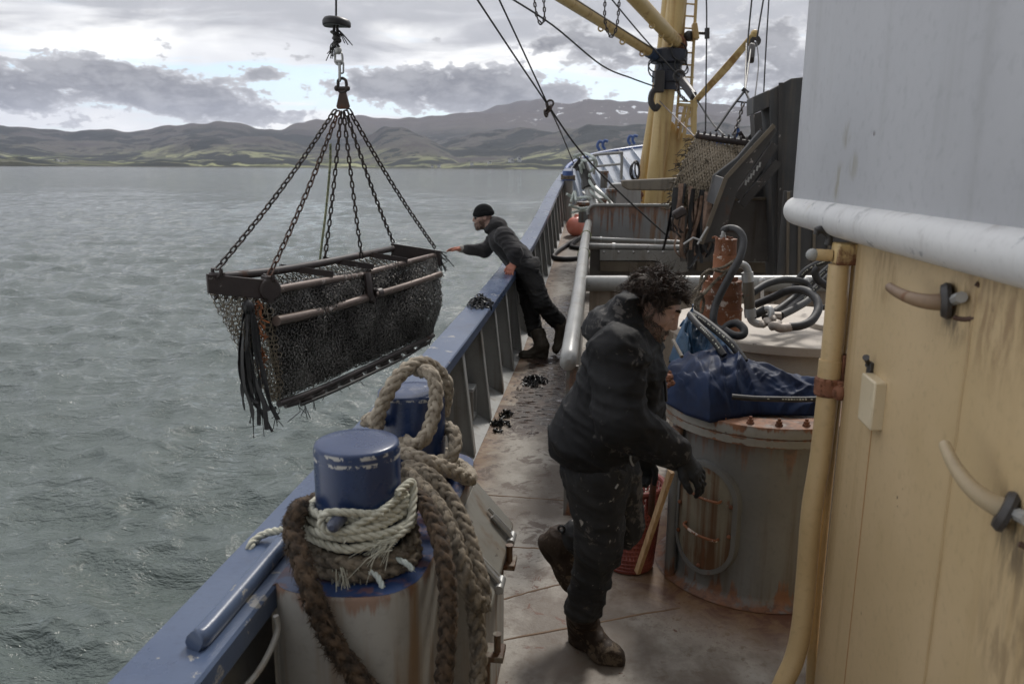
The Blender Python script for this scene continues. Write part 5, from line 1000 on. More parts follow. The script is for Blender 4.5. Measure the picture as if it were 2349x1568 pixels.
for x in (812, 1088): solo('pin_rod', MB().tube([c7(x, 600, 6.6), c7(x, 488, 6.6)], .012, 8).sphere(c7(x, 484, 6.6), .025, 8, 6), M['galv'], 'thin upright rod with a knob behind the hoses, %s' % ('nearer the rusty motor' if x < 900 else 'nearer the cream pipe'), 'rod', c7(x, 600, 6.6))
# ------------------------------------------------------------------ tarpaulins
def tarp(name, mat, label, ux, hz, yf, yb, z0, seed, fold=1.0):
    r = np.random.default_rng(seed); ns_, nt_ = 220, 110; s = np.linspace(0, 1, ns_)[:, None]; t_ = np.linspace(0, 1, nt_)[None]
    x = np.interp(s, [a for a, _ in ux], [b for _, b in ux]); H = np.interp(s, [a for a, _ in hz], [b for _, b in hz]); yf_ = np.interp(s, [a for a, _ in yf], [b for _, b in yf])
    for _ in range(6): H[1:-1] = (H[:-2]+H[2:]+2*H[1:-1])/4
    prof_ = np.sin(math.pi*np.clip(t_, 0, 1))**.72; z = z0+H*prof_; y = yf_+(yb-yf_)*(t_-.06*np.sin(2*math.pi*t_)); x = x+0*t_; d = 0*z
    for k in range(84):
        th = r.uniform(-.9, 2.3); c0, c1 = r.uniform(0, 1), r.uniform(.02, .62); ds = (s-c0)*1.5; dt = (t_-c1)*.9; bend = r.normal()*1.2; ac = ds*math.cos(th)+dt*math.sin(th); ax_ = -ds*math.sin(th)+dt*math.cos(th)+bend*ac*ac; w = r.uniform(.014, .075); L_ = r.uniform(.08, .30)
        d += r.choice([1, 1, -.7])*r.uniform(.35, 1.0)*w*.46*np.clip(1-np.abs(ax_)/w, 0, 1)**1.15*np.exp(-(ac/L_)**2)
    d += .020*np.exp(-np.abs((s-(.485+.10*(t_-.4)))/.014)**1.5)*np.clip(np.sin(math.pi*np.clip(t_*1.5-.1, 0, 1)), 0, 1)
    d *= fold*(.35+.65*np.sin(math.pi*t_)**.5); cx = np.gradient(x, axis=0); 
    ny, nz_ = -np.cos(math.pi*t_)*.8, np.sin(math.pi*t_)+.2; L_ = np.sqrt(ny*ny+nz_*nz_); y = y+d*ny/L_; z = z+d*nz_/L_; x = x+.010*np.sin(9*t_+6*s)*fold+d*.5*np.sin(7*s)
    z = np.maximum(z, z0-.01+.0*t_); hem = np.clip(.10-t_, 0, 1); z = z-hem*.25*np.clip(.45-s, 0, 1)*1.2
    g = np.stack([x, y, z], -1); o = solo(name, MB().quadgrid(g), M[mat], label, 'tarpaulin', (float(x[100, 0]), float(y[100, 50]), z0), smooth=180); so = o.modifiers.new('thick', 'SOLIDIFY'); so.thickness = .004; return o
X_ = lambda u, v, Y: float(at(u, v, Y=Y)[0])
tarp('tarpaulin', 'tarp_blue', 'crumpled dark blue tarpaulin bundled on the rim of the round tank', [(0, X_(1530, 900, 3.74)), (.25, X_(1618, 900, 3.74)), (.5, X_(1705, 900, 3.74)), (1, X_(1905, 900, 3.74))],
     [(0, .03), (.06, .16), (.14, .20), (.30, .25), (.42, .245), (.50, .25), (.56, .20), (.75, .155), (1, .115)], [(0, 3.95), (.12, 3.72), (.25, 3.60), (.42, 3.66), (.6, 3.74), (1, 3.76)], 4.22, .912, 5)
tarp('tarpaulin', 'tarp_teal', 'lighter teal blue cloth bunched up behind the man\'s face', [(0, X_(1545, 760, 4.2)), (.5, X_(1590, 760, 4.2)), (1, X_(1690, 800, 4.2))], [(0, .06), (.25, .27), (.45, .32), (.7, .24), (1, .10)], [(0, 4.05), (.5, 4.07), (1, 4.12)], 4.45, .985, 9, 1.0)
# pipe under the tarpaulin and small stick
hose('hydraulic_hose', [(620, 1222, 3.60), (760, 1234, 3.58), (900, 1238, 3.57), (1040, 1240, 3.57), (1190, 1238, 3.57)], .013, 'thin black hose along the tank rim under the blue tarpaulin', marks=(.35, .98))
solo('stick', MB().tube([c7(243, 862, 3.84), c7(300, 968, 3.72)], .009, 8), M['gutter_brown'], 'short grey rod leaning under the man\'s chin', 'rod', c7(232, 838, 3.82))
rf = MB()
for k in range(14): rf.sphere(c7(215+RNG.normal()*10, 1105+RNG.normal()*22, 3.80+RNG.normal()*.02), RNG.uniform(.012, .025), 7, 5, (1, 1, .8))
solo('rust_lump', rf, M['rust_flake'], 'lump of flaking rust on the left edge of the tank rim', 'rust', c7(215, 1110, 3.80), smooth=20)
# ------------------------------------------------------------------ basket and poles
bc = V3(.19, 3.93, .004); BH = .46
bs = thing('fish_basket', bc, 'red plastic lattice basket standing between the man and the tank', 'basket')
def br_(z): return .125+.042*z/BH
mb = MB()
for k in range(46):
    a = k*6.2832/46; mb.beam(bc+V3(br_(.02)*math.cos(a), br_(.02)*math.sin(a), .02), bc+V3(br_(BH)*math.cos(a), br_(BH)*math.sin(a), BH), .0125, .004, up=(math.cos(a), math.sin(a), 0))
for z in [.02, .04, .06]+list(np.linspace(.085, BH-.02, 15)):
    t_ = np.linspace(0, 6.2832, 40, endpoint=False); mb.tube(bc+np.stack([br_(z)*np.cos(t_), br_(z)*np.sin(t_), z+0*t_], 1), .0048, 4, closed=True)
mb.lathe([(.01, .006), (br_(0), .004), (br_(0), .085), (br_(0)-.004, .085), (br_(0)-.004, .012)], bc, 40)
mesh_obj('lattice', mb, M['basket_red'], bs)
t_ = np.linspace(0, 6.2832, 48, endpoint=False); mesh_obj('rim', MB().tube(bc+np.stack([(br_(BH)+.004)*np.cos(t_), (br_(BH)+.004)*np.sin(t_), BH+0*t_], 1), .014, 8, closed=True), M['basket_red'], bs)
mb = MB(); rope(mb, [at(1470, 1150, Y=3.85), at(1478, 1134, Y=3.82), at(1486, 1128, Y=3.8), at(1490, 1140, Y=3.8)], .006); mesh_obj('handle_cord', mb, M['rope_tan'], bs)
solo('wooden_pole', MB().beam(at(1462, 1312, Y=3.72), at(1540, 1080, Y=3.50), .022, .03), M['wood'], 'pale wooden batten leaning between the red basket and the tank', 'pole', at(1462, 1312, Y=3.72), bevel=.002)
solo('wooden_pole', MB().tube([at(1474, 1290, Y=3.93), at(1492, 1180, Y=3.82), at(1502, 1075, Y=3.60)], .017, 10), M['wood_dark'], 'dark red brown handle standing in the red basket', 'pole', at(1474, 1290, Y=3.93))
# ------------------------------------------------------------------ wheelhouse
WX = .86; wh = thing('wheelhouse', (1.8, 1.6, 0), 'cream lower wall and white overhanging upper part of the wheelhouse on the right', 'wheelhouse')
oc2 = [(2.6, 2.88), (.93, 2.88), (.90, 2.875), (.875, 2.86), (.862, 2.83), (.86, 2.78), (.86, .2), (2.6, .2)]
mb = MB().quadgrid(np.array([[(x, y, z) for z in np.linspace(0, 1.95, 24)] for x, y in oc2])); mesh_obj('lower_wall', mb, M['cream'], wh, smooth=50)
mb = MB(); zz = np.linspace(.02, 1.62, 60); mb.tube(np.stack([np.full(60, .895)+RNG.normal(size=60)*.0012, np.full(60, 2.892), zz], 1), .009+.002*RNG.random(60), 7); mesh_obj('corner_weld', mb, M['cream_pipe'], wh)
oc3 = [(2.6, 3.68), (1.2, 3.68), (.90, 3.67), (.835, 3.65), (.808, 3.59), (.803, 3.5), (.815, 2.6), (.845, 1.6), (.862, .2)]
mb = MB().quadgrid(np.array([[(x, y, z) for z in np.linspace(1.86, 4.2, 10)] for x, y in oc3])); mb.add([(x, y, 1.90) for x, y in oc3]+[(2.6, .2, 1.9)], [tuple(range(10))]); mesh_obj('upper_wall', mb, M['white_paint'], wh, smooth=50)
bl = crom([(2.2, 3.69, 1.88), (1.2, 3.69, 1.88), (.95, 3.68, 1.88), (.862, 3.63, 1.88), (.828, 3.5, 1.88), (.828, 2.6, 1.88), (.852, 1.6, 1.88), (.868, .2, 1.88)], 10); mesh_obj('belting', MB().tube(bl, .060, 24), M['wing_white'], wh)
None and mesh_obj('roof_edge', MB().box((.5, .1, 2.62), (2.6, 3.9, 2.66)) if False else MB().tube([(.80, 3.8, 2.78), (.84, .2, 2.78)], .03, 8), M['black_steel'], wh)
mb = MB()
mb = MB(); zz = np.linspace(.02, 1.84, 50); mb.tube(np.stack([np.full(50, .8595), np.full(50, 1.93)+RNG.normal(size=50)*.001, zz], 1), .0045, 6); mesh_obj('weld_seam', mb, M['cream'], wh)
# pipes and fittings of the wall
dp = thing('drain_pipe', (.85, 2.86, 0), 'cream painted pipe down the corner of the wheelhouse with a rusted clamp', 'pipe')
pc = crom([at(1926, 606, Y=2.90), at(1915, 742, Y=2.90), at(1903, 860, Y=2.89), at(1883, 1040, Y=2.88), at(1862, 1172, Y=2.87), at(1849, 1330, Y=2.87), at(1838, 1440, Y=2.86), at(1822, 1510, Y=2.85), at(1796, 1568, Y=2.83), at(1765, 1640, Y=2.8)], 8)
mesh_obj('pipe', MB().tube(pc, .0375, 20), M['cream_pipe'], dp)
mesh_obj('coupling', MB().tube([at(1906, 825, Y=2.89), at(1901, 872, Y=2.89)], .041, 18), M['cream_pipe'], dp)
c0 = at(1899, 885, Y=2.89); mb = MB().lathe([(.040, -.035), (.047, -.03), (.048, .03), (.040, .034)], c0, 18).box(c0+V3(.02, -.05, -.04), c0+V3(.075, .02, .03)); mb.sphere(c0+V3(.03, -.05, -.01), .03, 8, 6); mesh_obj('clamp', mb, M['rust_flake'], dp, bevel=.004)
mesh_obj('bracket', MB().box(c0+V3(.035, -.03, .03), c0+V3(.065, .01, .12)), M['rust_flake'], dp, bevel=.004)
mesh_obj('second_pipe', MB().tube(crom([at(1950, 605, Y=2.92), at(1935, 760, Y=2.92), at(1905, 1040, Y=2.92), at(1880, 1300, Y=2.92), at(1866, 1460, Y=2.92), at(1858, 1600, Y=2.92)], 6), .020, 12), M['cream_pipe'], dp)
bk_ = thing('wall_bracket', at(1935, 580, Y=2.9), 'rusty cream bracket with a peg and hook under the white rail', 'bracket')
a, c = at(1907, 603, Y=2.93), at(1968, 556, Y=2.93); mesh_obj('box', MB().box((a[0], 2.85, a[2]), (c[0], 2.95, c[2])), steel('bracket_rusty', (.58, .42, .19), (.62, .47, .23), .5, rust=.62, bump=.5), bk_, bevel=.006)
mesh_obj('peg', MB().tube([at(1907, 586, Y=2.92), at(1872, 584, Y=2.92)], .021, 14), M['cream_pipe'], bk_); mesh_obj('peg_end', MB().sphere(at(1864, 584, Y=2.92), .024, 12, 8, (1, .9, .9)), M['bulwark_grey'], bk_)
mesh_obj('hook', MB().tube(crom([at(1900, 562, Y=2.95), at(1903, 545, Y=2.95), at(1893, 530, Y=2.95), at(1877, 527, Y=2.95), at(1872, 538, Y=2.95)], 6), [.014]*20+[.010]*5, 10), M['black_steel'], bk_)
def horn(label, root, tip, mid, r0, mat, X0):
    a, b_, c = at(*root, X=WX), at(*mid, X=X0+.02), at(*tip, X=X0); t = thing('wall_horn', a, label, 'hook', 'horn shaped hooks on the cream wall')
    ctl = b_+(b_-(a+c)/2)*.55; tq = np.linspace(0, 1, 22)[:, None]; c_ = (1-tq)**2*a+2*tq*(1-tq)*ctl+tq**2*c; mesh_obj('horn', MB().tube(c_, np.linspace(r0, r0*.55, len(c_)), 14), mat, t); mesh_obj('tip', MB().sphere(c, r0*.55, 12, 8), mat, t)
    mesh_obj('collar', MB().lathe([(.01, -.012), (r0*1.9, -.01), (r0*2.0, .0), (r0*1.7, .012), (.01, .014)], a+V3(-.012, 0, 0), 20, nrm(b_-a)), M['black_steel'], t); mesh_obj('pin', MB().tube([a, a+V3(-.02, -.10, .025)], .014, 8), M['galv'], t)
    mesh_obj('ring', MB().torus(a+V3(-.02, -.12, .02), (.4, 1, .1), .045, .006, 18, 6, arc=(-1.2, 2.0)), M['chain_rusty'], t)
horn('rust brown horn hook high on the cream wall pointing left', (2182, 690), (2042, 659), (2105, 692), .023, steel('horn_rusty', (.16, .10, .06), (.28, .19, .11), .5, rust=.55, bump=.3), .77)
horn('cream painted horn hook low on the cream wall pointing up left', (2322, 1172), (2168, 1022), (2225, 1125), .0235, steel('horn_cream', (.36, .28, .17), (.50, .41, .27), .5, rust=.25, bump=.3), .77)
sb_ = thing('switch_box', at(2012, 920, X=WX), 'small cream switch box on the cream wall with a dark clip at its edge', 'box')
a, c = at(1992, 960, X=WX), at(2035, 878, X=WX); y0, y1 = sorted((a[1], c[1])); mesh_obj('box', MB().box((WX-.035, y0, a[2]), (WX+.01, y1, c[2])), steel('box_cream', (.56, .47, .31), (.62, .53, .37), .4, rust=.05, bump=.15), sb_, bevel=.006); mesh_obj('clip', MB().box((WX-.012, y1, a[2]+.02), (WX+.002, y1+.035, c[2]+.03)).tube([(WX-.01, y1+.02, c[2]+.02), (WX-.03, y1-.01, c[2]+.05)], .008, 8), M['black_steel'], sb_, bevel=.004)
mesh_obj('drip_streak', MB().box((WX-.0015, (y0+y1)/2+.02, .35), (WX+.001, (y0+y1)/2+.0235, a[2])), steel('streak_rust', (.36, .19, .09), (.42, .24, .11), .6), sb_)
# ------------------------------------------------------------------ buoys, deck hose, mussels, bow gear
for k, (u, v, r, Y, lab) in enumerate(((1321, 519, .205, 17.0, 'round orange buoy on the walkway, the nearer of the two'), (1337, 509, .20, 17.6, 'round orange buoy half hidden behind the other buoy'))):
    c = at(u, v, Y=Y); b_ = thing('buoy', c, lab, 'buoy', 'orange buoys on the walkway'); mesh_obj('float', MB().sphere(c, r, 32, 20), M['buoy_orange'], b_); mesh_obj('eye', MB().tube([c+V3(0, 0, r-.01), c+V3(0, 0, r+.05)], [.05, .03], 10), M['flag_blue'] if False else M['buoy_orange'], b_)
solo('deck_hose', MB().tube(crom([ondeck(1322, 548, .04), ondeck(1300, 562, .04), ondeck(1276, 578, .04), ondeck(1270, 590, .04), ondeck(1300, 594, .04), ondeck(1345, 590, .04)], 8), .045, 10), M['hose'], 'black hose snaking over the walkway below the orange buoys', 'hose', ondeck(1300, 590))
solo('deck_hose', MB().tube(crom([ondeck(1330, 545, .04), ondeck(1316, 556, .04), ondeck(1312, 566, .04), ondeck(1345, 570, .04)], 8), .04, 10), M['hose'], 'short bend of black hose between the orange buoys and the pipe rail', 'hose', ondeck(1320, 560))
def mussels(c, rx, ry, h, n, label, name='mussel_clump', weed=10):
    mb = MB()
    for k in range(n):
        q = RNG.normal(size=2)*.45; z = h*max(0, 1-np.hypot(*q)*.9)*RNG.random(); p = c+V3(q[0]*rx, q[1]*ry, z+.008); d = RNG.normal(size=3); d = nrm(d); s = np.cross(d, nrm(RNG.normal(size=3))); w = np.cross(d, s); L_ = RNG.uniform(.018, .034)
        mb.sphere((0, 0, 0), 1, 7, 5); vv = mb.v[-1]; tz = (vv[:, 2:]+1)/2; vv[:] = p+(vv[:, :1]*s*.42*(1.15-.55*tz)+vv[:, 1:2]*w*.3*(1.1-.5*tz)+vv[:, 2:]*d)*L_
    for k in range(weed):
        a = RNG.random()*6.28; p = c+V3(math.cos(a)*rx*.5, math.sin(a)*ry*.5, h*.3); mb.tube(crom([p, p+V3(math.cos(a)*.03, math.sin(a)*.03, .015), p+V3(math.cos(a)*rx*.6, math.sin(a)*ry*.6, -h*.25)], 3), .004, 4)
    solo(name, mb, M['mussel'], label, 'mussels', c)
c = at(1101, 705, Z=.87); c[2] = capz(c[1])+.04; mussels(c, .10, .17, .11, 190, 'heap of black mussels on the blue cap rail', weed=24)
mussels(ondeck(1225, 876), .13, .20, .07, 150, 'dark clump of mussels in the middle of the walkway')
mussels(ondeck(1146, 974), .085, .06, .04, 60, 'small scatter of mussels nearest the bulwark foot'); mussels(ondeck(1160, 955), .05, .05, .06, 34, 'tiny pile of mussels just behind the small scatter by the bulwark')
mussels(ondeck(1140, 990), .07, .05, .01, 12, 'few stray mussel shells by the foot of a bulwark stay', weed=0)
pw = lambda u, v, Y: at(u, v, Y=Y)
rlb = thing('bow_railing', pw(1400, 410, 17.5), 'white pipe railing between the bow and the walkway', 'railing')
mesh_obj('top_pipe', MB().tube(crom([pw(1363, 357, 18), pw(1366, 355, 18), pw(1420, 350.5, 17.5), pw(1426, 354, 17.5), pw(1426, 380, 17.5), pw(1425, 412, 17.5)], 6), .032, 8), M['rail_grey'], rlb); mesh_obj('mid_pipe', MB().tube([pw(1363, 382, 18), pw(1426, 376, 17.5)], .026, 8), M['rail_grey'], rlb); mesh_obj('post', MB().tube([pw(1364, 356, 18), pw(1362, 400, 18)], .03, 8), M['rail_grey'], rlb)
ps = thing('fender_post', pw(1302, 468, 19.0), 'grey post with a blue rope wrapped top rising from the bulwark', 'post')
mesh_obj('pipe', MB().tube([pw(1298, 560, 19.0), pw(1302, 412, 19.0)], .125, 16), M['rail_grey'], ps); mesh_obj('blue_top', MB().tube([pw(1302, 414, 19.0), pw(1303, 392, 19.0)], [.135, .125], 16), M['bow_blue'], ps)
mb = MB(); rope(mb, coil(pw(1303, 412, 19.0), .15, 0, .10, 2.6), .024); mesh_obj('rope_wrap', mb, M['rope_old'], ps)
fp_ = thing('folded_davit', pw(1348, 420, 15), 'black folded davit arm with pale ropes standing beside the walkway', 'davit')
mesh_obj('arm', MB().tube(crom([pw(1325, 368, 15), pw(1338, 385, 15), pw(1350, 430, 14.8), pw(1362, 475, 14.5), pw(1366, 520, 14.3)], 6), [.11]*9+[.09]*7+[.06]*9, 10), M['bulwark_grey'], fp_); mesh_obj('dark_head', MB().tube(crom([pw(1322, 372, 14.9), pw(1336, 384, 14.9), pw(1344, 405, 14.85), pw(1352, 432, 14.8)], 5), [.13, .12, .11, .12, .13, .10, .09, .09, .1, .1, .1, .1, .12, .13, .14, .10], 8), M['black_steel'], fp_)
mb = MB()
for pts in (((1316, 358), (1340, 352), (1362, 362), (1368, 378), (1352, 396)), ((1318, 356), (1330, 366), (1352, 368), (1366, 366)), ((1334, 372), (1345, 400), (1362, 430), (1390, 452), (1402, 470)), ((1330, 378), (1342, 420), (1362, 446), (1384, 468)), ((1352, 400), (1356, 420), (1372, 440), (1396, 458)), ((1300, 445), (1320, 455), (1345, 452), (1366, 462)), ((1306, 470), (1330, 478), (1360, 474)), ((1310, 462), (1318, 440), (1322, 460)), ((1312, 488), (1340, 482), (1362, 490))):
    rope(mb, [pw(u, v, 14.7+.2*math.sin(i*2)) for i, (u, v) in enumerate(pts)], .026, 'twist', 6)
mesh_obj('ropes', mb, M['rope_sea'], fp_)
for u, v, Y, r, h_ in ((1386, 398, 20, .09, .35), (1350, 470, 16.4, .2, .35), (1382, 462, 15.2, .08, .25), (1404, 440, 17, .1, .55)):
    p = pw(u, v, Y); solo('deck_fitting', MB().lathe([(r, -h_), (r, 0), (r*1.25, .01), (r*1.25, .06), (.001, .07)], p, 14), M['tank_grey'], 'small grey %s on the foredeck left of the mast' % {1386: 'capped pipe behind the white railing', 1350: 'drum under the pale ropes', 1382: 'short bollard beside the rope ends', 1404: 'vent pipe below the white railing'}[u], 'fitting', p)
dkp = thing('foredeck_casing', pw(1420, 455, 17), 'dark steel casing on the foredeck at the foot of the mast', 'casing'); mesh_obj('box', MB().prism([pw(1388, 445, 18), pw(1400, 422, 18), pw(1470, 418, 18), pw(1470, 500, 18), pw(1388, 500, 18)], (0, 1, 0)), M['bulwark_grey'], dkp, bevel=.02); mesh_obj('slats', MB().beam(pw(1350, 440, 17.2), pw(1392, 475, 16), .3, .03).beam(pw(1362, 425, 17.5), pw(1404, 470, 16.5), .06, .06), M['bulwark_grey'], dkp)
fg = thing('flag', pw(1692, 305, 24), 'small blue flag on a thin staff beyond the hanging net', 'flag'); mesh_obj('staff', MB().tube([pw(1694, 345, 24), pw(1696, 275, 24)], .02, 6), M['galv'], fg)
g = np.array([[pw(1697-i*1.6+.8*math.sin(j*.5), 284+j*2.6+i*1.2, 24)+V3(0, .05*math.sin(i+j*.6), 0) for j in range(11)] for i in range(7)]); mesh_obj('cloth', MB().quadgrid(g), M['flag_blue'], fg)
solo('marker_buoy', MB().sphere(pw(1704, 318, 20), .085, 16, 10).tube([pw(1704, 318, 20), pw(1704, 335, 20)], .03, 8), M['rail_grey'], 'small pale ball float above the bar of the hanging net', 'float', pw(1704, 318, 20))
# ------------------------------------------------------------------ people: signed distance bodies meshed with surface nets
def s_cap(P, a, b, r0, r1=None):
    r1 = r0 if r1 is None else r1; a = np.asarray(a, np.float32); b = np.asarray(b, np.float32); ba = b-a
    h = np.clip(((P-a)@ba)/(ba@ba+1e-9), 0, 1); return np.linalg.norm(P-a-h[:, None]*ba, axis=1)-(r0+(r1-r0)*h)
def s_ell(P, c, rad, Rm=None):
    q = P-np.asarray(c, np.float32)
    if Rm is not None: q = q@np.asarray(Rm, np.float32)
    rad = np.asarray(rad, np.float32); k0 = np.linalg.norm(q/rad, axis=1); k1 = np.linalg.norm(q/(rad*rad), axis=1); return k0*(k0-1)/(k1+1e-9)
def smin(a, b, k):
    h = np.clip(.5+.5*(b-a)/k, 0, 1); return b+(a-b)*h-k*h*(1-h)
def smax(a, b, k): return -smin(-a, -b, k)
def U(k, *ds):
    d = ds[0]
    for e in ds[1:]: d = smin(d, e, k)
    return d
def surfnet(f, lo, hi, h, name, mat, parent, sub=0):
    lo, hi = np.asarray(lo, float), np.asarray(hi, float); n = np.ceil((hi-lo)/(4*h)).astype(int)*4+1
    ax = [lo[i]+h*np.arange(n[i]) for i in range(3)]; cs = [a[2::4] for a in ax]
    G = np.stack(np.meshgrid(*cs, indexing='ij'), -1).reshape(-1, 3).astype(np.float32); dc = f(G).reshape([len(c) for c in cs])
    near = np.abs(dc) < 4*h*1.9; D = np.where(np.repeat(np.repeat(np.repeat(dc, 4, 0), 4, 1), 4, 2) < 0, -1., 1.).astype(np.float32); Mk = np.repeat(np.repeat(np.repeat(near, 4, 0), 4, 1), 4, 2)
    sh = Mk.shape; idx = np.argwhere(Mk); P = (lo+idx*h).astype(np.float32); out = np.empty(len(P), np.float32)
    for i in range(0, len(P), 400000): out[i:i+400000] = f(P[i:i+400000])
    D[Mk] = out; D[0] = D[-1] = 1; D[:, 0] = D[:, -1] = 1; D[:, :, 0] = D[:, :, -1] = 1
    S = D < 0; c = lambda i, j, k: (slice(i, sh[0]-1+i), slice(j, sh[1]-1+j), slice(k, sh[2]-1+k))
    cnt = sum(S[c(i, j, k)].astype(np.int8) for i in (0, 1) for j in (0, 1) for k in (0, 1)); act = (cnt > 0) & (cnt < 8); ii = np.argwhere(act); acc = np.zeros((len(ii), 3)); num = np.zeros(len(ii))
    for a in range(3):
        for o1 in (0, 1):
            for o2 in (0, 1):
                o = [0, 0, 0]; b1, b2 = [x for x in range(3) if x != a]; o[b1], o[b2] = o1, o2; e = list(o); e[a] = 1
                d0 = D[tuple((ii+o).T)]; d1 = D[tuple((ii+e).T)]; cr = (d0 < 0) != (d1 < 0); t_ = np.where(cr, d0/(d0-d1+1e-12), 0); t_ = np.clip(t_, 0, 1)
                q = np.tile(np.array(o, float), (len(ii), 1)); q[:, a] = t_; acc[cr] += q[cr]; num[cr] += 1
    V = lo+h*(ii+acc/num[:, None]); vid = -np.ones(act.shape, np.int64); vid[tuple(ii.T)] = np.arange(len(ii)); F = []
    for a in range(3):
        b1, b2 = (a+1) % 3, (a+2) % 3; s0 = [slice(1, sh[k]-1) for k in range(3)]; s0[a] = slice(0, sh[a]-1); s1 = list(s0); s1[a] = slice(1, sh[a])
        A, B = S[tuple(s0)], S[tuple(s1)]; cr = np.argwhere(A != B); sg = A[tuple(cr.T)]; base = cr+np.array([1 if k != a else 0 for k in range(3)]); qs = []
        for (u, v) in ((-1, -1), (0, -1), (0, 0), (-1, 0)):
            q = base.copy(); q[:, b1] += u; q[:, b2] += v; qs.append(vid[tuple(q.T)])
        q = np.stack(qs, 1); q[~sg] = q[~sg][:, ::-1]; F.append(q)
    F = np.vstack(F); F = F[(F >= 0).all(1)]
    # one light smoothing pass
    nb = np.zeros_like(V); ct = np.zeros(len(V))
    for a, b_ in ((0, 1), (1, 2), (2, 3), (3, 0)):
        for x, y in ((a, b_), (b_, a)): np.add.at(nb, F[:, x], V[F[:, y]]); np.add.at(ct, F[:, x], 1)
    V = V*.5+.5*nb/np.maximum(ct, 1)[:, None]
    return fast_obj(name, V, F, mat, parent)
def folds(P, seed, freq, amp, bias=(0, 0, 1), n=5, warp=2.2, sharp=2.0):
    r = np.random.default_rng(seed); d = np.zeros(len(P), np.float32)
    for k in range(n):
        v = nrm(np.array(bias)+r.normal(size=3)*.55)*freq*r.uniform(.6, 1.5); w = r.normal(size=3)*freq*.28; m_ = r.normal(size=3)*freq*.22
        x = np.sin(P@v.astype(np.float32)+r.uniform(0, 6)+warp*np.sin(P@w.astype(np.float32)+r.uniform(0, 6))); mk = .5+.5*np.sin(P@m_.astype(np.float32)+r.uniform(0, 6)); d += (1-np.abs(x))**sharp*mk
    return d*(amp/n*2)
def basis(fwd, up):
    f = nrm(V3(*fwd)); l = nrm(np.cross(V3(*up), f)); u = np.cross(f, l); return np.stack([f, l, u], 1)       # columns: forward, left, up
def head_sdf(P, o, B, neck_to, lips=1.0):
    L = ((P-o.astype(np.float32))@B.astype(np.float32)); c = lambda a, b, r0, r1=None: s_cap(L, a, b, r0, r1)
    d = s_ell(L, (-.008, 0, .035), (.098, .078, .098)); d = U(.035, d, s_ell(L, (.035, 0, -.035), (.062, .060, .080))); d = U(.03, d, s_ell(L, (.052, 0, -.085), (.042, .042, .036)))
    d = U(.018, d, c((.078, .010, -.112), (.078, -.010, -.112), .016)); d = U(.02, d, s_ell(L, (.045, .052, -.012), (.034, .018, .022)), s_ell(L, (.045, -.052, -.012), (.034, .018, .022)))
    d = U(.016, d, c((.086, .012, .038), (.070, .050, .040), .013, .010), c((.086, -.012, .038), (.070, -.050, .040), .013, .010))
    for s in (1, -1):
        d = smax(d, -s_ell(L, (.100, s*.033, .014), (.020, .022, .015)), .012); d = U(.004, d, s_ell(L, (.074, s*.033, .014), (.016, .018, .014))); d = U(.005, d, c((.082, s*.018, .021), (.076, s*.049, .019), .0045), c((.082, s*.018, .005), (.076, s*.049, .007), .0035))
    d = U(.011, d, c((.092, 0, .030), (.111, 0, -.020), .0085, .0125)); d = U(.008, d, c((.098, .012, -.029), (.098, -.012, -.029), .0085)); d = U(.006, d, s_ell(L, (.107, 0, -.028), (.010, .011, .008)))
    d = U(.006, d, c((.099, .0, -.062), (.084, .024, -.068), .0075, .004), c((.099, 0, -.062), (.084, -.024, -.068), .0075, .004), c((.097, 0, -.077), (.083, .021, -.073), .0085, .004), c((.097, 0, -.077), (.083, -.021, -.073), .0085, .004))
    d = smax(d, -c((.112, .017, -.0692), (.112, -.017, -.0692), .0052*lips), .003)
    for s in (1, -1):
        e = s_ell(L, (-.010, s*.080, .002), (.022, .011, .035)); e = smax(e, -s_ell(L, (-.006, s*.091, .004), (.011, .008, .020)), .005); d = U(.006, d, e)
    nb = ((neck_to-o)@B); d = U(.03, d, c((-.028, 0, -.06), nb, .056, .066)); return d
def hand_sdf(P, w, f, n, R=1.0, curl=.5, spread=.16, mirror=1, thumb=.6, glove=1.0, curls=None):
    "w wrist, f finger direction, n back-of-hand normal; mirror +1 puts the thumb on f x n side"
    f, n = nrm(f), nrm(n-np.dot(n, nrm(f))*nrm(f)); s = np.cross(f, n)*mirror; g = glove; palm = w+f*.085*R
    d = s_cap(P, w-f*.02, w+f*.02, .031*g, .034*g); d = U(.02, d, s_cap(P, w+f*.025+s*.018, palm+s*.026, .019*g, .016*g), s_cap(P, w+f*.025-s*.016, palm-s*.026, .019*g, .015*g), s_cap(P, w+f*.03, palm, .019*g, .017*g))
    for i, (off, L0) in enumerate(((.030, .070), (.010, .080), (-.010, .074), (-.029, .058))):
        c_ = curl if curls is None else curls[i]; a = palm+s*off*R; dirn = nrm(f+s*(1.5-i)*spread*.4); ang = c_*.45; r = (.0098, .0102, .0098, .0088)[i]*g; fd = None
        for k, sl in enumerate((.45, .32, .23)):
            v = dirn*math.cos(ang)-n*math.sin(ang); b_ = a+v*L0*sl*1.25; e = s_cap(P, a, b_, r*(1-.08*k), r*(.93-.08*k)); fd = e if fd is None else U(.006, fd, e); a = b_; ang += c_*(.9-.1*k)
        d = U(.007, d, fd)
    a = w+f*.028+s*.030; v = nrm(f*.72+s*.62-n*.25*thumb); b_ = a+v*.042*R; v2 = nrm(f*.92+s*.22-n*.4*thumb); c_ = b_+v2*.034*R; e = c_+nrm(f-n*.5*thumb)*.024*R
    return U(.010, d, U(.006, s_cap(P, a, b_, .0135*g, .012*g), s_cap(P, b_, c_, .012*g, .0105*g), s_cap(P, c_, e, .0105*g, .009*g)))
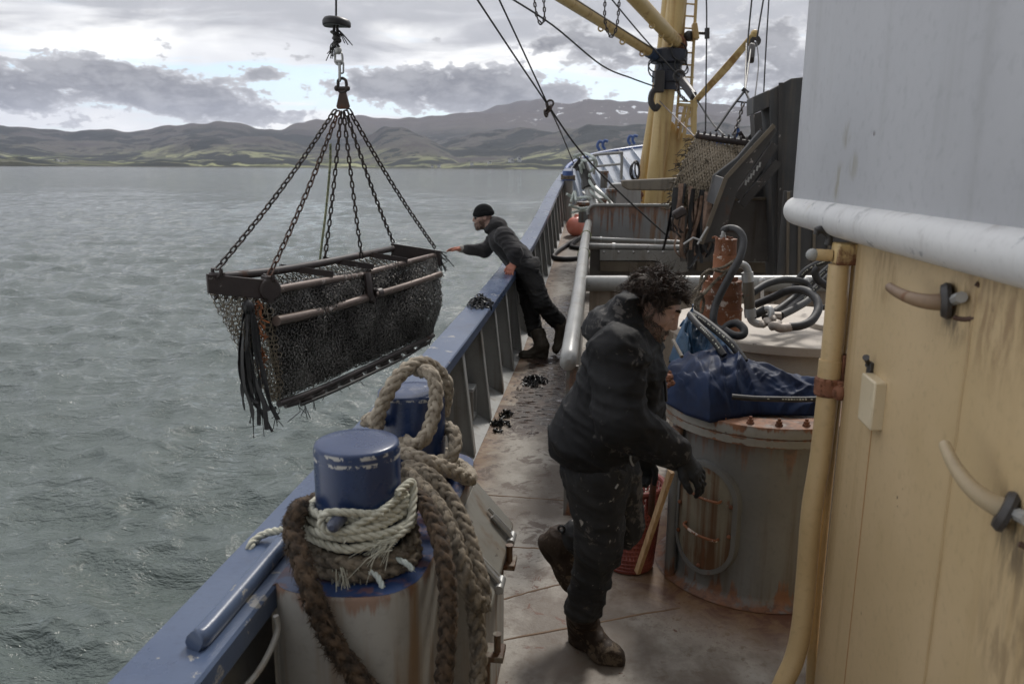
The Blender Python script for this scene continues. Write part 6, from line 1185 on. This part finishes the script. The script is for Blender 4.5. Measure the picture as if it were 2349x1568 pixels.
def bootf(P, ank, top, heel, toe, width, up, r_sh, sole_flat=None, seed=0):
    f = nrm(toe-heel); u = nrm(up-f*np.dot(up, f)); l = np.cross(u, f); Lf = np.linalg.norm(toe-heel)
    d = s_cap(P, heel+u*.045+f*.03, toe-f*.05+u*.030, .042, .038); d = U(.03, d, s_ell(P, toe-f*.055+u*.035, (.062, width*.52, .040), np.stack([f, l, u], 1)), s_cap(P, heel+u*.05+f*.035, ank, .047, r_sh*.92), s_cap(P, ank, heel+f*Lf*.55+u*.055, r_sh*.8, .04))
    d = U(.03, d, s_cap(P, ank, top, r_sh*.92, r_sh)); d = d-folds(P, seed, 55, .010, u+f*.4, 5)
    q = (P-heel.astype(np.float32)); hz = q@u.astype(np.float32); sl = U(.02, s_cap(P, heel+f*.035+u*.012, heel+f*.06+u*.012, .043), s_cap(P, toe-f*.05+u*.012, toe-f*.09+u*.012, width*.54)); sl = U(.05, sl, s_cap(P, heel+f*.04+u*.012, toe-f*.06+u*.012, .036)); sl = smax(sl, np.abs(hz-.013)-.014, .004); d = np.minimum(d, sl-.003)
    d = smax(d, -(hz-.0015), .004); ca = nrm(top-ank); return smax(d, (P-top.astype(np.float32))@ca.astype(np.float32), .004)
m, t, b, o = newmat('skin'); tc = t.node('ShaderNodeTexCoord').outputs['Object']
n1 = t.noise(tc, 28, 5, .6); n2 = t.noise(tc, 220, 3); t.put(b.inputs['Base Color'], t.mix(t.ss(n1, .35, .65), (.33, .215, .172), (.44, .275, .22))); b.inputs['Roughness'].default_value = .55; b.inputs['Subsurface Weight'].default_value = .08; b.inputs['Subsurface Scale'].default_value = .01; b.inputs['Subsurface Radius'].default_value = (1, .35, .2); t.put(b.inputs['Normal'], t.bump(t.math('ADD', n2, n1), .25, .002)); MATS['skin'] = m
cloth('jacket_black', (.0075, .0075, .008), (.0145, .0145, .015), .68, spec=.20, stain=(.10, .092, .085), stainamt=.34, fine=500)
cloth('trouser_black', (.018, .018, .019), (.032, .032, .032), .75, spec=.2, stain=(.12, .108, .095), stainamt=.62, marks=(.30, .28, .25), fine=500)
cloth('boot_brown', (.028, .020, .015), (.050, .036, .027), .6, stain=(.15, .115, .08), stainamt=.85, fine=120, sheen=0)
cloth('glove_black', (.011, .011, .012), (.02, .02, .02), .65, fine=300)
cloth('hoodie_grey', (.034, .033, .034), (.050, .048, .048), .95, fine=260, sheen=.1)
cloth('trouser_grey', (.030, .030, .030), (.045, .044, .043), .9, stain=(.07, .06, .05), stainamt=.3, fine=260)
cloth('beanie', (.010, .010, .011), (.016, .016, .016), .95, fine=300)
cloth('glove_orange', (.40, .15, .10), (.50, .23, .16), .55, fine=120); cloth('cuff_grey', (.24, .23, .21), (.34, .32, .29), .9, fine=200)
cloth('boot_olive', (.055, .045, .033), (.085, .072, .055), .55, fine=80, sheen=0)
simple('hair_dark', (.014, .009, .006), (.060, .039, .028), .6, 30, .2, spec=.3); simple('hair_grey', (.12, .10, .085), (.30, .27, .24), .6, 30, .2)
simple('eye_white', (.5, .48, .45), (.6, .58, .55), .25, 5, 0); simple('eye_iris', (.02, .014, .01), (.03, .02, .015), .2, 5, 0); simple('lens_black', (.006, .006, .007), (.01, .01, .012), .12, 5, 0)
# ------------------------------------------------------------------ the man in the foreground
p1_ = thing('person', at(1350, 1490, Z=0.0), 'curly haired bearded man in a black hooded jacket walking past the round tank', 'person')
hO = at(1496, 706, Y=3.08); hB = basis((.87, -.12, -.47), (.47, -.03, .87)); neck = at(1448, 790, Y=3.06)
HL = lambda x, y, z: hO+hB@V3(x, y, z)
tors = at(1420, 900, Y=3.04)
def f(P): return U(.04, head_sdf(P, hO, hB, neck, 1.5), s_cap(P, neck, tors, .06, .10))
body = surfnet(f, hO-V3(.22, .19, .46), hO+V3(.17, .17, .17), .0034, 'body', MATS['skin'], p1_)
for s in (1, -1):
    c = HL(.0735, s*.033, .0125); e = mesh_obj('eye', MB().sphere(c, .0138, 16, 12), MATS['eye_white'], p1_); mesh_obj('iris', MB().sphere(c+hB@V3(.0128, 0, -.0035), .0045, 10, 8), MATS['eye_iris'], e)
# hair: a dense cap of springy curls
hr_ = np.random.default_rng(21)
def scalp(th, ph): return V3(-.008+.098*math.cos(th)*math.cos(ph), .078*math.sin(th)*math.cos(ph), .035+.098*math.sin(ph))
def hairy(q): 
    if q[2] > .095: return q[0] < .065
    if q[0] > .040: return q[2] > .092
    if q[0] > .018: return q[2] > .045
    if q[0] > -.040: return q[2] > .036
    return q[2] > -.060
hb = MB(); hg = MB(); cnt = 0
while cnt < 620:                                                     # loose wavy locks of a few strands each
    th, ph = hr_.uniform(-math.pi, math.pi), math.asin(hr_.uniform(-.98, 1)); q = scalp(th, ph)
    if not hairy(q): continue
    cnt += 1; n_ = nrm((q-V3(-.008, 0, .035))/np.array([.098, .078, .098])**2); g_ = nrm(np.cross(n_, hr_.normal(size=3))); b2 = np.cross(n_, g_); L0 = hr_.uniform(.022, .052) if hr_.random() < .85 else hr_.uniform(.05, .078)
    R0 = hr_.uniform(.005, .013); tn0 = hr_.uniform(.5, 1.35)*6.283; dr0 = g_*hr_.uniform(0, .045)+hB.T@V3(.004, 0, -.022); ph0 = hr_.uniform(0, 6.28); gk = hg if hr_.random() < .05 else hb
    for k in range(6):
        s_ = np.linspace(0, 1, 11); L_ = L0*hr_.uniform(.8, 1.15); qq = q+hr_.normal(size=3)*.0035; tn = tn0*hr_.uniform(.9, 1.1); fan = hr_.normal(size=3)*.006
        ctr = qq+n_[None]*(L_*s_[:, None])+(dr0+fan)*(s_[:, None]**2)-n_*.004; w_ = R0*np.clip(s_*3, 0, 1); pts = ctr+w_[:, None]*(np.cos(tn*s_+ph0)[:, None]*g_+np.sin(tn*s_+ph0)[:, None]*b2)
        gk.tube(hO+pts@hB.T, [.0019]*4+[.0017]*4+[.0013, .0009, .0005], 3, caps=False)
for k in range(140):                                                 # stray wisps
    th, ph = hr_.uniform(-math.pi, math.pi), math.asin(hr_.uniform(.1, 1)); q = scalp(th, ph)
    if hairy(q):
        n_ = nrm(q-V3(-.008, 0, .02)); g_ = nrm(np.cross(n_, hr_.normal(size=3))); s_ = np.linspace(0, 1, 9)[:, None]; hb.tube(hO+(q+n_*s_*hr_.uniform(.05, .085)+g_*(.02*s_**2+.008*np.sin(7*s_)))@hB.T, np.linspace(.0010, .0004, 9), 3, caps=False)
def f(P):
    L = (P-hO.astype(np.float32))@hB.astype(np.float32); d = s_ell(L, (-.012, 0, .037), (.106, .088, .106))-folds(P, 4, 120, .010, (0, 0, 1), 6)+.004
    cut = np.where(L[:, 2] > .088, L[:, 0]-.062, np.where(L[:, 0] > .0, .062+np.clip(L[:, 0]-.02, 0, 1)*.45-L[:, 2]-.030, np.where(L[:, 0] > -.05, .020-L[:, 2], -.055-L[:, 2]))); return smax(d, cut*.6, .012)
hcap = surfnet(f, hO-V3(.17, .16, .17), hO+V3(.17, .16, .19), .005, 'hair', MATS['hair_dark'], p1_)
mesh_obj('curls', hb, MATS['hair_dark'], hcap, smooth=180); mesh_obj('grey_curls', hg, MATS['hair_grey'], hcap, smooth=180)
# beard stubble and brows, rooted on the skin mesh
bv = np.array([v.co for v in body.data.vertices])+np.array(body['org']); bn = np.array([v.normal for v in body.data.vertices]); L = (bv-hO)@hB
jaw = (L[:, 0] > .0) & (L[:, 2] < -.035-.25*np.clip(.06-L[:, 0], 0, .2)+.02) & (L[:, 2] > -.135) & ~((np.abs(L[:, 1]) < .020) & (L[:, 2] > -.079) & (L[:, 2] < -.060) & (L[:, 0] > .08)) & (L[:, 2] < -.043+.35*np.clip(np.abs(L[:, 1])-.03, 0, .1))
side = (L[:, 0] > -.01) & (L[:, 0] < .022) & (L[:, 2] < .02) & (L[:, 2] > -.07) & (np.abs(L[:, 1]) > .05)
ji = np.flatnonzero(jaw | side); sd_, sg_ = MB(), MB()
for i in hr_.choice(ji, 7600):
    n_ = bn[i]; d = nrm(n_*.7+hB@V3(.1, 0, -.8)+hr_.normal(size=3)*.35); l = hr_.uniform(.005, .011); s = np.cross(d, hr_.normal(size=3)); s = nrm(s)*.0008; p = bv[i]+hr_.normal(size=3)*.0015
    (sg_ if hr_.random() < .6 else sd_).add([p-s, p+s, p+d*l], [(0, 1, 2)])
bd = mesh_obj('beard', sd_, MATS['hair_dark'], p1_, smooth=None); mesh_obj('grey_stubble', sg_, MATS['hair_grey'], bd, smooth=None)
eb = MB()
for s in (1, -1):
    for k in range(260):
        q = hr_.random(); p = HL(.098-.020*q+.001, s*(.012+.040*q), .040+.004*math.sin(q*3)+hr_.normal()*.0025); d = hB@V3(.2, s*1.0, .25+hr_.normal()*.3); u_ = nrm(np.cross(d, hr_.normal(size=3)))*.0007; eb.add([p-u_, p+u_, p+nrm(d)*.010+hB@V3(.003, 0, 0)], [(0, 1, 2)])
mesh_obj('eyebrow', eb, MATS['hair_dark'], p1_, smooth=None)
# jacket
J = lambda u, v, Y: at(u, v, Y=Y)
sR, eR, wR = J(1414, 812, 2.84), J(1424, 964, 2.74), J(1546, 1034, 2.78); sL, eL, wL = J(1462, 800, 3.24), J(1480, 950, 3.36), J(1480, 1035, 3.42)
hemn = nrm(V3(.10, 0, 1.0)); hemp = J(1365, 1052, 3.0); tax = basis((1, -.12, -.36), (.36, 0, 1))
def f(P):
    d = s_ell(P, J(1362, 1006, 3.03), (.176, .215, .19), tax); d = U(.08, d, s_ell(P, J(1418, 925, 3.03), (.172, .215, .17), tax)); d = U(.08, d, s_ell(P, J(1430, 838, 3.04), (.150, .225, .135), tax))
    d = U(.05, d, s_cap(P, sR, sL, .088, .085)); d = U(.03, d, s_cap(P, J(1440, 775, 3.05), J(1486, 800, 3.06), .072, .066))
    arm = U(.03, s_cap(P, sR, eR, .098, .084), s_cap(P, eR, wR, .083, .056)); arm2 = U(.03, s_cap(P, sL, eL, .09, .075), s_cap(P, eL, wL, .075, .05)); d = U(.022, d, arm); d = U(.03, d, arm2)
    hood = s_ell(P, J(1400, 742, 3.04), (.105, .155, .058), basis((.95, 0, .20), (-.2, 0, 1))); hood = U(.03, hood, s_cap(P, J(1432, 705, 2.97), J(1440, 702, 3.14), .042)); hood = U(.03, hood, s_cap(P, J(1428, 716, 2.955), J(1486, 796, 2.985), .032, .020), s_cap(P, J(1432, 712, 3.17), J(1492, 796, 3.13), .034, .022)); d = U(.014, d, hood)
    d = d-folds(P, 11, 24, .026, (.35, .1, 1), 6)-folds(P, 12, 52, .010, (.4, .2, .8), 5); lm = np.exp(-(np.linalg.norm(P-eR.astype(np.float32), axis=1)/.10)**2)+.8*np.exp(-(np.linalg.norm(P-(wR*.7+eR*.3).astype(np.float32), axis=1)/.09)**2); d = d-lm*folds(P, 13, 62, .018, nrm(wR-eR)*.8+V3(0, 0, .4), 5)
    hz = (P-hemp.astype(np.float32))@hemn.astype(np.float32); band = np.exp(-(np.abs(hz-.03)/.012)**4)*0; d = smax(d, -np.maximum(hz, -1), .006)
    d = d+.004*np.exp(-((hz-.034)/.004)**2)
    ca = nrm(wR-eR); d = smax(d, np.minimum((P-(wR+ca*.012).astype(np.float32))@ca.astype(np.float32), .12-np.linalg.norm(P-wR.astype(np.float32), axis=1)) if False else -np.full(len(P), .5, np.float32), .003)
    L = (P-hO.astype(np.float32))@hB.astype(np.float32); return smax(smax(d, -(s_cap(L, (-.02, 0, -.03), (-.03, 0, -.10), .066, .064)), .008), -U(.03, s_cap(L, (.03, 0, -.05), (.085, 0, -.10), .080, .062), s_cap(L, (.085, 0, -.10), (.19, 0, -.12), .062, .07)), .010)
jk = surfnet(f, (min(J(1255, 1030, 3)[0], 0)-.06, 2.56, .82), (J(1560, 1040, 2.8)[0]+.08, 3.50, 1.66), .0062, 'jacket', MATS['jacket_black'], p1_)
zp = MB(); zc_ = crom([J(1499, 806, 2.96), J(1516, 840, 2.97), J(1526, 880, 2.97), J(1528, 920, 2.98)], 8); zp.tube(zc_, .006, 6); mesh_obj('zip', zp, MATS['rubber_black'], jk)
mesh_obj('drawcord', MB().tube(crom([J(1448, 1040, 2.81), J(1447, 1055, 2.80), J(1453, 1068, 2.80)], 5), .004, 6), MATS['cuff_grey'], jk)
# trousers
hR, kR, aR_ = J(1372, 1085, 2.93), J(1374, 1245, 2.93), J(1338, 1395, 3.02); hL, kL, aL_ = J(1408, 1085, 3.14), J(1428, 1200, 3.16), J(1318, 1232, 3.26)
def f(P):
    d = s_ell(P, J(1366, 1060, 3.03), (.140, .180, .13)); d = U(.05, d, s_cap(P, hR, kR, .112, .084), s_cap(P, kR, aR_, .082, .066)); lft = U(.03, s_cap(P, hL, kL, .108, .084), s_cap(P, kL, aL_, .080, .066)); d = U(.03, d, lft)
    lo = np.clip((.55-P[:, 2])/.3, 0, 1); d = d-folds(P, 31, 24, .018, (.3, .1, 1), 6)-folds(P, 32, 50, .008, (.5, .2, .9), 5)-lo*folds(P, 33, 55, .018, (.15, 0, 1), 5)
    d = smax(d, (P-(aR_+V3(0, 0, -.015)).astype(np.float32))@nrm(V3(-.1, 0, -1)).astype(np.float32) if False else (aR_[2]-.03-P[:, 2])*np.where(P[:, 1] < 3.16, 1, -1) - np.where(P[:, 1] < 3.16, 0, 1), .01); ca = nrm(aL_-kL); return smax(d, np.where(P[:, 1] > 3.13, (P-(aL_+ca*.02).astype(np.float32))@ca.astype(np.float32), -1), .008)
tr = surfnet(f, (aL_[0]-.16, 2.74, .16), (J(1470, 1100, 3)[0]+.10, 3.42, 1.04), .006, 'trousers', MATS['trouser_black'], p1_)
mesh_obj('belt_tag', MB().beam(J(1418, 1080, 2.86), J(1436, 1086, 2.86), .014, .03), MATS['rubber_black'], tr, bevel=.003); mesh_obj('zip_pull', MB().tube([J(1418, 1110, 2.83), J(1412, 1120, 2.82)], .004, 6), MATS['cuff_grey'], tr)
# boots
heel, toe = at(1318, 1462, Z=.0), at(1388, 1508, Z=.0); toe = heel+nrm(toe-heel)*.275
def f(P): return bootf(P, heel+nrm(toe-heel)*.045+V3(0, 0, .115), aR_+V3(0.0, 0, .03), heel, toe, .105, V3(0, 0, 1), .066, seed=3)
surfnet(f, heel-V3(.14, .20, .02), heel+V3(.34, .22, .36), .0048, 'boot', MATS['boot_brown'], p1_)
hl2, to2 = J(1240, 1236, 3.32), J(1302, 1336, 3.30); to2 = hl2+nrm(to2-hl2)*.27; upv = nrm(aL_-(hl2+nrm(to2-hl2)*.07))
def f(P): return bootf(P, hl2+nrm(to2-hl2)*.05+upv*.095, aL_-nrm(kL-aL_)*-.045, hl2, to2, .10, upv, .062, seed=5)
bt = surfnet(f, np.minimum(hl2, to2)-V3(.13, .16, .12), np.maximum(hl2, to2)+V3(.24, .16, .14), .0048, 'boot', MATS['boot_brown'], p1_)
mesh_obj('pull_tab', MB().torus(J(1288, 1212, 3.22), (.2, 1, 0), .014, .006, 10, 5), MATS['rubber_black'], bt)
# gloves
def f(P): return U(.012, hand_sdf(P, wR+V3(.012, 0, -.012), V3(.74, -.06, -.67), V3(.60, -.50, .62), 1.05, .55, .2, 1, .7, 1.18), s_cap(P, wR-nrm(wR-eR)*.05, wR+V3(.006, 0, -.006), .050, .042))-folds(P, 41, 110, .003, (0, 0, 1), 4)
surfnet(f, wR-V3(.10, .12, .27), wR+V3(.19, .12, .10), .0036, 'glove', MATS['glove_black'], p1_)
def f(P): return U(.012, hand_sdf(P, wL+V3(0, 0, -.01), V3(.0, .12, -1), V3(.5, .9, 0), 1.05, 1.0, .1, 1, .8, 1.15), s_cap(P, wL+V3(0, 0, .04), wL, .045, .04))
surfnet(f, wL-V3(.12, .14, .26), wL+V3(.14, .16, .09), .0045, 'glove', MATS['glove_black'], p1_)
# ------------------------------------------------------------------ the man leaning over the bulwark
q4 = lambda x, y, Y: at((1050+x/3.1357)/1.0643, (450+y/3.136)/1.0643, Y=Y)
p2_ = thing('person', q4(800, 1310, 8.62), 'bearded man in a grey hoodie, beanie and orange gloves leaning over the blue cap rail', 'person')
hO2 = q4(405, 255, 8.86); hB2 = basis((-.95, -.28, -.12), (-.1, 0, 1)); nk2 = q4(470, 330, 8.86); tr2 = q4(570, 430, 8.85)
def f(P): return U(.05, head_sdf(P, hO2, hB2, nk2, .7), s_cap(P, nk2, tr2, .06, .09))
body2 = surfnet(f, hO2-V3(.2, .2, .40), hO2+V3(.45, .2, .18), .006, 'body', MATS['skin'], p2_)
H2 = lambda x, y, z: hO2+hB2@V3(x, y, z)
def f(P):
    L = (P-hO2.astype(np.float32))@hB2.astype(np.float32); d = s_ell(L, (-.012, 0, .045), (.114, .092, .108)); d = np.minimum(d, smax(s_ell(L, (-.012, 0, .045), (.120, .098, .112)), np.abs(L[:, 2]-.045)-.022, .006)); return smax(d, .017+.02*np.clip(L[:, 0], -.1, .1)*1.5-L[:, 2]*1.0, .006)-.0015*np.sin(L[:, 1]*260)
surfnet(f, hO2-V3(.2, .2, .2), hO2+V3(.2, .2, .25), .0055, 'beanie', MATS['beanie'], p2_)
sg = mesh_obj('sunglasses', MB().sphere(H2(.088, .030, .010), 1, 10, 8, (.013, .027, .019)).sphere(H2(.088, -.030, .010), 1, 10, 8, (.013, .027, .019)).tube([H2(.088, .05, .016), H2(.0, .085, .02)], .005, 6).tube([H2(.088, -.05, .016), H2(.0, -.085, .02)], .005, 6), MATS['lens_black'], p2_)
bv = np.array([v.co for v in body2.data.vertices])+np.array(body2['org']); bn = np.array([v.normal for v in body2.data.vertices]); L = (bv-hO2)@hB2
ji = np.flatnonzero((L[:, 0] > -.005) & (L[:, 2] < -.04+.3*np.clip(np.abs(L[:, 1])-.03, 0, .1)) & (L[:, 2] > -.135)); bm2 = MB()
for i in hr_.choice(ji, 900):
    d = nrm(bn[i]*.6+V3(0, 0, -.8)+hr_.normal(size=3)*.3); s = nrm(np.cross(d, hr_.normal(size=3)))*.0016; bm2.add([bv[i]-s, bv[i]+s, bv[i]+d*.013], [(0, 1, 2)])
mesh_obj('beard', bm2, MATS['hair_dark'], p2_, smooth=None)
sN, eN, wN = q4(560, 400, 8.62), q4(650, 520, 8.50), q4(652, 602, 8.50); sF, eF, wF = q4(510, 400, 9.02), q4(420, 505, 9.05), q4(285, 498, 9.0); hp2 = q4(735, 600, 8.78)
def f(P):
    d = U(.08, s_ell(P, q4(555, 430, 8.84), (.155, .20, .15), basis((-.75, 0, .6), (.6, 0, .75))), s_ell(P, q4(640, 530, 8.82), (.165, .185, .145), basis((-.75, 0, .65), (.65, 0, .75))), s_ell(P, q4(700, 590, 8.8), (.14, .17, .12)))
    d = U(.05, d, s_cap(P, sN, sF, .085)); d = U(.03, d, U(.03, s_cap(P, sN, eN, .088, .072), s_cap(P, eN, wN, .070, .048))); d = U(.03, d, U(.03, s_cap(P, sF, eF, .084, .070), s_cap(P, eF, wF, .068, .050)))
    d = U(.025, d, s_ell(P, q4(520, 300, 8.87), (.098, .145, .066), basis((-.8, 0, .45), (.5, 0, .85)))); d = U(.03, d, s_cap(P, q4(440, 350, 8.8), q4(500, 300, 8.78), .035), s_cap(P, q4(440, 350, 8.9), q4(500, 300, 8.98), .035))
    d = d-folds(P, 51, 24, .026, (.6, .1, .8), 6)-folds(P, 52, 60, .006, (.6, 0, .8), 4); L = (P-hO2.astype(np.float32))@hB2.astype(np.float32); return smax(d, -s_cap(L, (-.01, 0, -.02), (-.02, 0, -.09), .072, .062), .008)
surfnet(f, (wF[0]-.10, 8.36, .72), (hp2[0]+.22, 9.22, 1.66), .0085, 'hoodie', MATS['hoodie_grey'], p2_)
hN, kN, aN = q4(745, 650, 8.70), q4(850, 905, 8.66), q4(975, 1045, 8.80); hF, kF, aF = q4(725, 660, 8.92), q4(760, 900, 8.90), q4(805, 1130, 8.80)
def f(P):
    d = s_ell(P, q4(745, 620, 8.8), (.15, .175, .13)); d = U(.04, d, s_cap(P, hF, kF, .118, .095), s_cap(P, kF, aF, .092, .078)); d = U(.04, d, U(.03, s_cap(P, hN, kN, .122, .098), s_cap(P, kN, aN, .096, .085)))
    return d-folds(P, 61, 26, .028, (.4, 0, 1), 6)-folds(P, 62, 62, .007, (.5, 0, .8), 4)
t2 = surfnet(f, (hF[0]-.22, 8.48, aF[2]-.10), (aN[0]+.12, 9.15, 1.10), .008, 'trousers', MATS['trouser_grey'], p2_)
mesh_obj('pocket_flap', MB().beam(q4(745, 655, 8.585), q4(835, 660, 8.62), .02, .035), MATS['trouser_grey'], t2, bevel=.006)
def boot2(ank, heel, toe, up, top, seed):
    def f(P): return bootf(P, ank, top, heel, toe, .105, up, .082, seed=seed)
    allp = np.array([ank, heel, toe, top]); surfnet(f, allp.min(0)-.13, allp.max(0)+.13, .0065, 'boot', MATS['boot_olive'], p2_)
he = q4(893, 1312, 8.62); he[2] = 0.0; to_ = q4(690, 1312, 8.55); to_[2] = 0.0; boot2(he+V3(-.055, 0, .12), he, he+nrm(to_-he)*.31, V3(0, 0, 1), q4(820, 1118, 8.70), 7)
he = q4(1030, 1125, 8.85); to_ = q4(975, 1290, 8.80); up_ = nrm(q4(960, 1010, 8.8)-q4(1000, 1100, 8.85)); boot2(q4(1008, 1085, 8.80), q4(1050, 1115, 8.82), q4(1050, 1115, 8.82)+nrm(q4(975, 1290, 8.72)-q4(1050, 1115, 8.82))*.29, nrm(q4(945, 1030, 8.8)-q4(1030, 1130, 8.82)), q4(935, 1005, 8.78), 9)
# gloved hands
def f(P): return hand_sdf(P, wF+V3(-.05, 0, -.0), V3(-1, 0, .06), V3(-.05, .2, 1), 1.05, .35, .1, -1, .9, 1.15)
surfnet(f, wF-V3(.32, .12, .14), wF+V3(.06, .12, .12), .005, 'glove', MATS['glove_orange'], p2_)
mesh_obj('cuff', MB().tube([wF+V3(.02, 0, 0), wF+V3(-.02, 0, .0), wF+V3(-.085, 0, 0.005)], [.05, .046, .043], 16), MATS['cuff_grey'], p2_)
wN2 = q4(645, 612, 8.50); fd = nrm(q4(612, 668, 8.84)-q4(650, 612, 8.86)+V3(0, -.03, 0))
def f(P): return hand_sdf(P, wN2+V3(0, 0, .015), nrm(V3(-.30, -.55, -.62)), nrm(V3(-.25, -.65, .7)), 1.05, .35, .35, 1, .3, 1.2)
surfnet(f, wN2-V3(.16, .22, .22), wN2+V3(.13, .12, .10), .005, 'glove', MATS['glove_orange'], p2_)
mesh_obj('cuff', MB().tube([wN+V3(0, .0, .03), wN2+V3(0, 0, .035), wN2+V3(-.012, -.02, .005)], [.05, .047, .043], 16), MATS['cuff_grey'], p2_)
# ------------------------------------------------------------------ air between the boat and the hills
m = bpy.data.materials.new('haze'); m.use_nodes = True; t = NT(m.node_tree); t.n.clear(); o = t.node('ShaderNodeOutputMaterial'); v_ = t.node('ShaderNodeVolumePrincipled')
v_.inputs['Color'].default_value = (.75, .82, 1.0, 1); v_.inputs['Density'].default_value = 4.8e-5; v_.inputs['Anisotropy'].default_value = .2; t.l.new(v_.outputs[0], o.inputs['Volume'])
hz_ = tag(mesh_obj('haze', MB().box((-11000, -150, -50), (9000, 12500, 900)), m, smooth=None), kind='stuff')
